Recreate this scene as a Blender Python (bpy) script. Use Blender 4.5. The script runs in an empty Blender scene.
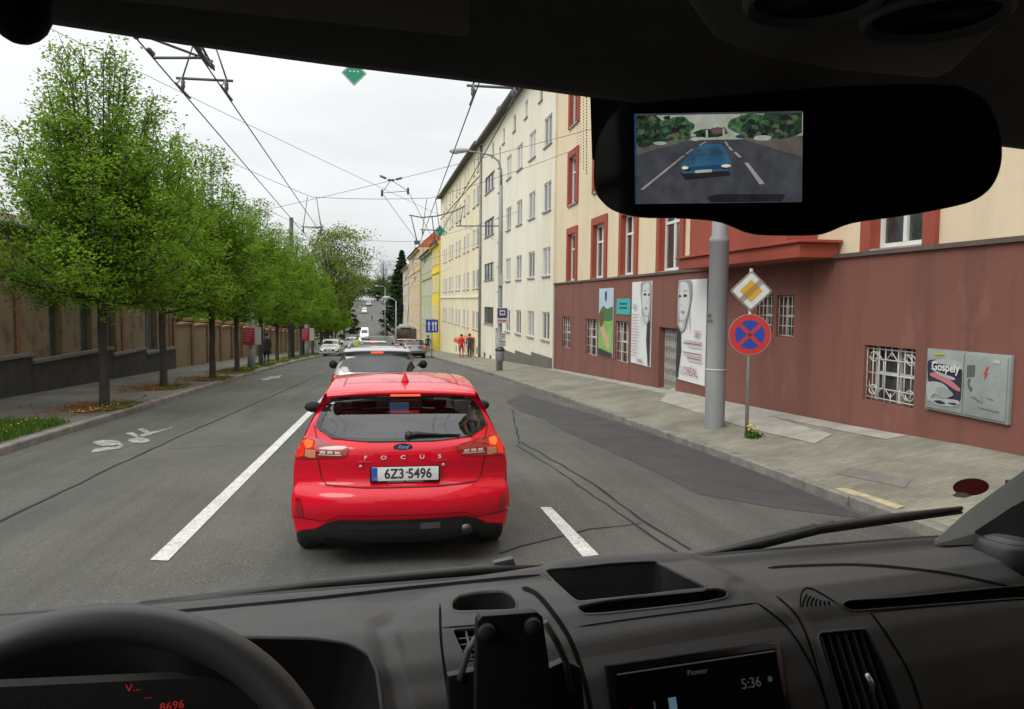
import bpy, bmesh, math, random
import numpy as np
from mathutils import Vector, Matrix
from mathutils.bvhtree import BVHTree
R = math.radians
random.seed(7); rng = np.random.default_rng(7)
S = bpy.context.scene
COL = S.collection

# ------------------------------------------------------------------ camera
FPX, CZ = 788.0, 1.95
yaw, pit, rol = R(9.0), R(-3.86), R(0.6)
Fv = Vector((math.sin(yaw)*math.cos(pit), math.cos(yaw)*math.cos(pit), math.sin(pit)))
R0 = Vector((math.cos(yaw), -math.sin(yaw), 0)); U0 = R0.cross(Fv)
Rc = math.cos(rol)*R0 + math.sin(rol)*U0
Uc = -math.sin(rol)*R0 + math.cos(rol)*U0
CAM = Vector((0, 0, CZ))
cd = bpy.data.cameras.new('camera'); cam = bpy.data.objects.new('camera', cd); COL.objects.link(cam)
M = Matrix((Rc, Uc, -Fv)).transposed().to_4x4(); M.translation = CAM
cam.matrix_world = M
cd.sensor_fit = 'HORIZONTAL'; cd.sensor_width = 36; cd.lens = 36*FPX/1024
cd.clip_start = 0.02; cd.clip_end = 3000
S.camera = cam
S.render.resolution_x, S.render.resolution_y = 1024, 709

# ------------------------------------------------------------------ sky, sun, exposure
SUN_EL, SUN_AZ = R(44), R(232)      # azimuth clockwise from +Y
w = bpy.data.worlds.new('World'); S.world = w; w.use_nodes = True
nt = w.node_tree; nt.nodes.clear()
out = nt.nodes.new('ShaderNodeOutputWorld'); bg = nt.nodes.new('ShaderNodeBackground'); bg.inputs[1].default_value = 0.12
sky = nt.nodes.new('ShaderNodeTexSky'); sky.sky_type = 'NISHITA'; sky.sun_disc = False
sky.sun_elevation = SUN_EL; sky.sun_rotation = SUN_AZ; sky.air_density = 1.0; sky.dust_density = 4.0
tc = nt.nodes.new('ShaderNodeTexCoord'); sep = nt.nodes.new('ShaderNodeSeparateXYZ')
nt.links.new(tc.outputs['Generated'], sep.inputs[0])
ramp = nt.nodes.new('ShaderNodeValToRGB'); cr = ramp.color_ramp
cr.elements[0].position = 0.0; cr.elements[0].color = (0.33, 0.335, 0.345, 1)
cr.elements[1].position = 1.0; cr.elements[1].color = (1, 1, 1, 1)
for p_, c_ in ((0.02, (.36, .367, .378)), (0.22, (.42, .427, .437)), (0.45, (.58, .585, .59))):
    e = cr.elements.new(p_); e.color = (*c_, 1)
nt.links.new(sep.outputs['Z'], ramp.inputs[0])
mp = nt.nodes.new('ShaderNodeMapping'); mp.inputs['Scale'].default_value = (1.2, 1.2, 5)
nt.links.new(tc.outputs['Generated'], mp.inputs[0])
nz = nt.nodes.new('ShaderNodeTexNoise'); nz.inputs['Scale'].default_value = 2.3; nz.inputs['Detail'].default_value = 5
nt.links.new(mp.outputs[0], nz.inputs['Vector'])
mr = nt.nodes.new('ShaderNodeMapRange'); mr.inputs[1].default_value = .3; mr.inputs[2].default_value = .7
mr.inputs[3].default_value = 18.2; mr.inputs[4].default_value = 22.5
nt.links.new(nz.outputs[0], mr.inputs[0])
ml = nt.nodes.new('ShaderNodeVectorMath'); ml.operation = 'SCALE'
nt.links.new(ramp.outputs[0], ml.inputs[0]); nt.links.new(mr.outputs[0], ml.inputs['Scale'])
mx = nt.nodes.new('ShaderNodeMix'); mx.data_type = 'RGBA'; mx.inputs[0].default_value = 0.94
nt.links.new(sky.outputs[0], mx.inputs[6]); nt.links.new(ml.outputs[0], mx.inputs[7])
nt.links.new(mx.outputs[2], bg.inputs[0]); nt.links.new(bg.outputs[0], out.inputs[0])
sd = bpy.data.lights.new('sun', 'SUN'); sd.energy = 1.4; sd.angle = R(28); sd.color = (1, .955, .87)
sun = bpy.data.objects.new('sun', sd); COL.objects.link(sun)
sv = Vector((math.sin(SUN_AZ)*math.cos(SUN_EL), math.cos(SUN_AZ)*math.cos(SUN_EL), math.sin(SUN_EL)))
sun.rotation_euler = sv.to_track_quat('Z', 'Y').to_euler(); sun.location = sv*60
S.view_settings.view_transform = 'Standard'; S.view_settings.look = 'None'
S.view_settings.exposure = 0.0; S.view_settings.gamma = 1.0; S.view_settings.use_curve_mapping = False
S.cycles.use_denoising = True; S.cycles.max_bounces = 8; S.cycles.transparent_max_bounces = 16
S.cycles.sample_clamp_indirect = 6

# ------------------------------------------------------------------ measuring helpers
def at(px, py, x=None, y=None, z=None):
    px, py = float(px), float(py)
    d = Fv + (px-512)/FPX*Rc + (354.5-py)/FPX*Uc
    t = x/d.x if x is not None else y/d.y if y is not None else (z-CZ)/d.z
    return CAM + d*t
def ray(px, py):
    px, py = float(px), float(py)
    return (Fv + (px-512)/FPX*Rc + (354.5-py)/FPX*Uc).normalized()
RY = [-60, 0, 35, 60, 80, 100, 125, 150, 175, 190, 200, 212, 230, 285, 300, 340, 900]
RZ = [2.3, 0, -1.34, -2.45, -3.5, -4.45, -5.3, -5.85, -6.7, -7.1, -7.2, -6.9, -5.5, .55, 1.2, 1.6, 2.0]
_yy = np.linspace(-60, 900, 3841); _zz = np.interp(_yy, RY, RZ)
_k = np.hanning(41); _k /= _k.sum(); _zz = np.convolve(np.pad(_zz, 20, mode='reflect', reflect_type='odd'), _k, 'valid')
def road_z(y): return float(np.interp(y, _yy, _zz))
def kerb_r(y): return float(np.interp(y, [-60, 10, 26, 63, 100, 150, 200, 290, 400], [5.1, 5.1, 4.8, 3.5, 3.1, 1.8, .3, -.7, -3]))
def kerb_l(y): return float(np.interp(y, [-60, 10, 50, 62, 100, 150, 200, 290, 400], [-5.9, -5.9, -5.8, -5.4, -5.6, -7.2, -9.8, -12.5, -17]))
def wall_r(y): return float(np.interp(y, [-60, 36, 91, 101, 124, 190, 290], [7.4, 7.4, 6.05, 5.8, 5.35, 3.65, 2.45]))
def walk_r(y): return float(np.interp(y, [-60, 9, 12, 22, 36, 60, 400], [.62, .61, .54, .46, .30, .17, .17]))
def V2(X, Y):
    """plan position read off the photograph (lateral, distance along the view axis) to street coordinates"""
    t = X/Y; t2 = t/(1.025-.158*t); y = Y/(.988+.156*t2); return t2*y, y
def ground_pt(px, py, dz=0.0):
    d = ray(px, py); lo, hi = 1.0, 320.0
    for i in range(4000):
        t = 2 + i*.08; p = CAM + d*t
        if p.z < road_z(p.y)+dz: return Vector((p.x, p.y, road_z(p.y)+dz))
    return CAM + d*100

# ------------------------------------------------------------------ materials
MATS = {}
def mat(name, col, rough=.8, metal=0, var=.0, vscale=2.0, bump=0, bscale=20, coat=0, emis=None, estr=0, spec=.5, col2=None, detail=6, lo=.35, hi=.65, vmap=(1, 1, 1)):
    if name in MATS: return MATS[name]
    m = bpy.data.materials.new(name); m.use_nodes = True; n = m.node_tree; b = n.nodes['Principled BSDF']
    b.inputs['Base Color'].default_value = (*col, 1); b.inputs['Roughness'].default_value = rough; b.inputs['Metallic'].default_value = metal
    b.inputs['Coat Weight'].default_value = coat; b.inputs['Coat Roughness'].default_value = .04; b.inputs['Specular IOR Level'].default_value = spec
    if emis: b.inputs['Emission Color'].default_value = (*emis, 1); b.inputs['Emission Strength'].default_value = estr
    if var or bump or col2:
        t = n.nodes.new('ShaderNodeTexCoord'); mp = n.nodes.new('ShaderNodeMapping'); mp.inputs['Scale'].default_value = vmap
        n.links.new(t.outputs['Object'], mp.inputs[0])
    if var or col2:
        z = n.nodes.new('ShaderNodeTexNoise'); z.inputs['Scale'].default_value = vscale; z.inputs['Detail'].default_value = detail; z.inputs['Roughness'].default_value = .65
        n.links.new(mp.outputs[0], z.inputs['Vector'])
        r = n.nodes.new('ShaderNodeValToRGB'); c2 = col2 or tuple(min(1, c*(1+var)) for c in col); c1 = col if col2 else tuple(c*(1-var) for c in col)
        r.color_ramp.elements[0].position = lo; r.color_ramp.elements[0].color = (*c1, 1)
        r.color_ramp.elements[1].position = hi; r.color_ramp.elements[1].color = (*c2, 1)
        n.links.new(z.outputs[0], r.inputs[0]); n.links.new(r.outputs[0], b.inputs['Base Color'])
    if bump:
        z2 = n.nodes.new('ShaderNodeTexNoise'); z2.inputs['Scale'].default_value = bscale; z2.inputs['Detail'].default_value = 5
        n.links.new(mp.outputs[0], z2.inputs['Vector'])
        bp = n.nodes.new('ShaderNodeBump'); bp.inputs['Strength'].default_value = bump; bp.inputs['Distance'].default_value = .02
        n.links.new(z2.outputs[0], bp.inputs['Height']); n.links.new(bp.outputs[0], b.inputs['Normal'])
    MATS[name] = m; return m

def facade_mat(name, col, stain, grime=.25, bumpy=.3, streak=1.0):
    """render with soft cloudy wear, rain streaks running down, fine grain"""
    if name in MATS: return MATS[name]
    m = mat(name, col, .92, bump=bumpy, bscale=60); n = m.node_tree; b = n.nodes['Principled BSDF']; mp = [x for x in n.nodes if x.type == 'MAPPING'][0]
    def noise(scale, vs, det):
        q = n.nodes.new('ShaderNodeMapping'); q.inputs['Scale'].default_value = vs; t = [x for x in n.nodes if x.type == 'TEX_COORD'][0]
        n.links.new(t.outputs['Object'], q.inputs[0]); z = n.nodes.new('ShaderNodeTexNoise'); z.inputs['Scale'].default_value = scale; z.inputs['Detail'].default_value = det
        z.inputs['Roughness'].default_value = .6; n.links.new(q.outputs[0], z.inputs['Vector']); return z.outputs[0]
    def rmp(v, lo, hi, a, c):
        q = n.nodes.new('ShaderNodeMapRange'); q.inputs[1].default_value = lo; q.inputs[2].default_value = hi; q.inputs[3].default_value = a; q.inputs[4].default_value = c
        n.links.new(v, q.inputs[0]); return q.outputs[0]
    def mix(f, a, c, t='MIX'):
        q = n.nodes.new('ShaderNodeMix'); q.data_type = 'RGBA'; q.blend_type = t
        if hasattr(f, 'links'): n.links.new(f, q.inputs[0])
        else: q.inputs[0].default_value = f
        for s, i in ((a, 6), (c, 7)):
            if hasattr(s, 'links'): n.links.new(s, q.inputs[i])
            else: q.inputs[i].default_value = (*s, 1)
        return q.outputs[2]
    c1 = mix(rmp(noise(.35, (1, 1, 1), 6), .4, .7, 0, .7), col, stain)
    c2 = mix(rmp(noise(2.2*streak, (1, 1, .10), 5), .5, .75, 0, grime), c1, tuple(c*.45 for c in stain))
    c3 = mix(rmp(noise(9, (1, 1, 1), 4), .35, .65, 0, .12), c2, tuple(c*.7 for c in col))
    n.links.new(c3, b.inputs['Base Color']); return m

def glass_mat(name='windscreen_glass', k=.045, tint=(.97, .985, .975)):
    m = bpy.data.materials.new(name); m.use_nodes = True; n = m.node_tree; n.nodes.clear()
    o = n.nodes.new('ShaderNodeOutputMaterial'); t = n.nodes.new('ShaderNodeBsdfTransparent'); t.inputs[0].default_value = (*tint, 1)
    g = n.nodes.new('ShaderNodeBsdfGlossy'); g.inputs['Roughness'].default_value = .03; x = n.nodes.new('ShaderNodeMixShader')
    fr = n.nodes.new('ShaderNodeLayerWeight'); fr.inputs[0].default_value = .5; pw = n.nodes.new('ShaderNodeMath'); pw.operation = 'POWER'; pw.inputs[1].default_value = 5
    mu = n.nodes.new('ShaderNodeMath'); mu.operation = 'MULTIPLY_ADD'; mu.inputs[1].default_value = k*7; mu.inputs[2].default_value = k
    n.links.new(fr.outputs['Facing'], pw.inputs[0]); n.links.new(pw.outputs[0], mu.inputs[0]); n.links.new(mu.outputs[0], x.inputs[0])
    n.links.new(t.outputs[0], x.inputs[1]); n.links.new(g.outputs[0], x.inputs[2]); n.links.new(x.outputs[0], o.inputs[0]); return m

def emis_mat(name, col, s=1.0):
    if name in MATS: return MATS[name]
    m = bpy.data.materials.new(name); m.use_nodes = True; n = m.node_tree; n.nodes.clear()
    o = n.nodes.new('ShaderNodeOutputMaterial'); e = n.nodes.new('ShaderNodeEmission'); e.inputs[0].default_value = (*col, 1); e.inputs[1].default_value = s
    if name.startswith('screen_'):     # the little screen shows a grainy picture
        t = n.nodes.new('ShaderNodeTexCoord'); z = n.nodes.new('ShaderNodeTexNoise'); z.inputs['Scale'].default_value = 260 if 'tree' in name else 90; z.inputs['Detail'].default_value = 6; n.links.new(t.outputs['Object'], z.inputs['Vector'])
        r = n.nodes.new('ShaderNodeMapRange'); r.inputs[1].default_value = .3; r.inputs[2].default_value = .7; r.inputs[3].default_value = s*(.2 if 'tree' in name else .72); r.inputs[4].default_value = s*(1.9 if 'tree' in name else 1.2); n.links.new(z.outputs[0], r.inputs[0]); n.links.new(r.outputs[0], e.inputs[1])
    n.links.new(e.outputs[0], o.inputs[0]); MATS[name] = m; return m

# ------------------------------------------------------------------ objects
def tag(o, label=None, cat=None, group=None, kind=None):
    if label: o['label'] = label
    if cat: o['category'] = cat
    if group: o['group'] = group
    if kind: o['kind'] = kind
    return o
def empty(name, loc, label, cat, group=None, rz=0):
    o = bpy.data.objects.new(name, None); COL.objects.link(o); o.location = loc; o.rotation_euler = (0, 0, rz); o.empty_display_size = .3
    return tag(o, label, cat, group)
def link(name, me, mats, parent=None):
    o = bpy.data.objects.new(name, me); COL.objects.link(o)
    if mats is not None:
        for m in (mats if isinstance(mats, (list, tuple)) else [mats]): me.materials.append(m)
    if parent: o.parent = parent
    return o
def rel(o):     # a part built in world coordinates, parent not rotated: keep it where it is
    o.location = o.location - o.parent.location; return o
class MB:
    def __init__(s): s.v = []; s.f = []; s.m = []; s.sm = []
    def add(s, vs, fs, mi=0, smooth=False):
        k = len(s.v); s.v += [tuple(v) for v in vs]; s.f += [tuple(i+k for i in f) for f in fs]; s.m += [mi]*len(fs); s.sm += [smooth]*len(fs); return s
    def box(s, c, d, mi=0, rz=0, M=None):
        x, y, z = (q/2 for q in d); vs = [Vector((a*x, b*y, e*z)) for a in (-1, 1) for b in (-1, 1) for e in (-1, 1)]
        if rz: rm = Matrix.Rotation(rz, 3, 'Z'); vs = [rm@v for v in vs]
        vs = [v+Vector(c) for v in vs]
        if M: vs = [M@v for v in vs]
        return s.add(vs, [(0, 1, 3, 2), (4, 6, 7, 5), (0, 4, 5, 1), (2, 3, 7, 6), (0, 2, 6, 4), (1, 5, 7, 3)], mi)
    def b2(s, lo, hi, mi=0, M=None):
        return s.box([(a+b)/2 for a, b in zip(lo, hi)], [abs(b-a) for a, b in zip(lo, hi)], mi, 0, M)
    def tube(s, pts, rad, n=8, mi=0, cap=True):
        pts = [Vector(p) for p in pts]; rads = [float(q) for q in rad] if isinstance(rad, (list, tuple)) else [float(rad)]*len(pts); vs = []; fs = []
        up = Vector((0, 0, 1))
        for i, p in enumerate(pts):
            t = (pts[min(i+1, len(pts)-1)]-pts[max(i-1, 0)]).normalized()
            a = t.cross(up)
            if a.length < .05: a = t.cross(Vector((1, 0, 0)))
            a.normalize(); b = t.cross(a)
            for k in range(n):
                q = 2*math.pi*k/n; vs.append(p+rads[i]*(math.cos(q)*a+math.sin(q)*b))
        for i in range(len(pts)-1):
            for k in range(n):
                fs.append((i*n+k, i*n+(k+1) % n, (i+1)*n+(k+1) % n, (i+1)*n+k))
        if cap: fs += [tuple(range(n))[::-1], tuple((len(pts)-1)*n+k for k in range(n))]
        return s.add(vs, fs, mi, True)
    def lathe(s, prof, c=(0, 0, 0), n=20, mi=0, M=None):
        vs = []; fs = []
        for r, z in prof:
            for k in range(n):
                q = 2*math.pi*k/n; v = Vector((r*math.cos(q), r*math.sin(q), z))
                vs.append((M@v if M else v)+Vector(c))
        for i in range(len(prof)-1):
            for k in range(n): fs.append((i*n+k, i*n+(k+1) % n, (i+1)*n+(k+1) % n, (i+1)*n+k))
        fs += [tuple(range(n))[::-1], tuple((len(prof)-1)*n+k for k in range(n))]
        return s.add(vs, fs, mi, True)
    def prism(s, poly, off, mi=0, smooth=False):
        """poly: list of 3-D points, off: extrusion vector"""
        n = len(poly); off = Vector(off); a = [Vector(p) for p in poly]; b = [p+off for p in a]
        return s.add(a+b, [tuple(range(n))[::-1], tuple(range(n, 2*n))]+[(i, (i+1) % n, n+(i+1) % n, n+i) for i in range(n)], mi, smooth)
    def poly(s, pts, mi=0):
        return s.add(pts, [tuple(range(len(pts)))], mi)
    def grid(s, P, mi=0, smooth=True, closed=False):
        nr, nc = len(P), len(P[0]); vs = [p for row in P for p in row]; fs = []
        for i in range(nr-1):
            for j in range(nc-1 if not closed else nc): fs.append((i*nc+j, i*nc+(j+1) % nc, (i+1)*nc+(j+1) % nc, (i+1)*nc+j))
        return s.add(vs, fs, mi, smooth)
    def mesh(s, name):
        me = bpy.data.meshes.new(name); me.from_pydata([tuple(v) for v in s.v], [], s.f)
        me.polygons.foreach_set('material_index', s.m); me.polygons.foreach_set('use_smooth', s.sm); me.update(); return me
    def build(s, name, mats, parent=None, bevel=0, seg=2, fix=True):
        me = s.mesh(name)
        if fix or bevel:
            bm = bmesh.new(); bm.from_mesh(me)
            bmesh.ops.recalc_face_normals(bm, faces=bm.faces)
            if bevel:
                es = [e for e in bm.edges if len(e.link_faces) == 2 and e.calc_face_angle(0) > .5]
                bmesh.ops.bevel(bm, geom=es, offset=bevel, segments=seg, profile=.6, affect='EDGES', clamp_overlap=True)
                for f in bm.faces: f.smooth = True
            bm.to_mesh(me); bm.free()
            if bevel: me.set_sharp_from_angle(angle=R(40))
        o = link(name, me, mats, parent); return o
def copy_tree(o, parent=None):
    c = o.copy(); COL.objects.link(c); c.parent = parent
    for ch in list(o.children): copy_tree(ch, c)
    return c
def text_mesh(body, size, M, extrude=.001, align='CENTER', bold=0, shear=0, sx=1):
    c = bpy.data.curves.new('lettering', 'FONT'); c.body = body; c.size = size; c.extrude = extrude; c.align_x = align; c.align_y = 'CENTER'; c.offset = bold; c.shear = shear
    c.resolution_u = 3
    o = bpy.data.objects.new('tmp', c); COL.objects.link(o); dg = bpy.context.evaluated_depsgraph_get(); dg.update()
    me = bpy.data.meshes.new_from_object(o.evaluated_get(dg)); bpy.data.objects.remove(o); bpy.data.curves.remove(c)
    me.materials.clear(); me.transform(M@Matrix.Diagonal((sx, 1, 1, 1))); me.name = 'lettering'; return me
def text(name, body, size, M, m, parent, **k): return link(name, text_mesh(body, size, M, **k), m, parent)
def frameM(o, u, v):
    """matrix whose x = u, y = v, z = u x v, origin o"""
    u = Vector(u).normalized(); v = Vector(v).normalized(); n = u.cross(v); m = Matrix((u, v, n)).transposed().to_4x4(); m.translation = Vector(o); return m

# ================================================================== THE GROUND
asph = mat('asphalt', (.076, .076, .067), .85, var=.22, vscale=.5, bump=.5, bscale=220)
def speckle(m, scale, amt, c2):
    n = m.node_tree; b = n.nodes['Principled BSDF']; src = b.inputs['Base Color'].links[0].from_socket
    t = [x for x in n.nodes if x.type == 'TEX_COORD'][0]
    z = n.nodes.new('ShaderNodeTexNoise'); z.inputs['Scale'].default_value = scale; z.inputs['Detail'].default_value = 3
    n.links.new(t.outputs['Object'], z.inputs['Vector']); r = n.nodes.new('ShaderNodeMapRange'); r.inputs[1].default_value = .48; r.inputs[2].default_value = .75; r.inputs[3].default_value = 0; r.inputs[4].default_value = amt
    n.links.new(z.outputs[0], r.inputs[0]); x = n.nodes.new('ShaderNodeMix'); x.data_type = 'RGBA'; n.links.new(r.outputs[0], x.inputs[0]); n.links.new(src, x.inputs[6]); x.inputs[7].default_value = (*c2, 1)
    n.links.new(x.outputs[2], b.inputs['Base Color']); return m
speckle(asph, 60, 1.0, (.17, .165, .15))
def streaks(m, vs, scale, lo, hi, amt, c):
    n = m.node_tree; b = n.nodes['Principled BSDF']; src = b.inputs['Base Color'].links[0].from_socket
    t = [x for x in n.nodes if x.type == 'TEX_COORD'][0]; q = n.nodes.new('ShaderNodeMapping'); q.inputs['Scale'].default_value = vs; n.links.new(t.outputs['Object'], q.inputs[0])
    z = n.nodes.new('ShaderNodeTexNoise'); z.inputs['Scale'].default_value = scale; z.inputs['Detail'].default_value = 7; z.inputs['Roughness'].default_value = .7; n.links.new(q.outputs[0], z.inputs['Vector'])
    r = n.nodes.new('ShaderNodeMapRange'); r.inputs[1].default_value = lo; r.inputs[2].default_value = hi; r.inputs[3].default_value = 0; r.inputs[4].default_value = amt; n.links.new(z.outputs[0], r.inputs[0])
    x = n.nodes.new('ShaderNodeMix'); x.data_type = 'RGBA'; n.links.new(r.outputs[0], x.inputs[0]); n.links.new(src, x.inputs[6]); x.inputs[7].default_value = (*c, 1); n.links.new(x.outputs[2], b.inputs['Base Color']); return m
streaks(asph, (1.4, .07, 1), 1.2, .48, .68, .55, (.045, .045, .042)); streaks(asph, (1, 1, 1), 1.6, .62, .72, .6, (.04, .04, .038)); streaks(asph, (1, 1, 1), .9, .60, .66, .35, (.12, .12, .108))
asph2 = speckle(mat('asphalt_patch', (.042, .042, .043), .85, var=.25, vscale=1.5, bump=.4, bscale=200), 80, .5, (.10, .10, .095))
tar = mat('tar', (.014, .014, .014), .95, var=.3, vscale=20)
paint = speckle(mat('road_paint', (.60, .60, .57), .7, var=.15, vscale=3, bump=.3, bscale=150), 38, .95, (.22, .22, .21))
pave = mat('pavement_slabs', (.235, .225, .185), .9, var=.25, vscale=.8, bump=.4, bscale=80)
def slabs(m, w_, h_, mortar=.02, dark=.55):
    n = m.node_tree; b = n.nodes['Principled BSDF']; src = b.inputs['Base Color'].links[0].from_socket
    t = [x for x in n.nodes if x.type == 'TEX_COORD'][0]; k = n.nodes.new('ShaderNodeTexBrick'); n.links.new(t.outputs['Object'], k.inputs['Vector'])
    k.inputs['Scale'].default_value = 1; k.inputs['Brick Width'].default_value = w_; k.inputs['Row Height'].default_value = h_; k.inputs['Mortar Size'].default_value = mortar
    k.inputs['Color1'].default_value = (1, 1, 1, 1); k.inputs['Color2'].default_value = (.80, .80, .78, 1); k.inputs['Mortar'].default_value = (dark, dark*1.02, dark*.9, 1)
    x = n.nodes.new('ShaderNodeMix'); x.data_type = 'RGBA'; x.blend_type = 'MULTIPLY'; x.inputs[0].default_value = 1
    n.links.new(src, x.inputs[6]); n.links.new(k.outputs[0], x.inputs[7]); n.links.new(x.outputs[2], b.inputs['Base Color']); return m
slabs(pave, .2, .1, .008, .72)
pave_l = mat('pavement_asphalt', (.125, .12, .105), .9, var=.25, vscale=.7, bump=.3, bscale=120)
concrete = mat('pale_concrete', (.33, .32, .28), .9, var=.18, vscale=2, bump=.3, bscale=60)
kerbm = mat('kerb_stone', (.19, .18, .16), .85, var=.3, vscale=3, bump=.5, bscale=40)
soil = mat('soil', (.10, .075, .045), .95, var=.4, vscale=3, bump=.6, bscale=30, col2=(.16, .10, .05))
earth = mat('earth', (.07, .085, .04), .95, var=.3, vscale=.3)

ys = np.concatenate([np.arange(-60, 60, 1.0), np.arange(60, 340, 2.5), np.arange(340, 900, 25)])
def strip(name, fx0, fx1, fz0, fz1, m, y0=-60, y1=900, nx=1, kind='structure'):
    P = []
    for y in ys:
        if y < y0 or y > y1: continue
        a, b, za, zb = fx0(y), fx1(y), fz0(y), fz1(y)
        P.append([(a+(b-a)*i/nx, y, za+(zb-za)*i/nx) for i in range(nx+1)])
    mb = MB(); mb.grid(P, smooth=True); o = mb.build(name, m, fix=False); tag(o, kind=kind); return o
strip('road', kerb_l, kerb_r, road_z, road_z, asph, nx=4)
terr = MB(); terr.grid([[(x, y, road_z(y)-.12-(0 if abs(x) < 20 else 0)) for x in (-500, -200, -80, -30, -12, 0, 12, 30, 80, 200, 500)] for y in ys])
tag(terr.build('ground', earth, fix=False), kind='structure')
strip('pavement_right', lambda y: kerb_r(y)+.14, lambda y: wall_r(y)+.6, lambda y: road_z(y)+.12, lambda y: road_z(y)+walk_r(y), pave, y1=290)
strip('pavement_left', lambda y: -10.6, lambda y: kerb_l(y)-.14, lambda y: road_z(y)+.15, lambda y: road_z(y)+.12, pave_l, y1=165)
def kerb(name, fx, side, y0, y1):
    mb = MB(); y = y0
    while y < y1:
        L = 1.0 if y < 60 else 4.0; a, b = y+.006, y+L-.006; j = random.uniform(-.008, .008)
        xa, xb = fx(a)+j, fx(b)+j; za, zb = road_z(a)+j*.5, road_z(b)+j*.5; w = .15*side
        h = .125
        P = [(xa, a, za-.1), (xa+w, a, za-.1), (xa+w, a, za+h), (xa+.02*side, a, za+h), (xa, a, za+h-.02)]
        Q = [(xb, b, zb-.1), (xb+w, b, zb-.1), (xb+w, b, zb+h), (xb+.02*side, b, zb+h), (xb, b, zb+h-.02)]
        mb.add(P+Q, [(0, 1, 2, 3, 4), (9, 8, 7, 6, 5)]+[(i, 5+i, 5+(i+1) % 5, (i+1) % 5) for i in range(5)]); y += L
    tag(mb.build(name, kerbm), kind='structure')
kerb('kerb_right', kerb_r, 1, -6, 285); kerb('kerb_left', kerb_l, -1, -6, 285)

def sheet(name, pts, dz, m, kind='structure', fz=None, step=1.0):
    """flat marking laid on the road: polygon (x, y) cut every metre so it follows the slope"""
    bm = bmesh.new(); f = bm.faces.new([bm.verts.new((p[0], p[1], 0)) for p in pts])
    y0, y1 = min(p[1] for p in pts), max(p[1] for p in pts); y = math.ceil(y0/step)*step
    while y < y1:
        bmesh.ops.bisect_plane(bm, geom=bm.verts[:]+bm.edges[:]+bm.faces[:], plane_co=(0, y, 0), plane_no=(0, 1, 0)); y += step
    for v in bm.verts: v.co.z = (fz(v.co.x, v.co.y) if fz else road_z(v.co.y))+dz
    me = bpy.data.meshes.new(name); bm.to_mesh(me); bm.free(); o = link(name, me, m); tag(o, kind=kind); return o
def gxy(px, py): p = ground_pt(px, py); return (p.x, p.y)
sheet('lane_line', [gxy(150, 562), gxy(168, 562), (-1.72, 20), (-1.75, 34), (-1.9, 48), (-1.98, 48), (-1.87, 34), (-1.88, 20)], .008, paint)
sheet('lane_dash', [gxy(540, 508), gxy(551, 508), gxy(599, 557), gxy(583, 558)], .008, paint)
for y in (14, 23, 32, 41, 50): sheet('lane_dash', [(1.55, y), (1.67, y), (1.62, y+3), (1.5, y+3)], .008, paint)
sheet('crossing_line', [(-5, 198), (.2, 198), (.2, 199), (-5, 199)], .01, paint)
patch = [gxy(*p) for p in ((872, 520), (780, 510), (700, 495), (655, 472), (560, 430), (545, 420), (520, 412), (505, 402), (522, 394), (610, 420), (700, 446), (780, 478))]
sheet('asphalt_patch', [(min(x, kerb_r(y)-.01), y) for x, y in patch], .004, asph2)
def seam(pts, w_=.022, name='tar_seam', m=tar):
    P = [Vector(gxy(*p)) for p in pts]; L = []; Rr = []
    Q = []
    for a, b in zip(P[:-1], P[1:]):
        n = max(1, int((b-a).length/.35))
        for i in range(n): Q.append(a.lerp(b, i/n)+Vector((random.gauss(0, .012), random.gauss(0, .012))))
    Q.append(P[-1])
    for i, p in enumerate(Q):
        t = (Q[min(i+1, len(Q)-1)]-Q[max(i-1, 0)]).normalized(); nn = Vector((-t.y, t.x))*w_*random.uniform(.6, 1.2); L.append(p+nn); Rr.append(p-nn)
    mb = MB(); mb.grid([[(a.x, a.y, road_z(a.y)+.006), (b.x, b.y, road_z(b.y)+.006)] for a, b in zip(L, Rr)], smooth=False)
    tag(mb.build(name, m, fix=False), kind='structure')
seam([(0, 524), (100, 474), (200, 428), (300, 384), (318, 375)], .022)
seam([(520, 442), (560, 465), (602, 491), (640, 520), (690, 552)], .017); seam([(516, 446), (555, 470), (596, 498), (640, 530), (680, 556)], .013)
seam([(643, 525), (620, 527), (590, 531), (520, 548), (500, 556)], .013); seam([(170, 450), (215, 447), (270, 446)], .012)
seam([(512, 410), (520, 445)], .015)
wornp = speckle(mat('worn_road_paint', (.36, .36, .34), .8, var=.35, vscale=2.5), 40, 1.0, (.09, .09, .085))
streaks(wornp, (1, 1, 1), 9, .50, .56, .8, (.08, .08, .075)); streaks(paint, (1, 1, 1), 14, .58, .66, .75, (.12, .12, .11))
# cycle symbols painted in the oncoming lane
def symbol(quads, name='cycle_symbol'):
    bm_objs = MB()
    for q in quads:
        pts = [ground_pt(*p) for p in q]; bm_objs.poly([(p.x, p.y, p.z+.009) for p in pts])
    tag(bm_objs.build(name, wornp, fix=True), kind='structure')
def ell(cx, cy, a, b, n=14): return [(cx+a*math.cos(2*math.pi*i/n), cy+b*math.sin(2*math.pi*i/n)) for i in range(n)]
symbol([ell(106.5, 443.5, 14, 2.9), [(91, 453), (96, 449), (121, 447), (122, 449), (101, 452), (95, 453.5)], [(117, 445.5), (120, 443.5), (124, 446), (121, 449)],
        ell(139, 441, 11, 2.7), [(125.5, 434), (132, 432.5), (141, 437), (137, 438.5)], [(137, 430), (142, 428.5), (151, 433), (146, 434.5)],
        [(136, 436.5), (146, 433.5), (168, 429), (172, 427), (172, 429), (150, 435.5), (140, 438)]])
symbol([ell(266, 379.5, 5, 1.1), ell(275, 377.6, 5, 1.1), [(262, 380), (270, 376.5), (282, 375.5), (280, 377), (268, 380)]])
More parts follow.
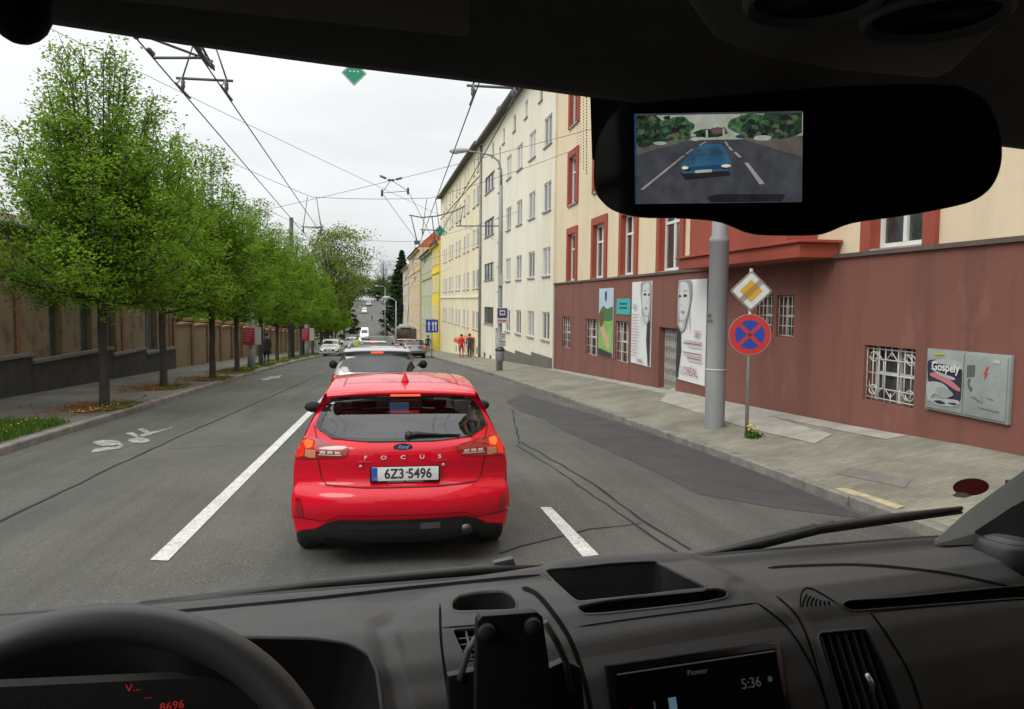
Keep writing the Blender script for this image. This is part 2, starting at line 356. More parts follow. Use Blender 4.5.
# manhole-like slab, ramps of pale concrete on the right pavement
def fz_r(x, y):
    a, b = kerb_r(y)+.14, wall_r(y)+.6; t = (x-a)/(b-a); return road_z(y)+.12+t*(walk_r(y)-.12)
def rp(px, py):
    d = ray(px, py)
    for i in range(6000):
        p = CAM+d*(4+i*.02)
        if p.z < fz_r(p.x, p.y): return (p.x, p.y)
    return (6, 30)
sheet('wall_apron', [(7.05, 10.2), (7.37, 10.2), (7.37, 34.5), (7.0, 34.5)], .004, concrete, fz=fz_r)
sheet('driveway_slab', [rp(672, 388), rp(832, 435), rp(815, 444), rp(745, 428), rp(660, 401)], .008, concrete, fz=fz_r)
sheet('inspection_cover', [rp(835, 474), rp(905, 488), rp(912, 480), rp(850, 468)], .006, mat('cover', (.16, .155, .14), .8, var=.2), fz=fz_r)
sheet('worn_kerb_stone', [rp(826, 490), rp(845, 489), rp(905, 508), rp(888, 512)], .012, mat('yellow_stone', (.40, .34, .20), .9, var=.2, vscale=6, bump=.5), fz=fz_r)

# ================================================================== FACADES
pane_dark = mat('window_pane', (.045, .05, .055), .04, var=.8, vscale=.9, spec=.9, vmap=(1, 1, .6))
pane_curt = mat('curtained_pane', (.36, .36, .34), .25, var=.25, vscale=6, vmap=(1, 1, .05), coat=.8)
pane_mid = mat('mid_grey_pane', (.14, .15, .15), .08, var=.4, vscale=1.5, spec=.9)  # mottled mid-grey pane, a tone between the dark and curtained ones
white_frame = mat('white_window_frame', (.72, .71, .68), .5, var=.05, vscale=2)
dark_frame = mat('dark_window_frame', (.10, .10, .10), .5, var=.1)
sill_grey = mat('grey_sill', (.30, .29, .27), .7, var=.15)
class Fac:
    def __init__(s, p0, p1, side):
        s.side = side
        if side > 0: p0, p1 = (V2(*p) if p[1] > 5 else (p[0]-.1, p[1]) for p in (p0, p1))
        s.p0 = Vector((*p0, 0)); s.p1 = Vector((*p1, 0)); s.L = (s.p1-s.p0).length; s.u = (s.p1-s.p0).normalized()
        s.n = Vector((-s.u.y, s.u.x, 0)) if side > 0 else Vector((s.u.y, -s.u.x, 0))      # towards the street
    def P(s, u, z, d=0): p = s.p0+s.u*u+s.n*d; return Vector((p.x, p.y, z))
    def U(s, y):
        y = V2(s.p0.x+(y-s.p0.y)*s.u.x/s.u.y, y)[1] if s.side > 0 and y > 5 else y
        return (y-s.p0.y)/s.u.y
    def box(s, mb, u0, u1, z0, z1, d0, d1, mi=0):
        vs = [s.P(u, z, d) for u in (u0, u1) for z in (z0, z1) for d in (d0, d1)]
        mb.add(vs, [(0, 1, 3, 2), (4, 6, 7, 5), (0, 4, 5, 1), (2, 3, 7, 6), (0, 2, 6, 4), (1, 5, 7, 3)], mi)
    def wall(s, mb, z0, z1, ops, d=.0, depth=.18, mi=0, u0=0, u1=None, mrev=None):
        u1 = s.L if u1 is None else u1
        ops = [o for o in ops if o[0] >= u0-.01 and o[1] <= u1+.01 and o[3] > z0 and o[2] < z1]
        us = sorted({u0, u1, *[round(a, 4) for o in ops for a in o[:2]]}); zs = sorted({z0, z1, *[round(min(max(a, z0), z1), 4) for o in ops for a in o[2:4]]})
        for i in range(len(us)-1):
            for j in range(len(zs)-1):
                a, b, c, e = us[i], us[i+1], zs[j], zs[j+1]; mu, mz = (a+b)/2, (c+e)/2
                if any(o[0] < mu < o[1] and o[2] < mz < o[3] for o in ops): continue
                mb.poly([s.P(a, c, d), s.P(b, c, d), s.P(b, e, d), s.P(a, e, d)], mi)
        r = mi if mrev is None else mrev
        for a, b, c, e in [o[:4] for o in ops]:
            q = [(a, c), (b, c), (b, e), (a, e)]
            for k in range(4):
                (ua, za), (ub, zb) = q[k], q[(k+1) % 4]
                mb.poly([s.P(ua, za, d), s.P(ub, zb, d), s.P(ub, zb, d-depth), s.P(ua, za, d-depth)], r)
    def window(s, parent, u0, u1, z0, z1, style='cross', fm=None, pm=None, depth=.08, sill=True, fw=.07, d=0):
        fm = fm or white_frame; dd = d-depth; mb = MB(); s.box(mb, u0+.004, u0+fw, z0+.004, z1-.004, dd-.02, dd+.04); s.box(mb, u1-fw, u1-.004, z0+.004, z1-.004, dd-.02, dd+.04)
        s.box(mb, u0+fw, u1-fw, z0+.004, z0+fw, dd-.02, dd+.04); s.box(mb, u0+fw, u1-fw, z1-fw, z1-.004, dd-.02, dd+.04)
        um = (u0+u1)/2; zt = z0+(z1-z0)*.68
        if style in ('cross', 'vert'): s.box(mb, um-.04, um+.04, z0+fw, z1-fw, dd-.015, dd+.045)
        if style == 'cross': s.box(mb, u0+fw, um-.04, zt-.035, zt+.035, dd-.015, dd+.035); s.box(mb, um+.04, u1-fw, zt-.035, zt+.035, dd-.015, dd+.035)
        if style == 'three':
            for k in (1, 2): q = u0+(u1-u0)*k/3; s.box(mb, q-.035, q+.035, z0+fw, z1-fw, dd-.015, dd+.04)
        wn = mb.build('window', fm, parent)
        pb = MB(); pb.poly([s.P(u0, z0, dd), s.P(u1, z0, dd), s.P(u1, z1, dd), s.P(u0, z1, dd)]); pb.build('pane', pm or random.choice([pane_dark, pane_dark, pane_mid, pane_curt]), wn, fix=False)
        if sill:
            sb = MB(); s.box(sb, u0-.06, u1+.06, z0-.06, z0+.003, dd+.04, d+.07); sb.build('sill', sill_grey, wn)
        return wn
def building(name, label, group=None): return empty(name, (0, 0, 0), label, 'building', group)
roof_tile = mat('orange_roof_tiles', (.42, .11, .045), .8, var=.3, vscale=3, bump=.5, bscale=12)
roof_grey = mat('dark_roofing', (.09, .085, .08), .7, var=.3, vscale=2)
gutter_m = mat('gutter_zinc', (.24, .24, .24), .5, metal=.4, var=.15)
def closing(F, mb, z0, z1, back=11, mi=0):
    """end walls and back of the block"""
    for u in (0, F.L): mb.poly([F.P(u, z0, 0), F.P(u, z0, -back), F.P(u, z1, -back), F.P(u, z1, 0)], mi)
    mb.poly([F.P(0, z0, -back), F.P(F.L, z0, -back), F.P(F.L, z1, -back), F.P(0, z1, -back)], mi)
def roof(F, parent, z, h, m, back=11, over=.35, e0=.0, e1=.0):
    mb = MB(); A = [F.P(-e0, z, over), F.P(-e0, z+h, -back/2), F.P(-e0, z, -back-.3)]; B = [F.P(F.L+e1, z, over), F.P(F.L+e1, z+h, -back/2), F.P(F.L+e1, z, -back-.3)]
    mb.add(A+B, [(0, 1, 2), (5, 4, 3), (0, 3, 4, 1), (1, 4, 5, 2), (0, 2, 5, 3)]); o = mb.build('roof', m, parent)
    g = MB(); g.tube([F.P(0, z-.02, over+.06), F.P(F.L, z-.02, over+.06)], .07, 8); g.build('gutter', gutter_m, parent)
    return o

# ---- building with the brown plinth
plinth_brown = facade_mat('brown_plinth_paint', (.215, .082, .062), (.165, .068, .052), .5, .35)
beige = facade_mat('beige_render', (.74, .62, .44), (.66, .54, .37), .22, .3)
redpaint = facade_mat('red_paint', (.34, .072, .042), (.28, .06, .04), .22, .3)
A = building('apartment_building', 'beige building with dark red window surrounds above a tall brown painted plinth')
FA = Fac((7.5, -22), (7.5, 35.5), 1); U = FA.U; LZ = CZ+.80
ups = []
for i, (ya, yb) in enumerate([(31.7, 32.95), (27.45, 28.95), (24.1, 25.45), (20.35, 21.85), (16.1, 17.5), (13.2, 14.6), (11.1, 12.3), (6.0, 7.4), (1.5, 2.9), (-4, -2.6)]):
    for r in range(3):
        if r == 0 and 4 <= i <= 5: continue
        z0 = CZ+(.86, 3.98, 7.15)[r]; ups.append((U(ya), U(yb), z0, z0+1.92))
grilles = [(32.3, 33.8, -.62, -1.95), (28.15, 29.8, -.62, -1.97), (24.5, 25.9, -.6, -1.93), (15.35, 16.0, .17, -.62), (14.55, 15.2, .17, -.62), (11.15, 12.35, -.62, -1.48), (5, 6.4, -.62, -1.4)]
low = [(U(a), U(b), CZ+e, CZ+c) for a, b, c, e in grilles] + [(U(20.4), U(21.75), CZ-2.75, CZ-.66)]
mb = MB(); FA.wall(mb, -4.5, LZ, low, 0, .28); closing(FA, mb, -4.5, LZ); mb.build('plinth_wall', plinth_brown, A, fix=False)
mb = MB(); FA.wall(mb, LZ, CZ+10.9, ups, -.05, .16); closing(FA, mb, LZ, CZ+10.9); mb.build('wall', beige, A, fix=False)
mb = MB(); FA.box(mb, 0, FA.L, LZ-.03, LZ+.035, -.06, .05); mb.build('ledge', mat('dark_ledge', (.10, .075, .065), .8, var=.2), A)
mb = MB(); FA.box(mb, 0, FA.L, CZ+10.6, CZ+10.9, -.05, .3); mb.build('cornice', beige, A)
roof(FA, A, CZ+10.9, 3, roof_tile)
for (a, b, c, e) in ups:
    wn = FA.window(A, a, b, c, e, 'cross', d=-.05, pm=random.choice([pane_dark, pane_mid]), depth=.14, fw=.085)
    s = MB(); w_ = .26; FA.box(s, a-w_, a+.002, c-.05, e+w_, -.05, .02); FA.box(s, b-.002, b+w_, c-.05, e+w_, -.05, .02); FA.box(s, a+.002, b-.002, e-.002, e+w_, -.05, .02)
    for (q0, q1) in ((a, a+.012), (b-.012, b)): FA.box(s, q0+.0, q1, c+.02, e-.002, -.17, -.049)
    s.build('surround', redpaint, wn)
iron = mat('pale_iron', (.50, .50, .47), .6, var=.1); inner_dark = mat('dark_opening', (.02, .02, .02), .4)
def bars(F, a, b, z0, z1, style=0, d=-.06, parent=A):
    wn = MB(); wn.poly([F.P(a, z0, -.24), F.P(b, z0, -.24), F.P(b, z1, -.24), F.P(a, z1, -.24)]); wn = wn.build('window', pane_dark, parent, fix=False)
    fr = MB(); F.box(fr, a+.01, a+.07, z0, z1, -.235, -.20); F.box(fr, b-.07, b-.01, z0, z1, -.235, -.20); F.box(fr, a+.07, b-.07, (z0+z1)/2-.025, (z0+z1)/2+.025, -.235, -.2); F.box(fr, (a+b)/2-.025, (a+b)/2+.025, z0, z1, -.2345, -.199); fr.build('frame', white_frame, wn)
    g = MB(); nb = 5 if style == 0 else 7; t = .012
    W, H = b-a, z1-z0
    def ln(pts): g.tube([F.P(a+p[0]*W, z0+p[1]*H, d) for p in pts], t*.85, 5)
    if style == 0:
        for k in range(nb): ln([(k/(nb-1), 0), (k/(nb-1), 1)])
        for k in range(5): ln([(0, .03+k*.235), (1, .03+k*.235)])
    else:
        for k in range(9):
            if k in (4,): ln([(k/8, 0), (k/8, .18)]); ln([(k/8, .82), (k/8, 1)]); continue
            ln([(k/8, 0), (k/8, 1)])
        for h in (.06, .24, .5, .76, .94): ln([(0, h), (1, h)])
        for sx in (.2, .5, .8):
            ln([(sx-.14, .72), (sx, .9), (sx+.14, .72), (sx+.14, .28), (sx, .1), (sx-.14, .28), (sx-.14, .72)])
        for cx_ in (.14, .86):
            for cz_ in (.2, .8): ln([(cx_+.08*math.cos(q*.7), cz_+.09*math.sin(q*.7)) for q in range(10)])
    g.build('iron_grille', iron, wn)
for i, o in enumerate(low[:7]): bars(FA, *o, style=1 if i in (5,) else 0)
# lattice gate in the doorway
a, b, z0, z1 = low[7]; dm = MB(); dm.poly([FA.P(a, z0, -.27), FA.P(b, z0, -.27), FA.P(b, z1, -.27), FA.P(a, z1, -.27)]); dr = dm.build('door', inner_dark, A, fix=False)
g = MB(); n = 9
for k in range(n+1): FA.box(g, a+.05+(b-a-.1)*k/n-.018, a+.05+(b-a-.1)*k/n+.018, z0, z1-.02, -.2, -.17)
for k in range(n):
    for h in range(7):
        u0, u1 = a+.05+(b-a-.1)*k/n, a+.05+(b-a-.1)*(k+1)/n; zz = z0+.15+h*.3
        g.tube([FA.P(u0, zz, -.16), FA.P(u1, zz+.14, -.16), FA.P(u0, zz+.28, -.16)], .009, 4)
g.build('lattice_gate', iron, dr)
# red bay over the pavement
mb = MB(); FA.box(mb, U(13.9), U(18.3), LZ+.20, CZ+10.5, -.04, .55); mb.build('bay', redpaint, A)
mb = MB(); FA.box(mb, U(13.2), U(18.6), LZ-.02, LZ+.22, -.03, .68); FA.box(mb, U(13.1), U(18.7), LZ+.222, LZ+.27, -.03, .74); mb.build('bay_ledge', redpaint, A, bevel=.01)

# posters, plates and cabinets on that wall
def wall_thing(name, label, cat, y0, y1, z0, z1, th, m, F=FA, grp=None, bevel=0):
    mb = MB(); F.box(mb, F.U(min(y0, y1)), F.U(max(y0, y1)), z0, z1, .003, th); o = mb.build(name, m, bevel=bevel); tag(o, label, cat, grp); return o
ink = mat('printed_black', (.03, .03, .035), .6); ink_g = mat('printed_grey', (.30, .30, .31), .6); ink_l = mat('printed_light_grey', (.55, .55, .56), .6); ink_r = mat('printed_red_brown', (.35, .14, .13), .6)
vinyl = mat('poster_vinyl', (.72, .73, .74), .5, var=.03, vscale=1)
class Print:
    """flat ink shapes on a wall panel: s runs left to right as seen from the street (0..1), t bottom to top"""
    def __init__(q, F, y0, y1, z0, z1, d): q.F, q.y0, q.y1, q.z0, q.z1, q.d = F, y0, y1, z0, z1, d; q.mb = MB(); q.k = 0
    def p(q, s, t): y = q.y0+(q.y1-q.y0)*s; return q.F.P(q.F.U(y), q.z0+(q.z1-q.z0)*t, q.d+q.k*.0012)
    def poly(q, pts, mi): q.k += 1; q.mb.poly([q.p(*a) for a in pts], mi)
    def smooth(q, pts, mi, n=4):
        out = []; m_ = len(pts)
        for i in range(m_):
            a, b, c, d_ = (np.array(pts[(i+j) % m_], float) for j in (-1, 0, 1, 2))
            for k in range(n):
                t = k/n; out.append(tuple(.5*((2*b)+(-a+c)*t+(2*a-5*b+4*c-d_)*t*t+(-a+3*b-3*c+d_)*t**3)))
        q.poly([(min(max(s, .0), 1.0), min(max(t, 0), 1)) for s, t in out], mi)
    def text(q, body, s, t, size, m, parent, **k):
        u = (q.p(1, 0)-q.p(0, 0)); o = text('lettering', body, size, frameM(q.p(s, t)+q.F.n*.004, u, (0, 0, 1)), m, parent, extrude=.0005, **k); return o
skin_l = mat('printed_skin_light', (.60, .60, .60), .6); skin_m = mat('printed_skin_mid', (.42, .42, .43), .6)
def portrait(q, fl):
    X = (lambda s: s) if not fl else (lambda s: 1-s)
    for k in range(14):
        a_ = .50+.035*k/1.4; w0 = random.uniform(.006, .014); b_ = random.uniform(.44, .60) if k < 5 else .80; q.poly([(X(a_+.08), .995), (X(a_+.08+w0), .995), (X(a_-.02*math.sin(k)+w0), b_), (X(a_-.02*math.sin(k)), b_)], 1 if k % 2 else 4)
    q.smooth([(X(.55), 1.0), (X(.98), 1.0), (X(1.0), .55), (X(.98), .46), (X(.72), .53), (X(.62), .62), (X(.5), .8), (X(.48), .93)], 1)       # hair
    q.smooth([(X(.64), .965), (X(.94), .97), (X(.985), .8), (X(.96), .66), (X(.86), .60), (X(.72), .61), (X(.60), .70), (X(.56), .82)], 3)   # face
    q.smooth([(X(.90), .95), (X(.985), .93), (X(.985), .68), (X(.90), .62), (X(.93), .75)], 4)
    q.smooth([(X(.63), .845), (X(.72), .865), (X(.80), .845), (X(.72), .832)], 0); q.smooth([(X(.86), .84), (X(.92), .86), (X(.97), .84), (X(.92), .83)], 0)
    q.smooth([(X(.60), .885), (X(.72), .905), (X(.81), .885), (X(.72), .892)], 1); q.smooth([(X(.84), .755), (X(.89), .765), (X(.88), .745)], 4)
    q.smooth([(X(.70), .685), (X(.78), .70), (X(.87), .688), (X(.78), .665)], 1)
    q.smooth([(X(.70), .60), (X(.86), .59), (X(.9), .5), (X(.80), .485), (X(.68), .53)], 4)       # hand at the chin
    q.smooth([(X(.76), .57), (X(.90), .58), (X(.88), .53), (X(.78), .53)], 3)
    q.poly([(X(.86), .50), (X(.995), .55), (X(.995), .01), (X(.93), .01), (X(.90), .12), (X(.83), .3)], 0)
pm = [ink, ink_g, ink_l, skin_l, skin_m, ink_r]
P1 = wall_thing('poster', 'tall white poster left of the lattice doorway, half portrait at its right edge', 'poster', 22.35, 24.15, CZ-1.83, CZ+.62, .02, vinyl)
q = Print(FA, 24.13, 22.37, CZ-1.82, CZ+.61, .0225); portrait(q, False)
for k in range(15): q.poly([(.06, .60-k*.036), (.06+random.uniform(.25, .5), .60-k*.036), (.06+random.uniform(.25, .5), .605-k*.036), (.06, .607-k*.036)], 5 if k % 4 else 1)
q.mb.build('print', pm, P1, fix=False); q.text('S&F', .22, .70, .24, ink_g, P1)
q.text("L'ORÉAL", .55, .045, .15, ink, P1)
P2 = wall_thing('poster', 'tall white poster right of the lattice doorway, half portrait at its left edge', 'poster', 18.5, 20.3, CZ-1.95, CZ+.58, .02, vinyl)
q = Print(FA, 20.28, 18.52, CZ-1.94, CZ+.57, .0225); portrait(q, True)
for k, (t_, w_) in enumerate([(.40, .62), (.372, .66), (.345, .5), (.28, .66), (.262, .66), (.23, .5), (.21, .5)]): q.poly([(.93-w_, t_), (.93, t_), (.93, t_+.012), (.93-w_, t_+.012)], 5 if k % 2 else 2)
q.mb.build('print', pm, P2, fix=False); q.text('S&F', .78, .475, .25, ink_r, P2); q.text("L'ORÉAL", .52, .10, .30, ink_r, P2); 
for o in (P1, P2): pass
P3 = wall_thing('poster', 'narrow green and sky blue poster of a child in a meadow between two barred windows', 'poster', 26.15, 27.9, CZ-1.85, CZ+.48, .02, mat('sky_print', (.45, .58, .66), .5, var=.1, vscale=1.5))
q = Print(FA, 27.88, 26.17, CZ-1.84, CZ+.47, .0225)
q.poly([(0, .02), (1, .02), (1, .60), (0, .62)], 0); q.smooth([(0, .62), (.3, .74), (.6, .70), (1, .73), (1, .55), (.5, .52), (0, .55)], 1); q.smooth([(.05, .55), (.35, .45), (.8, .2), (.7, .1), (.2, .35)], 2); q.smooth([(.02, .60), (.3, .66), (.38, .52), (.2, .42), (.05, .48)], 3)
q.smooth([(.42, .93), (.55, .96), (.56, .84), (.46, .82)], 4); q.poly([(0, 0), (1, 0), (1, .06), (0, .1)], 5)
q.mb.build('print', [mat('print_grass', (.22, .42, .10), .6, var=.2, vscale=2), mat('print_trees', (.06, .16, .05), .6), mat('print_skin', (.62, .36, .25), .6), mat('print_hair', (.16, .07, .03), .6), mat('print_blue', (.05, .05, .25), .6), ink], P3, fix=False)
P4 = wall_thing('plaque', 'small turquoise plate with dark lines of writing above a barred window', 'sign', 24.35, 25.75, CZ-.38, CZ+.12, .02, mat('teal_print', (.04, .42, .42), .5))
q = Print(FA, 25.73, 24.37, CZ-.37, CZ+.11, .022)
for t_ in (.62, .36): q.poly([(.2, t_), (.8, t_), (.8, t_+.12), (.2, t_+.12)], 0)
q.mb.build('print', [mat('print_navy', (.02, .07, .10), .6)], P4, fix=False)
cabm = mat('cabinet_grey', (.27, .30, .29), .55, var=.12, vscale=3, bump=.1); cab = empty('electrical_cabinet', FA.P(U(10.1), CZ-1.4, 0), 'grey twin door electrical cabinet on the brown wall, torn poster on its left door', 'cabinet')
mb = MB(); FA.box(mb, U(9.38), U(10.84), CZ-1.42, CZ-.585, .002, .05); rel(mb.build('frame', cabm, cab, bevel=.006))
mb = MB(); FA.box(mb, U(10.13), U(10.81), CZ-1.39, CZ-.61, .05, .068); dl = rel(mb.build('door', cabm, cab, bevel=.004))
mb = MB(); FA.box(mb, U(9.41), U(10.11), CZ-1.39, CZ-.61, .05, .068); d2 = rel(mb.build('door', cabm, cab, bevel=.004))
q = Print(FA, 10.80, 10.14, CZ-1.38, CZ-.62, .0695)
q.smooth([(.05, .84), (.95, .80), (1, .25), (.8, .12), (.5, .3), (.08, .44), (.02, .6)], 0); q.smooth([(.1, .80), (.5, .9), (1, .84), (.97, .74), (.5, .79)], 1)
q.smooth([(.15, .62), (.5, .60), (.95, .42), (.9, .36), (.5, .48), (.12, .56)], 2); q.smooth([(.1, .70), (.4, .64), (.8, .58), (.75, .54), (.35, .60)], 1)
q.smooth([(.05, .44), (.45, .46), (.7, .33), (.6, .2), (.25, .25), (.1, .1), (.02, .25)], 1); q.smooth([(.3, .36), (.6, .38), (.8, .28), (.5, .2), (.35, .26)], 3); q.smooth([(.1, .14), (.5, .19), (.95, .2), (.9, .1), (.4, .06)], 1); q.smooth([(.25, .12), (.45, .15), (.6, .10), (.4, .085)], 0); q.smooth([(.65, .13), (.9, .15), (.85, .11)], 0)
q.poly([(.2, .95), (.5, .955), (.5, .985), (.2, .98)], 4)
pr = q.mb.build('torn_poster', [mat('print_dark_blue', (.018, .018, .04), .7), mat('torn_white', (.36, .38, .38), .8, var=.1, vscale=20), mat('print_rose', (.45, .16, .18), .7), cabm, mat('print_yellow', (.5, .45, .02), .6)], dl, fix=False)
t = q.text('Gospely', .55, .74, .16, mat('print_white', (.65, .65, .65), .6), dl, bold=.004)
q = Print(FA, 10.10, 9.42, CZ-1.38, CZ-.62, .0695)
q.poly([(.06, .62), (.26, .64), (.26, .84), (.06, .82)], 0); q.smooth([(.10, .58), (.16, .6), (.14, .5), (.22, .45), (.18, .38), (.10, .48)], 2)
q.poly([(.55, .83), (.60, .84), (.54, .73), (.59, .73), (.49, .60), (.52, .69), (.47, .70)], 1); q.poly([(.70, .9), (.86, .9), (.86, .96), (.70, .96)], 3)
for (a_, b_) in (((.2, .3), (.5, .22)), ((.3, .33), (.35, .24)), ((.45, .33), (.5, .24)), ((.6, .32), (.75, .30)), ((.4, .14), (.9, .12))):
    q.poly([a_, b_, (b_[0], b_[1]+.012), (a_[0], a_[1]+.012)], 2)
pr = q.mb.build('markings', [mat('vent_dark', (.09, .10, .09), .6), mat('danger_red', (.5, .05, .03), .6), mat('scribble', (.08, .10, .11), .8), mat('pale_label', (.42, .48, .38), .7)], d2, fix=False)

# ---- long pale block: near wing
def rows_windows(F, parent, cols, rows, w_=1.25, **k):
    ops = []
    for y in cols:
        for (z0, z1) in rows: u = F.U(y); ops.append((u-w_/2, u+w_/2, z0, z1))
    return ops
whiteR = facade_mat('pale_render', (.78, .745, .64), (.70, .64, .48), .22, .3)
creamR = facade_mat('cream_render', (.79, .725, .53), (.74, .60, .34), .18, .3)
pl_dark = facade_mat('dark_stone_plinth', (.16, .15, .14), (.11, .10, .09), .2, .6)
B1 = building('apartment_building', 'long off-white five storey block beside the brown plinth, with dark framed stair windows')
FB = Fac((7.44, 35.52), (6.86, 58.0), 1); ZT = CZ+11.35
rows = [(CZ-1.8+3.0*k, CZ-.48+3.0*k) for k in range(5)]; rows[4] = (CZ+10.0, CZ+10.9)
ops = rows_windows(FB, B1, [36.9, 40.3, 43.6, 46.9], rows[:4], 1.6) + [(FB.U(y)-.4, FB.U(y)+.4, CZ+9.6, CZ+10.5) for y in (38.5, 42, 45.3, 48.8, 53)]
stair = [(FB.U(50.2)-.38, FB.U(50.2)+.38, CZ-.9+1.55*k, CZ+.35+1.55*k) for k in range(7) if k != 0]
dark = [(FB.U(54.3)-2.1, FB.U(54.3)+2.1, CZ-1.55+3.0*k, CZ-.4+3.0*k) for k in range(4)]
base_w = [(FB.U(y)-.5, FB.U(y)+.5, CZ-4.15+.0, CZ-3.65) for y in (53.4, 56)]; doorB = (FB.U(50.8)-.6, FB.U(50.8)+.6, -6, CZ-1.75)
mb = MB(); FB.wall(mb, -6, ZT, ops+stair+dark+[doorB]+base_w, 0, .2); closing(FB, mb, -6, ZT); mb.build('wall', whiteR, B1, fix=False)
mb = MB()
k = 0; u = .02
while u < 13.5:     # plinth stepping down with the street
    zt = road_z(35.5+u)+.17+.85-.0*u; FB.box(mb, u, min(u+4.4, 13.6), -6, zt-.25, .0, .05); u += 4.45
mb.build('plinth', pl_dark, B1)
roof(FB, B1, ZT, 1.3, roof_grey, over=.45)
for o in ops: FB.window(B1, *o, style='vert' if o[1]-o[0] > 1 else 'none')
for o in stair: FB.window(B1, *o, style='none', sill=True)
for o in dark: FB.window(B1, *o, style='three', fm=dark_frame)
for o in base_w: FB.window(B1, *o, style='none', fm=dark_frame, sill=False)
mb = MB(); FB.box(mb, doorB[0], doorB[1], -6, doorB[3], -.19, -.15); mb.build('door', mat('dark_door', (.05, .04, .035), .5), B1)
mb = MB(); mb.tube([FB.P(FB.L-.15, -4, .12), FB.P(FB.L-.15, ZT-.1, .12)], .09, 8); mb.build('downpipe', gutter_m, B1)
mb = MB(); FB.box(mb, FB.L-6, FB.L-5, ZT+.2, ZT+1.3, -.9, -.2); mb.build('chimney', roof_grey, B1)
# ---- far wing
B2 = building('apartment_building', 'cream far wing of the long block with rows of narrow windows before the yellow house')
FC = Fac((6.85, 58.02), (6.1, 91.0), 1); ZT2 = CZ+11.55
cols2 = [59.9, 62.0, 65.6, 68.1, 71.9, 74.3, 78.0, 80.4, 84.2, 86.7]
rows2 = [(CZ-2.2+3.15*k, CZ-.75+3.15*k) for k in range(4)]; ops = rows_windows(FC, B2, cols2, rows2, 1.35) + [(FC.U(y)-.4, FC.U(y)+.4, CZ+9.7, CZ+10.9) for y in cols2[::1]]
bas = [(FC.U(y)-.4, FC.U(y)+.4, road_z(y)+.35, road_z(y)+.9) for y in cols2[:6]]
mb = MB(); FC.wall(mb, -8, ZT2, ops+bas, 0, .2); closing(FC, mb, -8, ZT2); mb.build('wall', creamR, B2, fix=False)
roof(FC, B2, ZT2, 1.3, roof_grey, over=.45)
for o in ops: FC.window(B2, *o, style='vert' if o[3] < CZ+9.5 else 'none', depth=.045)
for o in bas: FC.window(B2, *o, style='none', sill=False, fm=dark_frame)
mb = MB()
for zz in (CZ+9.25, CZ+.25): FC.box(mb, 0, FC.L, zz, zz+.12, .002, .08)
FC.box(mb, FC.U(66.7)-.12, FC.U(66.7)+.12, -3, CZ+9.2, .002, .09); mb.build('string_course', whiteR, B2)
# ---- small houses further down
def house(label, p0, p1, z0, zt, m, cols, nrow, rm, rh, name='town_house', fh=3.0, sill=True, first=None):
    H = building(name, label); F = Fac(p0, p1, 1); first = zt-fh*nrow+.7 if first is None else first
    ops = [(u-.65, u+.65, first+fh*k, first+fh*k+1.75) for u in [F.L*(i+.5)/cols for i in range(cols)] for k in range(nrow)]
    mb = MB(); F.wall(mb, z0, zt, ops, 0, .2); closing(F, mb, z0, zt, back=10); mb.build('wall', m, H, fix=False)
    for o in ops: F.window(H, *o, style='cross', depth=.03)
    c = MB(); F.box(c, -.02, F.L+.02, zt-.35, zt, .002, .35); F.box(c, 0, F.L, zt-fh-.35, zt-fh-.15, .002, .12)
    F.box(c, -.01, F.L+.01, first-.8-.15, first-.8, .002, .1) ; c.build('cornice', m, H); roof(F, H, zt, rh, rm, back=10, over=.5); return H, F
H1, F1 = house('bright yellow town house with pale window frames next to the cream block', (5.95, 91.5), (5.75, 102), -9, CZ+6.9, facade_mat('yellow_render', (.80, .62, .06), (.72, .52, .05), .1), 4, 3, roof_tile, 2.2, fh=3.3)
H2, F2 = house('pale green town house below the yellow one', (5.75, 102.1), (5.35, 124), -9, CZ+6.6, facade_mat('green_render', (.44, .46, .29), (.38, .41, .25), .15), 6, 3, roof_grey, 1.6, fh=3.3)
H3, F3 = house('ochre corner house with bright orange tiled hipped roof', (5.1, 124.5), (4.3, 158), -10, CZ+8.3, facade_mat('ochre_render', (.60, .46, .25), (.52, .42, .26), .15), 8, 4, roof_tile, 5.2, fh=3.2)
H4, F4 = house('grey beige town house at the lower end of the right row', (4.2, 158.5), (3.7, 190), -10, CZ+7.0, facade_mat('grey_beige_render', (.50, .45, .34), (.42, .38, .30), .15), 7, 4, roof_grey, 2.0, fh=3.3)
# awning on the cream wing
aw = empty('awning', FC.P(FC.U(69), -.8, 0), 'small orange red awning over the pavement in front of the cream wing', 'awning')
mb = MB(); a_ = [FC.P(FC.U(61), CZ-2.85, .05), FC.P(FC.U(65), CZ-2.85, .05), FC.P(FC.U(65), CZ-3.1, 1.2), FC.P(FC.U(61), CZ-3.1, 1.2)]; mb.prism(a_, (0, 0, .05)); mb.prism([a_[3], a_[2], a_[2]+Vector((0, 0, -.25)), a_[3]+Vector((0, 0, -.25))], FC.n*.02)
rel(mb.build('canopy', mat('orange_canvas', (.55, .12, .05), .8), aw))
mb = MB(); mb.tube([a_[0]+Vector((0, 0, -.6)), a_[3]], .03, 6); mb.tube([a_[1]+Vector((0, 0, -.6)), a_[2]], .03, 6); rel(mb.build('bracket', gutter_m, aw))

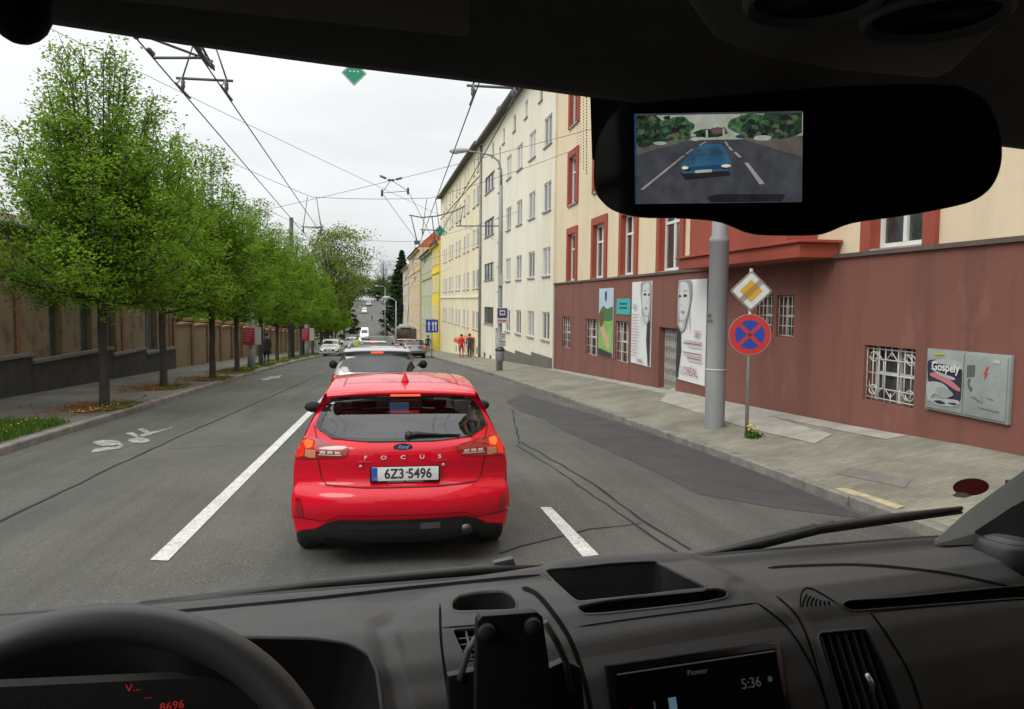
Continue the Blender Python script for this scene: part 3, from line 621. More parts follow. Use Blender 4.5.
# ---- left side: old building, garden wall
oldR = facade_mat('peeling_old_render', (.225, .18, .108), (.135, .10, .062), .45, .7)
wn_s = streaks
nn = oldR.node_tree; bb = nn.nodes['Principled BSDF']; src = bb.inputs['Base Color'].links[0].from_socket
t_ = [x for x in nn.nodes if x.type == 'TEX_COORD'][0]; z_ = nn.nodes.new('ShaderNodeTexNoise'); z_.inputs['Scale'].default_value = 1.7; z_.inputs['Detail'].default_value = 8
nn.links.new(t_.outputs['Object'], z_.inputs['Vector']); r_ = nn.nodes.new('ShaderNodeMapRange'); r_.inputs[1].default_value = .50; r_.inputs[2].default_value = .66; r_.inputs[4].default_value = .8; nn.links.new(z_.outputs[0], r_.inputs[0])
x_ = nn.nodes.new('ShaderNodeMix'); x_.data_type = 'RGBA'; nn.links.new(r_.outputs[0], x_.inputs[0]); nn.links.new(src, x_.inputs[6]); x_.inputs[7].default_value = (.12, .06, .04, 1); nn.links.new(x_.outputs[2], bb.inputs['Base Color'])
L1 = building('old_building', 'derelict ochre building with peeling render and shuttered openings behind the left trees')
FL = Fac((-10.0, -5), (-10.0, 39), -1); zbL = -5
def yL(px): return at(px, 330, x=-10).y
ol = []
for ya, yb, zt_, h in ((yL(0)-3.5, yL(0)-1.9, .05, 2.9), (yL(49), yL(62), -.15, 2.9), (yL(80), yL(92), -.15, 2.6), (yL(100), yL(116), -.15, 2.55), (yL(145), yL(157), -.25, 2.0), (yL(168), yL(179), -.3, 1.9), (9, 10.4, .2, 2.2), (4, 5.4, .2, 2.2)):
    ol.append((FL.U(ya), FL.U(yb), CZ+zt_-h, CZ+zt_))
mb = MB(); FL.wall(mb, zbL, CZ+1.9, ol, 0, .25); closing(FL, mb, zbL, CZ+1.9, 9); mb.build('wall', oldR, L1, fix=False)
roof(FL, L1, CZ+1.9, 1.3, mat('old_brown_tiles', (.085, .05, .035), .85, var=.3, vscale=4), back=9)
streaks(plinth_brown, (1, 1, .4), .9, .60, .64, .35, (.27, .12, .095)); streaks(plinth_brown, (1, 1, .25), 3, .60, .74, .5, (.12, .055, .045)); streaks(whiteR, (1, 1, .5), .5, .58, .66, .4, (.60, .55, .42))
shut = mat('grey_blue_shutter', (.065, .08, .08), .7, var=.3, vscale=3)
for o in ol:
    mb = MB(); FL.box(mb, o[0], o[1], o[2], o[3], -.25, -.22); 
    for k in range(5): FL.box(mb, o[0]+(o[1]-o[0])*k/4-.015, o[0]+(o[1]-o[0])*k/4+.015, o[2], o[3], -.22, -.20)
    mb.build('shutter', shut, L1)
mb = MB(); dst = mat('blackened_stone', (.035, .033, .032), .85, var=.35, vscale=2, bump=.5); stp = [(-5, 15.5), (15.5, 21.3), (21.3, 23.9), (23.9, 30.5), (30.5, 34.5), (34.5, 39)]
for i, (a_, b_) in enumerate(stp):
    zt_ = road_z((a_+b_)/2)+.15+ (1.25, 1.15, 1.0, .95, .9, .85)[i]; FL.box(mb, FL.U(a_), FL.U(b_)-.01, zbL, zt_, .002, .16, 0); FL.box(mb, FL.U(a_)-.05, FL.U(b_)-.03, zt_, zt_+.10, .001, .22, 1)
mb.build('stepped_plinth', [dst, mat('old_coping', (.15, .145, .13), .85, var=.2)], L1)
for yy in (yL(16), yL(122), 38.6):
    mb = MB(); FL.box(mb, FL.U(yy)-.12, FL.U(yy)+.12, -1, CZ+1.85, .001, .06); mb.build('pilaster', mat('brick_red', (.20, .085, .05), .85, var=.3, vscale=6), L1)
GW = empty('garden_wall', (-10, 40, 0), 'long low plaster and brick garden wall with pillars on the left pavement', 'wall')
mb = MB(); FG = Fac((-10.0, 39.05), (-10.4, 118), -1); pil = MB(); cop = MB(); y = 39.3; i = 0
while y < 117:
    ww = 3.6; zz = road_z(y+ww/2)+.15; ht = 2.05
    FG.box(mb, FG.U(y), FG.U(y+ww), zz-1, zz+ht, -.22, 0); FG.box(cop, FG.U(y), FG.U(y+ww), zz+ht, zz+ht+.12, -.3, .07)
    FG.box(pil, FG.U(y)-.25, FG.U(y)+.22, zz-1, zz+ht+.35, -.3, .08); FG.box(cop, FG.U(y)-.3, FG.U(y)+.27, zz+ht+.35, zz+ht+.48, -.35, .13); y += ww
o = rel(mb.build('wall_panel', facade_mat('garden_wall_render', (.24, .185, .105), (.17, .10, .065), .45, .7), GW)); rel(pil.build('pillars', mat('wall_brick', (.17, .085, .055), .85, var=.35, vscale=5, bump=.4), GW)); rel(cop.build('coping', mat('old_tile_coping', (.20, .085, .05), .85, var=.35, vscale=4), GW))

# ================================================================== TREES
def leaf_mat(name, c1, c2, tr=.35):
    m = bpy.data.materials.new(name); m.use_nodes = True; n = m.node_tree; n.nodes.clear()
    o = n.nodes.new('ShaderNodeOutputMaterial'); a = n.nodes.new('ShaderNodeAttribute'); a.attribute_name = 'tone'
    g = n.nodes.new('ShaderNodeMix'); g.data_type = 'RGBA'; g.inputs[6].default_value = (*c1, 1); g.inputs[7].default_value = (*c2, 1); n.links.new(a.outputs['Fac'], g.inputs[0])
    d = n.nodes.new('ShaderNodeBsdfDiffuse'); t = n.nodes.new('ShaderNodeBsdfTranslucent'); x = n.nodes.new('ShaderNodeMixShader'); x.inputs[0].default_value = tr
    n.links.new(g.outputs[2], d.inputs[0]); n.links.new(g.outputs[2], t.inputs[0]); n.links.new(d.outputs[0], x.inputs[1]); n.links.new(t.outputs[0], x.inputs[2]); n.links.new(x.outputs[0], o.inputs[0]); return m
LEAF = leaf_mat('hornbeam_leaves', (.075, .165, .018), (.27, .43, .045), .5)
LEAF2 = leaf_mat('pale_leaves', (.12, .17, .03), (.26, .32, .07), .4)
NEEDLE = leaf_mat('conifer_needles', (.018, .035, .018), (.04, .07, .03), .1)
DARKL = leaf_mat('dark_leaves', (.04, .08, .02), (.10, .16, .04), .3)
bark = mat('bark', (.05, .042, .035), .95, var=.3, vscale=6, bump=.8, bscale=25)
def leaves_mesh(name, C, size, m, flat=.6, tone=None):
    """C: n x 3 leaf centres; each leaf a small rhombus"""
    n = len(C); a = rng.normal(size=(n, 3)); a[:, 2] *= (1-flat)*1.2; a /= np.linalg.norm(a, axis=1)[:, None]
    b = rng.normal(size=(n, 3)); b[:, 2] *= (1-flat)*1.2; b -= (a*b).sum(1)[:, None]*a; b /= np.linalg.norm(b, axis=1)[:, None]
    s = (size*rng.uniform(.6, 1.3, n))[:, None]; V = np.empty((n, 4, 3)); V[:, 0] = C-a*s; V[:, 1] = C-b*s*.55; V[:, 2] = C+a*s; V[:, 3] = C+b*s*.55
    me = bpy.data.meshes.new(name); me.vertices.add(4*n); me.vertices.foreach_set('co', V.ravel()); me.loops.add(4*n); me.loops.foreach_set('vertex_index', np.arange(4*n, dtype=np.int32))
    me.polygons.add(n); me.polygons.foreach_set('loop_start', np.arange(0, 4*n, 4, dtype=np.int32)); me.update()
    at_ = me.attributes.new('tone', 'FLOAT', 'FACE'); tn = np.clip((rng.random(n)*.55 if tone is None else tone*.7+rng.random(n)*.3), 0, 1); at_.data.foreach_set('value', tn.astype(np.float32))
    me.materials.append(m); return me
def hornbeam(H, Rm, fork=2.3, nl=26, dens=1.0, leaf=.055, peak=.16, thin=1.0):
    """returns trunk mesh and crown mesh: ascending limbs, twigs with flat leaf sprays"""
    tb = MB(); tb.tube([(0, 0, -.1), (0, 0, .1), (.01, 0, .9), (-.02, .01, 1.6), (0, 0, fork), (0, 0, H*.55)], [.17, .125, .105, .10, .11, .045], 10)
    C = []; T = []
    def env(h):
        t = (h-fork*.85)/(H-fork*.85)
        if t < 0: return .3
        if t < peak: return Rm*(.55+.45*t/peak)
        return Rm*max(.0, 1-(t-peak)/(1-peak))**.80+.10
    for i in range(nl):
        az = i*2.4+random.uniform(-.3, .3); f = (i+.5)/nl                   # f 0 = outer low limb, 1 = leader
        top = fork+.5+(H-fork-.5)*(f**.8)*random.uniform(.86, 1.0); rr = env(top)*random.uniform(.75, .95); z0 = fork-.1+random.random()*.35+f*1.4
        P0 = np.array([0, 0, min(z0, top-.5)]); P3 = np.array([rr*math.cos(az), rr*math.sin(az), top]); L = np.linalg.norm(P3-P0)
        out_ = np.array([math.cos(az), math.sin(az), 0]); P1 = P0+out_*rr*.55+np.array([0, 0, (top-z0)*.22]); P2 = P0+out_*rr*1.0*(.95 if f < .6 else .7)+np.array([0, 0, (top-z0)*.62])
        bez = lambda t: (1-t)**3*P0+3*t*(1-t)**2*P1+3*t*t*(1-t)*P2+t**3*P3
        tb.tube([bez(t) for t in np.linspace(0, 1, 8)], list(np.linspace(.04, .006, 8)), 5, cap=False)
        nsub = int((8+L*5.2)*dens)
        for k in range(nsub):
            t = random.uniform(.10, 1.0); p = bez(t); a2 = az+random.gauss(0, 1.1)
            sl = random.uniform(.25, .95)*(1.15-.5*t); room = env(p[2])*1.05-math.hypot(p[0], p[1]); sl = min(sl, max(.22, room+.25))
            d = np.array([math.cos(a2), math.sin(a2), random.uniform(.1, .9)+.6*t if (p[2] > fork+1.6 or random.random() < .45) else random.uniform(-.75, .1)]); d /= np.linalg.norm(d); q = p+d*sl
            if k % 2 == 0: tb.tube([p, p+d*sl*.5+np.array([0, 0, .03]), q], [.012, .008, .004], 3, cap=False)
            nlv = int(34*sl*thin*(.7 if p[2] > H*.7 else 1.1)); tt = rng.random(nlv)**.7
            base = p+d*sl*tt[:, None]; off = rng.normal(size=(nlv, 3))*np.array([.15, .15, .055]); C.append(base+off)
            tn = random.random(); T.append(np.full(nlv, tn))
    C = np.concatenate(C); T = np.concatenate(T)
    tm = tb.mesh('trunk'); tm.materials.append(bark)
    return tm, leaves_mesh('crown', C, leaf, LEAF, .62, T), C
def place_tree(tm, cm, loc, rz, sc, label, cat='tree', group=None, name='street_tree'):
    t = empty(name, loc, label, cat, group, rz); t.scale = sc
    a = bpy.data.objects.new('trunk', tm); COL.objects.link(a); a.parent = t
    b = bpy.data.objects.new('crown', cm); COL.objects.link(b); b.parent = t; return t
random.seed(11)
v1 = hornbeam(8.9, 3.0, nl=68, dens=1.4, leaf=.045, thin=1.75); v2 = hornbeam(8.6, 2.25, nl=38, dens=1.25, leaf=.058, thin=1.4); v3 = hornbeam(8.6, 2.15, nl=36, dens=1.25, leaf=.058, peak=.25, thin=1.4)
grp = 'hornbeams along the left kerb'
tl = ['nearest and widest of the clipped hornbeams along the left kerb', 'second hornbeam of the left row, slim crown over the shuttered building', 'third hornbeam of the left row, at the start of the garden wall',
      'fourth hornbeam of the left row, just before the grey post with a red sign', 'fifth hornbeam of the left row, just past the grey post with a red sign', 'sixth hornbeam of the left row', 'seventh hornbeam of the left row', 'eighth hornbeam of the left row',
      'ninth hornbeam of the left row', 'tenth hornbeam of the left row', 'eleventh hornbeam of the left row', 'twelfth hornbeam of the left row', 'thirteenth and last hornbeam of the left row before the junction']
ty = [18.4, 24.7, 29.2, 34.2, 41, 47, 53, 59, 66, 73, 81, 90, 100]; tx = [-6.65, -7.05, -6.5, -6.55, -6.6, -6.6, -6.6, -6.5, -6.3, -6.2, -6.3, -6.3, -6.6]
for i, (x, y, l) in enumerate(zip(tx, ty, tl)):
    x, y = V2(x, y); tx[i], ty[i] = x, y; v = v1 if i == 0 else (v2, v3)[i % 2]; s = 1 if i == 0 else random.uniform(.93, 1.05)
    place_tree(v[0], v[1], (x, y, road_z(y)+.13), 0.3 if i == 0 else random.uniform(0, 6), (s, s, s), l, group=grp)
# ragged far trees: broad, conifer, bare
def blob_tree(H, Rm, n_cl, leaf, m, trunk_h=2.0, conifer=False, lean=0, per=70, cl=.5, bare=False):
    tb = MB(); tb.tube([(0, 0, -.3), (lean*.2, 0, H*.4), (lean*.6, 0, H*(.8 if not conifer else .97))], [.22, .15, .03], 7); C = []; T = []
    for i in range(n_cl):
        if conifer:
            h = random.random()**.75; z = H*(.06+.92*h); r = Rm*(1-h)**.9+.1; a = random.uniform(0, 6.3); rr = r*random.uniform(.35, 1.05); p = np.array([rr*math.cos(a), rr*math.sin(a), z-.22*rr])
            s = np.array([.5, .5, .22])*cl*(1.3-h)
        else:
            a = random.uniform(0, 6.3); u = random.uniform(-1, 1); k = random.random()**.4; q = math.sqrt(1-u*u)
            p = np.array([Rm*k*q*math.cos(a), Rm*k*q*math.sin(a), trunk_h+(H-trunk_h)*.5*(1+u*k)]); p[0] += lean*(p[2]/H)
            if not bare or i % 3 == 0: tb.tube([(lean*.4*p[2]/H, 0, max(trunk_h*.8, p[2]*.5)), p*np.array([.5, .5, .85]), p], [.06, .04, .01], 4, cap=False)
            if bare:
                for _ in range(5): e = p+rng.normal(size=3)*Rm*.22; tb.tube([p, e], [.018, .006], 3, cap=False)
            s = np.array([1, 1, .6])*cl
        C.append(p+rng.normal(size=(per, 3))*s*.6); T.append(np.full(per, random.random()))
    C = np.concatenate(C); tm = tb.mesh('trunk'); tm.materials.append(bark); return tm, leaves_mesh('crown', C, leaf, m, .3, np.concatenate(T))
def put(v, px, y, dz, label, sc=1.0, rz=0, name='tree', grp=None, x=None):
    x = at(px, 320, y=y).x if x is None else x
    return place_tree(v[0], v[1], (x, y, road_z(y)+dz), rz, (sc, sc, sc), label, group=grp, name=name)
random.seed(5)
broad = blob_tree(13, 3.6, 130, .11, LEAF2, 4, lean=1.5, per=110, cl=.9); put(broad, 326, 84, 0, 'tall pale green broadleaf tree rising behind the hornbeam row, leaning over the street', 1.05, 0, 'broadleaf_tree')
broad2 = blob_tree(10, 4.5, 130, .17, LEAF, 2, per=60, cl=1.1)
bareT = blob_tree(12, 3.0, 60, .07, LEAF2, 5, per=6, cl=.8, bare=True); put(bareT, 303, 70, 0, 'thin nearly bare tree with upright branches above the hornbeam row', 1.0, .5, 'bare_tree')
con = blob_tree(17, 4.4, 420, .22, NEEDLE, conifer=True, per=50, cl=1.0)
cn = put(con, 344, 140, .5, 'tall dark conifer at the left of the uphill road', .95, 0, 'conifer'); cn.scale = (.68, .68, .85); put(con, 357, 156, 0, 'smaller dark conifer beside the tall one, left of the uphill road', .6, 2, 'conifer', x=-12)
put(con, 393, 205, 0, 'tall dark conifer at the right of the uphill road', 1.3, 1, 'conifer', x=3.6); put(con, 0, 190, -.5, 'dark conifer below the tall one, right of the uphill road', .85, 3, 'conifer', x=2.9+1.6); put(con, 0, 222, 0, 'dark conifer behind the tall one, right of the uphill road', .95, 3, 'conifer', x=3.4)
bare2 = blob_tree(19, 8, 160, .14, LEAF2, 5, per=8, cl=1.3, bare=True); put(bare2, 376, 300, -1, 'wide bare crowned tree on the crest of the hill', 1.0, 1, 'bare_tree', x=-1.5); put(bare2, 0, 330, 0, 'grey bare tree behind the crest, left of the wide one', .8, 2, 'bare_tree', x=-12)
dk = blob_tree(9, 4.6, 110, .22, DARKL, 1.2, per=60, cl=1.2)
dl_ = ['dark leafy tree left of the uphill road, lowest of five', 'dark leafy tree left of the uphill road, second going up', 'dark leafy tree left of the uphill road, third going up', 'dark leafy tree left of the uphill road, fourth going up', 'dark leafy tree left of the uphill road, near the crest']
for (x, y, s), l in zip(((-14, 175, 1.1), (-14.5, 205, 1.0), (-15, 230, 1.0), (-16, 255, .9), (-16.5, 280, .8)), dl_): put(dk, 0, y, 0, l, s, y, 'leafy_tree', 'leafy trees left of the uphill road', x=x)
dl_ = ['dark leafy tree at the crest, behind the parked white cars', 'dark leafy tree at the crest, right of the road end', 'green tree right of the uphill road, below the crest', 'green tree right of the uphill road, half way up', 'dark low tree closing the top of the road, leftmost of the crest']
for (x, y, s), l in zip(((-4, 322, 1.15), (4, 300, 1.3), (5.5, 265, 1.2), (6.5, 240, 1.1), (-13, 325, 1.35)), dl_): put(dk, 0, y, -1, l, s, y, 'leafy_tree', 'leafy trees at the crest', x=x)
bk = ['green tree behind the garden wall, nearest of six', 'green tree behind the garden wall, second of six', 'green tree behind the garden wall, third of six', 'green tree behind the garden wall, fourth of six', 'green tree behind the garden wall, fifth of six', 'green tree behind the garden wall, farthest of six']
for (x, y, s), l in zip(((-16, 62, .7), (-15, 76, .8), (-17, 90, .95), (-13.5, 104, 1), (-13, 118, 1.0), (-12.5, 132, 1)), bk): put(broad2, 0, y, .2, l, s, y, 'garden_tree', 'trees behind the garden wall', x=x)
# orange roofed house behind the garden wall
HB = building('garden_house', 'ochre house with brown tiled roof behind the garden wall, seen over the trees'); FH = Fac((-16, 96), (-17, 108), -1)
mb = MB(); FH.wall(mb, -6, CZ+6.2, [(2, 3.2, 0, 1.6), (5, 6.2, 0, 1.6), (8.5, 9.7, 0, 1.6), (2, 3.2, 3.4, 5), (5, 6.2, 3.4, 5), (8.5, 9.7, 3.4, 5)]); closing(FH, mb, -6, CZ+6.2, 9); mb.build('wall', oldR, HB, fix=False); roof(FH, HB, CZ+6.2, 2.4, roof_tile, 9)
for a_ in (2, 5, 8.5):
    for z_ in (0, 3.4): FH.window(HB, a_, a_+1.2, z_, z_+1.6)
# ---- grass, tree pits, dandelions
grassM = leaf_mat('grass_blades', (.045, .10, .02), (.15, .25, .045), .3); dand = mat('dandelion_yellow', (.75, .55, .02), .7)
def grass(name, x0, x1, y0, y1, n, h=.09, dl=0, base=True, m=None):
    pts = []
    while len(pts) < n:
        x, y = random.uniform(x0, x1), random.uniform(y0, y1); ex = min(x-x0, x1-x, .25)/.25; ey = min(y-y0, y1-y, .5)/.5
        if random.random() < min(ex, ey)+.12: pts.append((x, y))
    P = np.array([(x, y, road_z(y)+.13) for x, y in pts]); V = np.empty((n, 4, 3)); a = rng.uniform(0, 6.28, n); hh = h*rng.uniform(.3, 1.3, n)*(.55+.6*np.sin(P[:, 0]*7+np.sin(P[:, 1]*3)*2)**2); w_ = .012
    dx = np.stack([np.cos(a)*w_, np.sin(a)*w_, np.zeros(n)], 1); tip = np.stack([rng.normal(0, .03, n), rng.normal(0, .03, n), hh], 1)
    V[:, 0] = P-dx; V[:, 1] = P+dx; V[:, 2] = P+tip+dx*.2; V[:, 3] = P+tip-dx*.2
    me = bpy.data.meshes.new(name); me.vertices.add(4*n); me.vertices.foreach_set('co', V.ravel()); me.loops.add(4*n); me.loops.foreach_set('vertex_index', np.arange(4*n, dtype=np.int32)); me.polygons.add(n); me.polygons.foreach_set('loop_start', np.arange(0, 4*n, 4, dtype=np.int32)); me.update()
    at_ = me.attributes.new('tone', 'FLOAT', 'FACE'); at_.data.foreach_set('value', rng.random(n).astype(np.float32)); tag(link(name, me, m or grassM), kind='stuff')
random.seed(3)
grass('grass', -7.6, -6.1, 8, 16.4, 30000, .13); 
for i, y in enumerate(ty[:9]):
    x = tx[i]; sheet('tree_pit', [(x+.55+.1*math.sin(k*1.7) if False else x+(.62 if k else .62)*math.cos(k*.5236)*1.0*random.uniform(.85, 1.1), y+1.3*math.sin(k*.5236)*random.uniform(.85, 1.15)) for k in range(12)], .152, soil)
    grass('grass', x+.05, x+.6, y-1.2, y+1.2, 1100 if i < 4 else 500, .06)
for y0, y1 in ((35.5, 40), (42, 46), (48, 52), (54, 66), (67, 80)): grass('grass', -7.4, -6.1, y0, y1, 4000, .08)
dm = MB(); 
def dandy(x, y, z, r=.02): dm.lathe([(.003, -.06), (.003, 0), (r, .003), (r*.8, .012), (0.001, .016)], (x, y, z), 6)
for _ in range(70): y = random.uniform(8, 16.2); dandy(random.uniform(-7.4, -6.2), y, road_z(y)+.24)
for _ in range(16): y = random.uniform(17.6, 19.6); dandy(random.uniform(-6.6, -6.15), y, road_z(y)+.2)
for _ in range(60): y = random.uniform(35.5, 60); dandy(random.uniform(-7.3, -6.15), y, road_z(y)+.21, .03)
tag(dm.build('dandelion_flowers', dand, fix=False), kind='stuff')
# fallen brown leaves round the first pits
for i in range(4):
    C = np.array([(tx[i]+random.gauss(-.25, .5), ty[i]+random.gauss(-.1, 1.0), 0) for _ in range(2600)]); C[:, 2] = [road_z(c[1])+.165 for c in C]
    me = leaves_mesh('fallen_leaves', C, .03, leaf_mat('brown_leaves', (.16, .08, .03), (.32, .16, .06), .1) if i == 0 else bpy.data.materials['brown_leaves'], .95); tag(link('fallen_leaves', me, None), kind='stuff')
# weeds by the sign post
wp = at(757, 440, y=12.9); wp = Vector((5.9, 12.0, 0)); wz = fz_r(wp.x, wp.y)
C = np.array([(wp.x+random.gauss(0, .06), wp.y+random.gauss(0, .06), wz+abs(random.gauss(0, .05))) for _ in range(200)]); wd = empty('dandelion_plant', (wp.x, wp.y, wz), 'small yellow flowering dandelion at the foot of the sign post', 'plant')
me = leaves_mesh('foliage', C-np.array([wp.x, wp.y, wz]), .035, grassM, .4); link('foliage', me, None, wd)
fm_ = MB()
for _ in range(9): fm_.lathe([(.003, -.08), (.003, 0), (.026, .003), (.02, .014), (.001, .018)], (random.gauss(.0, .06), random.gauss(0, .06), random.uniform(.12, .2)), 7)
fm_.build('flower', dand, wd, fix=False)

# ================================================================== STREET FURNITURE
steel = mat('grey_painted_steel', (.235, .25, .26), .55, var=.12, vscale=2, bump=.1, vmap=(1, 1, .3)); galv = mat('galvanised_steel', (.33, .34, .33), .45, metal=.5, var=.15, vscale=8)
def pole_thing(name, label, x, y, z, prof, m=steel, cat='pole', n=20, grp=None):
    e = empty(name, (x, y, z), label, cat, grp); mb = MB(); mb.lathe(prof, n=n); mb.build('pole', m, e, fix=False); return e
BP = pole_thing('tram_pole', 'thick grey steel pole on the right pavement beside the two road signs', *V2(5.94, 14.2), fz_r(*V2(5.94, 14.2)), [(.176, -.1), (.176, .0), (.176, 1.05), (.172, 1.06), (.170, 3.32), (.178, 3.33), (.178, 3.40), (.138, 3.46), (.135, 6.9), (.14, 6.95), (.12, 9), (.0, 9.02)], n=32)
mb = MB(); mb.lathe([(.180, 1.045), (.182, 1.05), (.182, 1.065), (.178, 1.07)], n=32); mb.build('band', mat('white_band', (.5, .5, .5), .6), BP, fix=False)
text('lettering', '87\n1016', .09, frameM((-.178, -.06, 1.98), (.25, -1, 0), (0, 0, 1)), ink, BP)
# signs
SP = empty('sign_post', (V2(5.84, 12.85)[0]+.07, V2(5.84, 12.85)[1], fz_r(*V2(5.84, 12.85))), 'slim galvanised post carrying the yellow priority diamond and the blue no stopping disc', 'sign post')
mb = MB(); mb.tube([(0, 0, -.1), (0, 0, 2.78)], .03, 12); mb.build('pole', galv, SP)
sw = mat('sign_white', (.62, .62, .60), .4, var=.05, vscale=5); syel = mat('sign_yellow', (.62, .33, .015), .4); sblk = mat('sign_black', (.03, .03, .03), .4); sred = mat('sign_red', (.50, .03, .025), .4); sblu = mat('sign_blue', (.015, .05, .33), .4); sgrey = mat('sign_grey', (.16, .16, .16), .5)
tow = Vector((-.35, -1, 0)).normalized(); uu = Vector((-tow.y, tow.x, 0)); uu = Vector((tow.y*-1, tow.x, 0)); 
if uu.x < 0: uu = -uu
SC = Vector((0, 0, 0))
def disc_pts(c, r, n, nrm_off, rot=0): return [c+tow*nrm_off+uu*(r*math.cos(2*math.pi*k/n+rot))+Vector((0, 0, r*math.sin(2*math.pi*k/n+rot))) for k in range(n)]
def rounded_diamond(c, h, off, rr=.04):
    out = []
    for k in range(4):
        a0 = math.pi/2*k; tip = Vector((math.cos(a0), math.sin(a0))); 
        for s in (-1, -.5, 0, .5, 1):
            ang = a0+s*math.pi/4; cc = tip*(h-rr*math.sqrt(2)); out.append((cc.x+rr*math.cos(ang), cc.y+rr*math.sin(ang)))
    return [c+tow*off+uu*a+Vector((0, 0, b)) for a, b in out]
def zr_(py, px): p = at(px, py, y=SP.location.y); return p.z-SP.location.z
cD = Vector((0, 0, zr_(291, 752))); cR = Vector((0, 0, zr_(334.5, 751)))
mb = MB(); mb.prism(rounded_diamond(cD, .335, .03), tow*.02, 0); mb.poly(rounded_diamond(cD, .315, .0515, .035), 2); mb.poly(rounded_diamond(cD, .30, .053, .03), 1); mb.poly(rounded_diamond(cD, .175, .0545, .008), 0) 
pd = mb.build('priority_sign', [galv, sw, sblk, syel], SP, fix=True); 
mb = MB(); mb.poly(rounded_diamond(cD, .178, .0542, .008), 1); mb.poly(rounded_diamond(cD, .168, .0552, .006), 0)
d_ = (uu+Vector((0, 0, 1))).normalized(); e_ = (uu-Vector((0, 0, 1))).normalized()
for k in (-2, -1, 0, 1, 2):
    o_ = cD+tow*.057+e_*k*.019; mb.poly([o_-d_*.225-e_*.005, o_+d_*.225-e_*.005, o_+d_*.225+e_*.005, o_-d_*.225+e_*.005], 2)
mb.build('diamond_marking', [syel, sblk, mat('sign_stripe', (.20, .16, .08), .5)], pd, fix=False)
mb = MB(); mb.prism(disc_pts(cR, .335, 40, .03), tow*.02, 0); mb.poly(disc_pts(cR, .325, 40, .0515), 1); pr_ = mb.build('no_stopping_sign', [galv, sred], SP)
mb = MB(); mb.poly(disc_pts(cR, .235, 40, .0530), 0)
for q_ in (d_, e_):
    p_ = q_.cross(tow).normalized(); o_ = cR+tow*.0545; mb.poly([o_-q_*.24-p_*.03, o_+q_*.24-p_*.03, o_+q_*.24+p_*.03, o_-q_*.24+p_*.03], 1)
mb.build('disc_marking', [sblu, sred], pr_, fix=False)
mb = MB(); 
for c_ in (cD, cR): mb.box(c_+tow*.015, (.10, .05, .04)); 
mb.build('clamp', galv, SP)
# street lamp with the bus stop
SL = empty('street_lamp', (5.1, 35.85, fz_r(5.1, 35.85)), 'tall grey lamp post with long curved arm over the bus stop sign', 'street lamp'); zt_ = at(500, 165, y=35.85).z-SL.location.z
mb = MB(); mb.tube([(0, 0, -.1), (0, 0, 1.2), (0, 0, 1.25), (0, 0, 6), (0, 0, zt_-.9)], [.15, .15, .11, .10, .075], 14); mb.build('pole', steel, SL)
mb = MB(); mb.tube([(0, 0, zt_-.92), (0, 0, zt_-.3), (-.12, 0, zt_+.15), (-.45, 0, zt_+.42), (-1.2, -.05, zt_+.52), (-1.75, -.1, zt_+.58)], [.06, .055, .05, .04, .035, .03], 8); mb.build('arm', steel, SL)
mb = MB(); mb.lathe([(.02, -.1), (.09, -.02), (.12, .2), (.13, .5), (.08, .72), (.01, .78)], (-1.6, -.1, zt_+.58), 12, M=Matrix.Rotation(R(-95), 4, 'Y')); lh = mb.build('lamp_head', mat('lamp_grey', (.35, .36, .36), .5), SL)
mb = MB(); mb.lathe([(.01, .25), (.10, .3), (.12, .5), (.09, .66), (.01, .7)], (-1.6, -.1, zt_+.545), 12, M=Matrix.Rotation(R(-95), 4, 'Y')); mb.build('lens', mat('lamp_lens', (.45, .46, .45), .2), lh)
mb = MB(); mb.box((0, -.14, at(500, 280, y=35.85).z-SL.location.z), (.2, .12, .55)); mb.build('control_box', mat('pale_box', (.42, .44, .42), .5), SL)
zs = at(502, 313, y=36.1).z
BS = empty('bus_stop_sign', (5.15, 35.67, SL.location.z), 'white and dark blue bus stop flag with timetable panels on the lamp post', 'sign')
def q3(mb, cx, z, w_, h, off, mi): mb.poly([(cx-w_/2, -off, z-h/2), (cx+w_/2, -off, z-h/2), (cx+w_/2, -off, z+h/2), (cx-w_/2, -off, z+h/2)], mi)
z0 = zs-SL.location.z; mb = MB(); mb.box((0.03, 0, z0), (.50, .03, .50), 0); q3(mb, .03, z0, .44, .44, .017, 1); q3(mb, .03, z0+.02, .26, .24, .019, 0); q3(mb, .03, z0+.03, .18, .09, .021, 1); q3(mb, -.02, z0-.055, .04, .03, .021, 1); q3(mb, .08, z0-.055, .04, .03, .021, 1)
mb.box((0.03, 0, z0-.36), (.50, .03, .2), 0); q3(mb, .03, z0-.33, .40, .05, .019, 2); q3(mb, .03, z0-.40, .36, .03, .019, 1)
mb.build('stop_flag', [sw, mat('navy', (.03, .03, .16), .5), sred], BS)
for k, dz in enumerate((1.0, 1.33)):
    mb = MB(); mb.box((.03, 0, z0-dz-.05), (.34, .03, .3), 0); q3(mb, .03, z0-dz+.04, .28, .05, .018, 1)
    for j in range(6): q3(mb, .03, z0-dz-.02-j*.027, .26, .01, .018, 1)
    mb.build('timetable', [sw, sgrey], BS)
LB = empty('litter_bin', (5.07, 35.6, SL.location.z), 'grey litter bin with dark hood at the foot of the lamp post', 'litter bin')
mb = MB(); mb.lathe([(.17, .45), (.19, .5), (.2, .85), (.2, .9)], (0, -.08, 0), 16); mb.build('body', mat('bin_grey', (.22, .23, .23), .6), LB)
mb = MB(); mb.lathe([(.2, .9), (.22, .93), (.22, 1.0), (.16, 1.08), (.01, 1.1)], (0, -.08, 0), 16); mb.build('hood', mat('bin_dark', (.04, .04, .045), .5), LB)
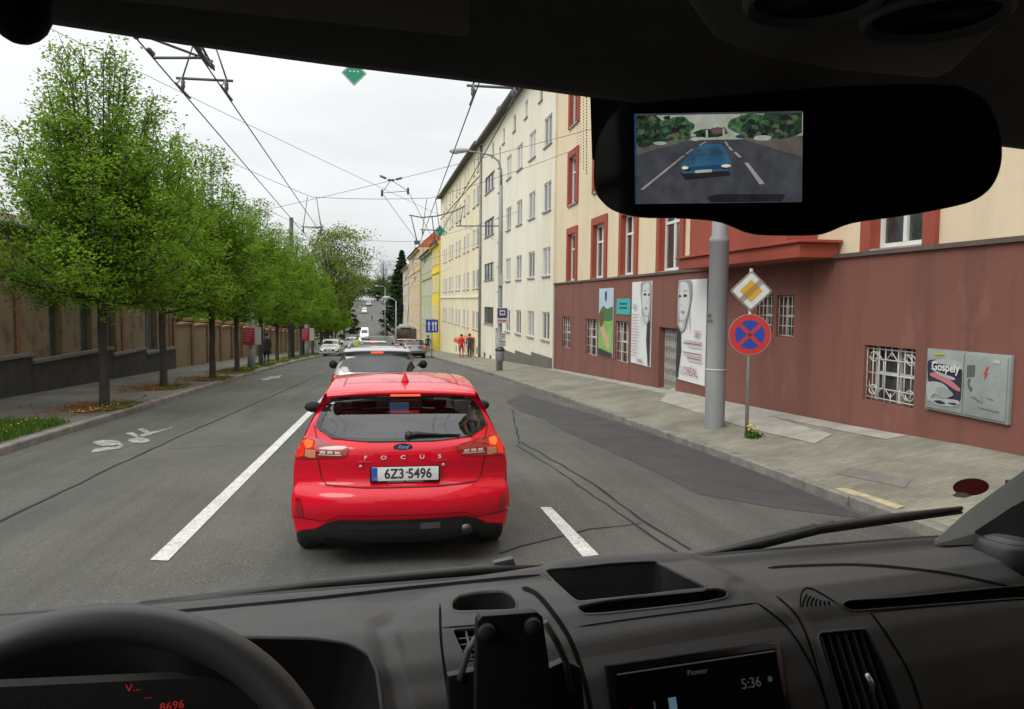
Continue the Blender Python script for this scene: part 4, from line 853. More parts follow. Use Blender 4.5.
# blue lane sign
def lane_sign(px, y, x=None):
    p = at(px, 326, y=y); e = empty('lane_sign', (p.x, y, fz_r(p.x, y)), 'square blue lane arrow sign on a pale post before the yellow house', 'sign'); zc = p.z-e.location.z
    mb = MB(); mb.tube([(0, 0, -.1), (0, 0, zc+.5)], .045, 8); mb.build('pole', galv, e)
    mb = MB(); mb.box((0, -.06, zc), (1.0, .03, 1.05)); f = mb.build('panel', sblu, e); a = MB()
    for dx, b_ in ((-.25, 0), (.08, .1), (.3, 0)):
        a.poly([(dx-.04, -.078, zc-.4), (dx+.04, -.078, zc-.4), (dx+.04, -.078, zc+.15), (dx-.04, -.078, zc+.15)]); a.poly([(dx-.12, -.078, zc+.14), (dx+.12, -.078, zc+.14), (dx, -.078, zc+.4)])
    a.build('arrows', sw, f, fix=False)
lane_sign(432, 64)
def far_lamp(label, px, y, ytop, side=-1, al=1.2, name='street_lamp'):
    p = at(px, ytop, y=y); zb = road_z(y)+.1; e = empty(name, (p.x, y, zb), label, 'street lamp'); h = p.z-zb
    mb = MB(); mb.tube([(0, 0, 0), (0, 0, h-.3)], [.07, .04], 8); mb.build('pole', mat('pale_pole', (.42, .43, .42), .5), e)
    mb = MB(); mb.tube([(0, 0, h-.3), (side*.3, 0, h-.05), (side*al, 0, h)], .035, 6); mb.build('arm', mat('pale_pole', ()), e) if 0 else mb.build('arm', MATS['pale_pole'], e)
    mb = MB(); mb.lathe([(.03, 0), (.16, .15), (.16, .5), (.04, .65)], (side*al, 0, h), 10, M=Matrix.Rotation(side*R(92), 4, 'Y')); mb.build('lamp_head', MATS['lamp_grey'], e)
far_lamp('pale lamp post in front of the trolleybus', 396, 74, 298, -1, .6)
far_lamp('slender lamp post on the right side of the uphill road', 385, 150, 286, -1, 1.2); far_lamp('farthest lamp post near the top of the uphill road', 384, 215, 296, -1, 1.5)
# left posts with red and white boards
rb = mat('board_red', (.38, .03, .05), .5, var=.1, vscale=5)
def left_post(label, x, y, h, zc, w_, hh, name='utility_post'):
    z = road_z(y)+.13; e = pole_thing(name, label, x, y, z, [(.17, -.1), (.17, .9), (.155, .95), (.14, h), (0, h+.02)], n=18, cat='post')
    b = empty('advert_board', (x, y-.2, z), 'red and white board on '+('the near' if y < 45 else 'the farther')+' grey post of the left pavement', 'sign'); mb = MB(); mb.box((-.1*w_, 0, zc), (w_*.7, .06, hh)); mb.build('red_panel', rb, b, bevel=.005)
    mb = MB(); mb.box((w_*.45, .02, zc+.02), (w_*.38, .06, hh*1.02)); mb.build('white_panel', mat('board_white', (.5, .5, .48), .5), b); ln = MB()
    for k in range(5): q = zc+hh*.32-k*hh*.15; ln.poly([(-.38*w_, -.032, q), (.18*w_-.05*k*w_, -.032, q), (.18*w_-.05*k*w_, -.032, q+hh*.05), (-.38*w_, -.032, q+hh*.05)])
    ln.build('writing', mat('board_pink', (.5, .2, .2), .5), b, fix=False); return e
left_post('thick grey steel post with a red and white board between the hornbeams', -6.34, 38.5, 7.6, 1.55, .75, .80)
left_post('farther grey post with a red and white board down the left pavement', -6.3, 64.0, 7.4, 1.7, .9, .95)
TP = pole_thing('tram_pole', 'dark tall pole standing above the hornbeam row, carrying span wires', -6.6, 57, road_z(57), [(.15, 0), (.14, 9.9), (0, 9.95)], m=mat('dark_pole', (.06, .06, .06), .6))

# ================================================================== OVERHEAD WIRES
wireM = mat('wire_copper_dark', (.05, .05, .05), .5); hang = mat('hanger_grey', (.09, .10, .11), .5)
def wz_(y, h=5.65): return road_z(y)+h
def wire(label, xs, hgt=5.65, y0=-8, y1=190, r=.011, name='contact_wire', yk=None):
    mb = MB(); pts = []
    for y in np.arange(y0, y1+.1, 6.0):
        pts.append((float(np.interp(y, *xs)), y, wz_(y, hgt)))
    mb.tube(pts, r, 5); o = mb.build(name, wireM, fix=False); tag(o, label, 'wire', 'trolley contact wires')
XS = lambda x: ([-10, 40, 100, 150, 190], [x, x, x-.4, x-1.6, x-4])
wire('leftmost overhead contact wire above the oncoming lane', XS(-3.15)); wire('second overhead contact wire from the left, above the oncoming lane', XS(-2.5)); wire('third overhead contact wire from the left, above our lane', XS(1.35)); wire('rightmost overhead contact wire, toward the pale block', XS(2.0))
def span(label, y, pts, r=.009, name='span_wire'):
    mb = MB(); P = []
    for a, b in zip(pts[:-1], pts[1:]):
        a, b = Vector(a), Vector(b)
        for k in range(8): t = k/8; p = a.lerp(b, t); p.z -= .10*4*t*(1-t)*min(1, (b-a).length/8); P.append(p)
    P.append(Vector(pts[-1])); mb.tube(P, r, 5); o = mb.build(name, wireM, fix=False); tag(o, label, 'wire'); return o
def insul(mb, p, d=(1, 0, 0), L=.22, r=.03): p = Vector(p); d = Vector(d).normalized(); mb.tube([p-d*L/2, p-d*L/4, p, p+d*L/4, p+d*L/2], [.012, r, r*.8, r, .012], 8)
def hanger(label, xa, xb, y, ztop, zc=None):
    """bridle that carries a pair of contact wires under a span wire"""
    zc = wz_(y) if zc is None else zc; e = empty('wire_hanger', ((xa+xb)/2, y, zc), label, 'wire hanger', 'hangers of the contact wires'); xm = (xb-xa)/2
    mb = MB(); zt = ztop-zc; mb.tube([(-xm-.1, 0, .22), (xm+.1, 0, .22)], .022, 6); mb.build('crossbar', hang, e)
    for s in (-1, 1):
        mb = MB(); mb.tube([(s*xm*.5, 0, zt), (s*xm, 0, .25)], .014, 5); mb.tube([(s*xm, 0, .25), (s*xm, .0, .03)], .02, 6); insul(mb, (s*xm, 0, .13), (0, 0, 1), .16, .035)
        mb.tube([(s*xm, -.45, .03), (s*xm, .45, .03)], .018, 6); mb.tube([(s*xm, -.35, .05), (s*xm, 0, .25)], .01, 5); mb.build('arm', hang, e)
    return e
def spanset(y, names, xl=-6.5, xr=6.0, ends=(8.2, 8.2), mids=((-2.82, 6.35), (1.67, 6.35))):
    g = road_z(y)
    span(names, y, [(xl, y, g+ends[0])]+[(x, y, g+h) for x, h in mids]+[(xr, y, g+ends[1])])
spanset(12.2, 'span wire across the street nearest the windscreen', xl=-9.9, xr=5.94, ends=(7.6, 6.4), mids=((-2.82, 6.45), (-.4, 5.95), (1.67, 5.85)))
hanger('nearest hanger over the oncoming lane, at the top left of the windscreen', -3.15, -2.5, 13.2, road_z(13.2)+6.4); hanger('nearest hanger above our lane, under the windscreen header', 1.35, 2.0, 12.8, road_z(12.8)+6.1)
# wire switch hardware seen beyond the header on the left
sw_ = empty('wire_switch', (-2.82, 11.7, wz_(11.7)), 'steel frame of rods and clamps between the two left contact wires', 'wire hanger'); mb = MB()
mb.tube([(-.36, .0, .03), (.34, .1, .10)], .02, 6); mb.tube([(-.36, -1.1, .05), (.34, .4, .14)], .018, 6); mb.tube([(.30, -.6, .1), (.34, .2, .03)], .03, 6); mb.tube([(.25, -.5, .35), (.34, .5, .05)], .02, 6); mb.build('frame', hang, sw_)
mb = MB(); 
for p_ in ((-.33, -.9, .05), (-.33, -.2, .05), (.34, -.45, .08), (.34, .3, .06)): insul(mb, p_, (0, 1, 0), .3, .04)
mb.build('clamp', hang, sw_)
spanset(31, 'span wire across the street level with the end of the brown plinth', xl=-6.6, xr=7.4, ends=(8.6, 9.2), mids=((-2.82, 7.0), (1.67, 7.1)))
spanset(43, 'span wire fixed to the long pale block behind the lamp post', xl=-6.5, xr=7.2, ends=(8.4, 8.6), mids=((-2.82, 6.9), (1.67, 6.8)))
spanset(57, 'span wire between the dark pole and the pale block', xl=-6.6, xr=6.85, ends=(9.6, 8.6), mids=((-2.82, 6.8), (1.67, 6.8)))
spanset(78, 'farthest span wire over the street before the yellow house', xl=-6.5, xr=6.3, ends=(8.6, 8.6), mids=((-2.82, 6.8), (1.67, 6.8)))
hanger('second hanger over the oncoming lane', -3.15, -2.5, 31, road_z(31)+7.0); hanger('second hanger above our lane, level with the brown plinth end', 1.35, 2.0, 31, road_z(31)+7.1)
hanger('third hanger above our lane, just behind the lamp post', 1.35, 2.0, 43, road_z(43)+6.8); hanger('third hanger over the oncoming lane', -3.15, -2.5, 43, road_z(43)+6.9)
hanger('fourth hanger above our lane, before the yellow house', 1.3, 1.95, 57, road_z(57)+6.8); hanger('fourth hanger over the oncoming lane', -3.2, -2.55, 57, road_z(57)+6.8)
mb = MB(); Lp = lambda px, py, y=35.85: at(px, py, y=y); mb.tube([Lp(503, 226), Lp(456, 226)], .028, 6); mb.tube([Lp(460, 226), Lp(463, 207)], .022, 6); mb.tube([Lp(465, 206), Lp(455, 211), Lp(437, 216), Lp(422, 217.5), Lp(409, 215)], .03, 6); tag(mb.build('bracket_arm', hang, fix=False), 'curved bracket arm reaching from the lamp post over our lane', 'bracket')
BR = empty('wire_hanger', Lp(424, 217), 'pair of hanging arms with dark clamps under the curved bracket arm', 'wire hanger')
for a_, b_ in (((411, 216), (417, 241)), ((432, 217), (435, 241))):
    mb = MB(); mb.tube([Lp(*a_)-BR.location, Lp(*b_)-BR.location], .025, 6); mb.box(Lp(b_[0], b_[1]+1.5)-BR.location, (.24, .3, .16)); mb.build('arm', hang, BR)
BRI = empty('wire_bridle', Lp(391, 180, 31), 'triangular wire bridle with clamps high over the middle of the street', 'wire hanger')
mb = MB(); n1, n2, n3 = (Lp(*q, 31)-BRI.location for q in ((391, 180), (382, 193), (408, 191))); mb.tube([n1, n2], .012, 5); mb.tube([n1, n3], .012, 5); mb.tube([n2, n3], .012, 5); mb.tube([n2, Lp(417, 241)-BRI.location], .010, 5); mb.tube([n3, Lp(434, 241)-BRI.location], .010, 5); mb.build('stay_wires', wireM, BRI)
mb = MB()
for c_, d_v in ((n1, (1, 0, 0)), (n2, (0, .3, -1)), (n3, (0, .3, -1)), (n1+Vector((-.3, 0, .1)), (1, 0, -.4)), (n1+Vector((.3, 0, .06)), (1, 0, .3))): insul(mb, c_, d_v, .3, .05)
mb.build('clamp', hang, BRI)
span('slack diagonal feeder cable from the near left to the pale block', 0, [(-9.5, 22, 9.2), (7.2, 52, 5.9)], name='feeder_cable'); span('long diagonal cable crossing the sky towards the brown plinth building', 0, [(-6.3, 37, 5.7), (7.5, 25, 7.8)], name='feeder_cable')
green = mat('sign_green', (.01, .27, .16), .4)
def diamond(label, x, y, z, h):
    e = empty('hanging_sign', (x, y, z), label, 'sign'); mb = MB(); D = lambda k, o: [(k, o, 0), (0, o, k), (-k, o, 0), (0, o, -k)]
    mb.prism([Vector(p) for p in D(h, 0)], (0, .02, 0), 0); mb.poly(D(h*.82, -.003), 1); mb.build('panel', [mat('sign_pale_green', (.25, .42, .36), .4), green], e)
    mb = MB(); mb.tube([(0, .01, h), (0, .01, h+.16)], .008, 5); mb.build('hook', hang, e)
    mb = MB()
    for k in (-1, 0, 1): mb.box((k*h*.3, -.006, h*.12), (h*.16, .002, h*.12))
    mb.build('symbol', sw, e)
diamond('green diamond sign hanging just below the windscreen header', *at(354, 73, y=12.2), .185); diamond('small green diamond sign hanging beside the cream wing roofline', *at(440, 231, y=43), .33)

# ================================================================== VEHICLES
def smooth_path(P, n=6):
    P = [np.array(p, float) for p in P]; out = []
    for i in range(len(P)-1):
        a, b, c, d = P[max(i-1, 0)], P[i], P[i+1], P[min(i+2, len(P)-1)]
        L = np.linalg.norm((c-b)[:2]); k = max(2, min(n, int(L/.05)+1))
        # centripetal-ish: limit tangents by neighbour spacing
        l0, l2 = np.linalg.norm((b-a)[:2])+1e-6, np.linalg.norm((d-c)[:2])+1e-6
        m1 = ((c-b)/L*l0+(b-a)/l0*L)/(l0+L) if i > 0 else (c-b)/L
        m2 = ((d-c)/l2*L+(c-b)/L*l2)/(l2+L) if i < len(P)-2 else (c-b)/L
        m1, m2 = m1*L, m2*L
        for j in range(k):
            t = j/k; h = (2*t**3-3*t*t+1, t**3-2*t*t+t, -2*t**3+3*t*t, t**3-t*t); out.append(h[0]*b+h[1]*m1+h[2]*c+h[3]*m2)
    out.append(P[-1]); return out
HATCH = [(.34, .20, .74, .12), (.14, .21, .80, .20), (.07, .27, .86, .24), (.04, .40, .895, .26), (.0, .50, .91, .27), (.0, .60, .905, .27), (.05, .665, .895, .25), (.10, .70, .885, .24), (.105, .80, .88, .24), (.085, .90, .88, .24), (.10, 1.0, .86, .22),
         (.17, 1.06, .82, .20), (.30, 1.22, .75, .16), (.45, 1.385, .665, .12), (.42, 1.415, .66, .10), (.40, 1.435, .655, .10), (.47, 1.455, .645, .08), (.8, 1.50, .63, .03), (1.4, 1.53, .615, 0), (2.0, 1.50, .60, 0), (2.3, 1.43, .60, -.02), (2.6, 1.25, .64, -.08), (3.05, 1.03, .72, -.16),
         (3.2, .97, .76, -.18), (3.7, .88, .80, -.22), (4.1, .77, .82, -.26), (4.3, .66, .83, -.28), (4.36, .5, .86, -.28), (4.36, .3, .86, -.28), (4.25, .2, .82, -.2), (4.0, .19, .78, -.1)]
SUV = [(.34, .26, .74, .10), (.14, .27, .80, .16), (.05, .36, .88, .2), (.0, .52, .91, .22), (.0, .66, .905, .22), (.04, .72, .89, .2), (.06, .85, .88, .2), (.05, 1.0, .87, .18), (.10, 1.10, .84, .17), (.22, 1.28, .78, .13), (.34, 1.50, .69, .10), (.28, 1.54, .68, .08), (.34, 1.57, .67, .06), (.8, 1.61, .655, .02),
       (1.5, 1.63, .64, 0), (2.2, 1.60, .63, 0), (2.5, 1.53, .64, -.02), (2.85, 1.30, .68, -.07), (3.2, 1.12, .75, -.14), (3.4, 1.05, .79, -.16), (3.9, .98, .82, -.2), (4.25, .85, .84, -.24), (4.38, .68, .86, -.25), (4.40, .45, .87, -.25), (4.34, .28, .84, -.2), (4.1, .25, .78, -.1)]
WAGON = [(.34, .22, .74, .10), (.12, .23, .82, .18), (.04, .36, .89, .22), (.0, .50, .90, .22), (.0, .62, .90, .22), (.05, .67, .885, .2), (.07, .80, .88, .2), (.06, .92, .87, .18), (.11, 1.0, .84, .16), (.26, 1.2, .76, .12), (.40, 1.38, .66, .08), (.36, 1.42, .65, .06), (.46, 1.44, .64, .05), (1.0, 1.47, .63, 0),
         (1.8, 1.48, .62, 0), (2.5, 1.45, .61, 0), (2.8, 1.38, .62, -.03), (3.3, 1.08, .72, -.12), (3.55, .98, .77, -.16), (4.1, .88, .81, -.2), (4.5, .74, .83, -.25), (4.62, .6, .86, -.26), (4.64, .4, .87, -.26), (4.56, .24, .84, -.2), (4.3, .22, .78, -.1)]
VAN = [(.2, .3, .86, .03), (.05, .35, .92, .05), (.0, .6, .95, .06), (.02, 1.2, .95, .06), (.06, 1.9, .88, .06), (.16, 2.3, .82, .06), (.4, 2.38, .80, 0), (2.0, 2.42, .80, 0), (3.4, 2.40, .80, 0), (3.8, 2.28, .81, -.06), (4.3, 1.75, .86, -.12), (4.65, 1.3, .90, -.16), (5.1, 1.08, .90, -.2), (5.35, .9, .90, -.24), (5.45, .6, .92, -.24), (5.42, .35, .90, -.2), (5.2, .3, .86, -.1)]
glassT = glass_mat('car_glass', .11, (.42, .47, .47)); glassD = mat('dark_car_glass', (.015, .018, .02), .05, spec=.9); blackP = mat('black_plastic', (.014, .014, .015), .65, var=.15, vscale=8, spec=.2); tyreM = mat('tyre_rubber', (.018, .018, .018), .85); rimM = mat('rim_alloy', (.35, .35, .36), .35, metal=.7)
lampR = mat('tail_lamp_red', (.20, .004, .006), .1, coat=1, emis=(1, .02, .01), estr=.07); lampOn = emis_mat('brake_light', (1, .10, .04), 1.7); lampHot = emis_mat('brake_bulb', (1, .17, .05), 1.45); lampW = mat('clear_lamp', (.50, .48, .46), .15, coat=1); chrome = mat('chrome', (.7, .7, .7), .12, metal=1); plateW = mat('plate_white', (.62, .63, .64), .4); headM = mat('headlamp', (.35, .37, .4), .08, coat=1, metal=.4)
def car_body(path, hw, n_u=24, n_s=14, zs=.2, belt=.98, wheels=(.86, 3.55), wr=.35):
    """one skin: each ring runs sill - side - edge - across - edge - side - sill"""
    Q = smooth_path(path, 6); n = len(Q); L = max(q[0] for q in Q); rings = []
    ye = np.array([q[0]+q[3] for q in Q]); ymono = np.maximum.accumulate(ye)
    k = np.arange(n)/(n-1); ysill = .22+(L-.44)*np.clip((np.minimum(np.maximum(ymono, .22), L-.2)-.22)/(L-.42), 0, 1); ysill = .5*ysill+.5*np.convolve(np.pad(ysill, 8, mode='edge'), np.ones(17)/17, 'valid')
    def SX(z, y):
        w_ = np.interp(z, [.15, .3, .55, .8, belt-.06, belt+.04, 1.45, 1.65], [hw-.05, hw-.02, hw, hw-.005, hw-.02, hw-.06, hw-.265, hw-.30])
        return w_*(1-.06*max(0, (.5-y)/.5)**2-.07*max(0, (y-(L-.7))/.7)**2)
    for i, (y, z, W, c) in enumerate(Q):
        e = np.array([W, y+c, z-.03]); left = []; d0 = W-SX(e[2], e[1])
        for j in range(1, n_s+1):
            t = j/n_s; zz = e[2]+(zs-e[2])*t; yy = e[1]+(ysill[i]-e[1])*t**.8; left.append((SX(zz, yy)+d0*(1-t)**3, yy, zz))
        row = [(-x, yy, zz) for x, yy, zz in left[::-1]]
        for j in range(n_u+1):
            u = -1+2*j/n_u; a = abs(u); row.append((u*W, y+c*a**2.6, z-.03*a**3)) 
        row += left; rings.append(row)
    mb = MB(); mb.grid(rings, 0, True); me = mb.mesh('body')
    bm = bmesh.new(); bm.from_mesh(me)
    bvh = BVHTree.FromBMesh(bm); dele = []
    for f in bm.faces:
        ct = f.calc_center_median()
        for wy in wheels:
            if abs(ct.x) > hw-.36 and (ct.y-wy)**2+(ct.z-.31)**2 < (wr+.035)**2: dele.append(f)
    bmesh.ops.delete(bm, geom=dele, context='FACES'); bmesh.ops.recalc_face_normals(bm, faces=bm.faces); bm.to_mesh(me); bm.free(); me.polygons.foreach_set('use_smooth', [True]*len(me.polygons))
    return me, bvh, L
def patch_mesh(name, poly, bvh, axis, off=.006, cell=.06, y_origin=None, thick=0, ring=None, sgn=1):
    """polygon in the rear (x,z), side (y,z) or top (x,y) view laid on the body skin"""
    bm = bmesh.new(); vs = [bm.verts.new((a, b, 0)) for a, b in poly]; bm.faces.new(vs)
    lo = [min(p[i] for p in poly) for i in (0, 1)]; hi = [max(p[i] for p in poly) for i in (0, 1)]
    for i in (0, 1):
        q = lo[i]+cell*.5
        while q < hi[i]:
            co = [0, 0, 0]; co[i] = q; no = [0, 0, 0]; no[i] = 1; bmesh.ops.bisect_plane(bm, geom=bm.verts[:]+bm.edges[:]+bm.faces[:], plane_co=co, plane_no=no); q += cell
    D = {'rear': Vector((0, 1, 0)), 'front': Vector((0, -1, 0)), 'left': Vector((1, 0, 0)), 'right': Vector((-1, 0, 0)), 'top': Vector((0, 0, -1))}[axis]
    bad = []
    for v in bm.verts:
        a, b = v.co.x, v.co.y
        o = {'rear': Vector((a, -2, b)), 'front': Vector((a, 9, b)), 'left': Vector((-3, a, b)), 'right': Vector((3, a, b)), 'top': Vector((a, b, 5))}[axis]
        h, nrm, _, _ = bvh.ray_cast(o, D)
        if h is None: bad.append(v); continue
        if nrm.dot(D) > 0: nrm = -nrm
        v.co = h+nrm*off
    bmesh.ops.delete(bm, geom=bad, context='VERTS')
    if thick:
        r_ = bmesh.ops.extrude_face_region(bm, geom=bm.faces[:]); [setattr(v, 'co', v.co+D*thick) for v in r_['geom'] if isinstance(v, bmesh.types.BMVert)]
    bmesh.ops.recalc_face_normals(bm, faces=bm.faces)
    if not thick and bm.faces:
        bm.faces.ensure_lookup_table()
        if bm.faces[0].normal.dot(D) > 0: bmesh.ops.reverse_faces(bm, faces=bm.faces)
    me = bpy.data.meshes.new(name); bm.to_mesh(me); bm.free(); me.polygons.foreach_set('use_smooth', [not thick]*len(me.polygons)); return me
def cut_hole(me, poly, axis, side=0, guard=None):
    """open the skin behind a pane: drop faces whose centre lies inside poly"""
    from mathutils.geometry import intersect_point_tri_2d
    def inside(a, b):
        c = False; n = len(poly)
        for i in range(n):
            (x1, y1), (x2, y2) = poly[i], poly[(i+1) % n]
            if (y1 > b) != (y2 > b) and a < (x2-x1)*(b-y1)/(y2-y1)+x1: c = not c
        return c
    bm = bmesh.new(); bm.from_mesh(me); d = []
    for f in bm.faces:
        c = f.calc_center_median(); nn = f.normal
        if axis == 'rear' and c.y < 1.2 and inside(c.x, c.z): d.append(f)
        if axis == 'front' and c.y > 1.8 and inside(c.x, c.z): d.append(f)
        if axis == 'side' and abs(c.x) > .5 and inside(c.y, c.z): d.append(f)
    bmesh.ops.delete(bm, geom=d, context='FACES'); bm.to_mesh(me); bm.free()
def inset_poly(poly, k):
    cx_, cy_ = sum(p[0] for p in poly)/len(poly), sum(p[1] for p in poly)/len(poly); out = []
    for x, y in poly: d = math.hypot(x-cx_, y-cy_); out.append((cx_+(x-cx_)*(d-k)/d, cy_+(y-cy_)*(d-k)/d))
    return out
def ring_mesh(name, outer, inner, bvh, axis, off):
    """frit / trim band between two outlines with the same number of points"""
    mb = MB(); n = len(outer); D = {'rear': Vector((0, 1, 0)), 'left': Vector((1, 0, 0)), 'right': Vector((-1, 0, 0))}[axis]; rows = []
    def den(P): return [((P[i][0]*(1-t)+P[(i+1) % n][0]*t), (P[i][1]*(1-t)+P[(i+1) % n][1]*t)) for i in range(n) for t in (0, .25, .5, .75)]
    for P in (den(outer), den(inner)):
        r = []
        for a, b in P:
            o = {'rear': Vector((a, -2, b)), 'left': Vector((-3, a, b)), 'right': Vector((3, a, b))}[axis]; h, nr, _, _ = bvh.ray_cast(o, D)
            if h is None: h = Vector((a, .3, b)) if axis == 'rear' else o+D*2.3; nr = -D
            if nr.dot(D) > 0: nr = -nr
            r.append(h+nr*off)
        rows.append(r)
    mb.grid(rows, 0, True, closed=True); return mb.mesh(name)
def wheel(parent, x, y, r=.31, w_=.2, side=1, detail=True):
    mb = MB(); M = Matrix.Rotation(R(90), 4, 'Y'); p = [(r*.62, -w_/2), (r*.9, -w_/2), (r, -w_*.36), (r, w_*.36), (r*.9, w_/2), (r*.62, w_/2)]
    mb.lathe(p, (0, 0, 0), 28, M=M); t = mb.build('wheel', tyreM, parent, fix=True); t.location = (x, y, r)
    mb = MB(); mb.lathe([(r*.60, side*w_*.45), (r*.64, side*w_*.52), (r*.60, side*w_*.50), (r*.15, side*w_*.40), (.0, side*w_*.42)], (0, 0, 0), 20, M=M); mb.build('rim', rimM, t)
def paintm(name, c, rough=.28, metal=0, coat=1): return mat(name, c, rough, metal=metal, coat=coat, bump=.02, bscale=3)
def plate(parent, body, x, y, z, M=None, w_=.52, scale=1):
    e = MB(); e.box((x, y, z), (w_+.03, .012, .135)); pf = e.build('plate_holder', blackP, parent, bevel=.004)
    e = MB(); e.box((x, y-.010, z+.006), (w_, .008, .112)); pl = e.build('number_plate', plateW, parent, bevel=.003)
    e = MB(); e.box((x-w_/2+.022, y-.0155, z+.006), (.042, .003, .108)); e.build('blue_band', mat('plate_blue', (.02, .08, .45), .4), pl)
    text('lettering', body, .112, frameM((x+.022, y-.0148, z+.004), (1, 0, 0), (0, 0, 1)), ink, pl, extrude=.0008, bold=.0028, sx=.88); return pl
def make_car(label, path, color, hw=.91, wheels=(.86, 3.55), rear=True, lamps=True, name='parked_car', group=None, full=False, rack=None, cat='car', glass=(1.08, 1.36), s=1.0, zs=.2, belt=.98, brake=True):
    e = empty(name, (0, 0, 0), label, cat, group); me, bvh, L = car_body(path, hw, wheels=wheels, zs=zs, belt=belt); b = link('body', me, color, e)
    zb, zt = glass
    rp_ = [(-.75, zb+.06), (-.68, zb-.02), (.68, zb-.02), (.75, zb+.06), (.60, zt-.01), (-.60, zt-.01)]
    link('rear_window', patch_mesh('rear_window', rp_, bvh, 'rear', .008), glassD, e)
    wp_ = [(-.66, zb-.02), (.66, zb-.02), (.54, zt), (-.54, zt)]; link('windscreen', patch_mesh('windscreen', wp_, bvh, 'front', .008), glassD, e)
    if cat == 'car':
        yr = [q[0] for q in path if abs(q[1]-zb) < .12][0]; yf = L-1.25; a = 0
        sp = [(yr+.55, zb-.06), (yf-.15, zb-.10), (yf-.85, zt-.0), (yr+.75, zt-.02)]
        for sd_ in ('left', 'right'): link('side_window', patch_mesh('side_window', sp, bvh, sd_, .008), glassD, e)
    for wy in wheels:
        for sx_ in (-1, 1): wheel(e, sx_*(hw-.125), wy, side=sx_)
    for sx_ in (-1, 1):
        zl = .86 if zb < 1.15 else .98
        tp = [(sx_*(hw-.30), zl-.03), (sx_*(hw-.03), zl-.08), (sx_*(hw-.06), zl+.10), (sx_*(hw-.30), zl+.07)]; tl_ = link('tail_lamp', patch_mesh('tail_lamp', tp, bvh, 'rear', .012), lampR if not brake else lampR, e)
        if brake: link('brake_light', patch_mesh('brake_light', inset_poly(tp, .05), bvh, 'rear', .018), lampOn, tl_)
        hp = [(sx_*.50, .66), (sx_*(hw-.06), .70), (sx_*(hw-.10), .82), (sx_*.52, .74)]; link('headlight', patch_mesh('headlight', hp, bvh, 'front', .012), headM, e)
        mb = MB(); ym = L-1.65; mb.lathe([(.02, -.03), (.085, -.02), (.10, .02), (.07, .06), (.01, .08)], (sx_*(hw+.10), ym, zb+.02), 10, M=Matrix.Rotation(R(90), 4, 'X')); mb.tube([(sx_*(hw-.12), ym, zb), (sx_*(hw+.05), ym, zb)], .02, 6); mb.build('wing_mirror', blackP, e)
    gp = [(-.42, .42), (.42, .42), (.46, .58), (-.46, .58)]; link('grille', patch_mesh('grille', gp, bvh, 'front', .012), blackP, e)
    lb = [(-hw+.12, .22), (hw-.12, .22), (hw-.14, .40), (-hw+.14, .40)]; link('bumper_skirt', patch_mesh('bumper_skirt', lb, bvh, 'rear', .01), blackP, e)
    mb = MB(); mb.b2((-hw+.2, .45, .16), (hw-.2, L-.45, .5)); mb.build('underside', blackP, e)
    def pl(front):
        h, nr, _, _ = bvh.ray_cast(Vector((0, -2 if not front else 9, .5 if front else .80)), Vector((0, 1 if not front else -1, 0))); mb = MB(); mb.box((0, h.y+(-.012 if not front else .012), .5 if front else .80), (.52, .015, .11)); mb.build('number_plate', plateW, e)
    pl(False); pl(True)
    if brake:
        h, nr, _, _ = bvh.ray_cast(Vector((0, -2, zt+.03)), Vector((0, 1, 0))); mb = MB(); mb.box((0, h.y-.01, zt+.02), (.24, .03, .035)); mb.build('high_brake_light', lampOn, e)
    if rack:
        mb = MB()
        for sx_ in (-1, 1): mb.tube([(sx_*.56, .5, path[13][1]+.0), (sx_*.57, .65, path[13][1]+.04), (sx_*.57, 1.9, path[13][1]+.07), (sx_*.56, 2.1, path[13][1]+.0)], .018, 6)
        mb.build('roof_rail', rack, e)
    return e, bvh, L, me
def put_car(e, px, py, y, facing=0, x=None, dz=0):
    """facing 0 = drives away from us; pi = comes towards us. y is the end nearest the camera"""
    X = at(px, py, y=y).x if x is None else x; sl = math.atan((road_z(y+2)-road_z(y-1))/3)
    e.location = (X, y, road_z(y)+dz); e.rotation_euler = (0, 0, facing)
    e.rotation_euler = (Matrix.Rotation(sl, 4, 'X')@Matrix.Rotation(facing, 4, 'Z')).to_euler(); return e

# ---- the red hatchback in front of us
red = paintm('red_paintwork', (.60, .003, .020), .32, coat=.75); red.node_tree.nodes['Principled BSDF'].inputs['Specular IOR Level'].default_value = .12
rc = empty('red_hatchback', (0, 0, 0), 'glossy red hatchback braking directly ahead of the windscreen', 'car')
me, bvh, LR = car_body(HATCH, .91, n_u=60, n_s=20)
glo = [(-.715, 1.13), (-.715, 1.17), (-.68, 1.26), (-.60, 1.36), (-.5, 1.385), (.5, 1.385), (.60, 1.36), (.68, 1.26), (.715, 1.17), (.715, 1.13), (.58, 1.055), (.3, 1.035), (-.3, 1.035), (-.58, 1.055)]
gli = inset_poly(glo, .05); gli = [(x, min(z, 1.35)) for x, z in gli]
cut_hole(me, inset_poly(glo, .02), 'rear'); swl = [(.75, 1.02), (3.0, .96), (2.35, 1.33), (1.4, 1.39), (.9, 1.33)]; cut_hole(me, inset_poly(swl, .02), 'side'); wsc = [(-.66, 1.04), (.66, 1.04), (.55, 1.36), (-.55, 1.36)]; cut_hole(me, wsc, 'front')
bm_ = bmesh.new(); bm_.from_mesh(me); bmesh.ops.delete(bm_, geom=[f for f in bm_.faces if f.calc_center_median().y < .6 and f.calc_center_median().z < .285 and abs(f.calc_center_median().x) > .60], context='FACES'); bm_.to_mesh(me); bm_.free()
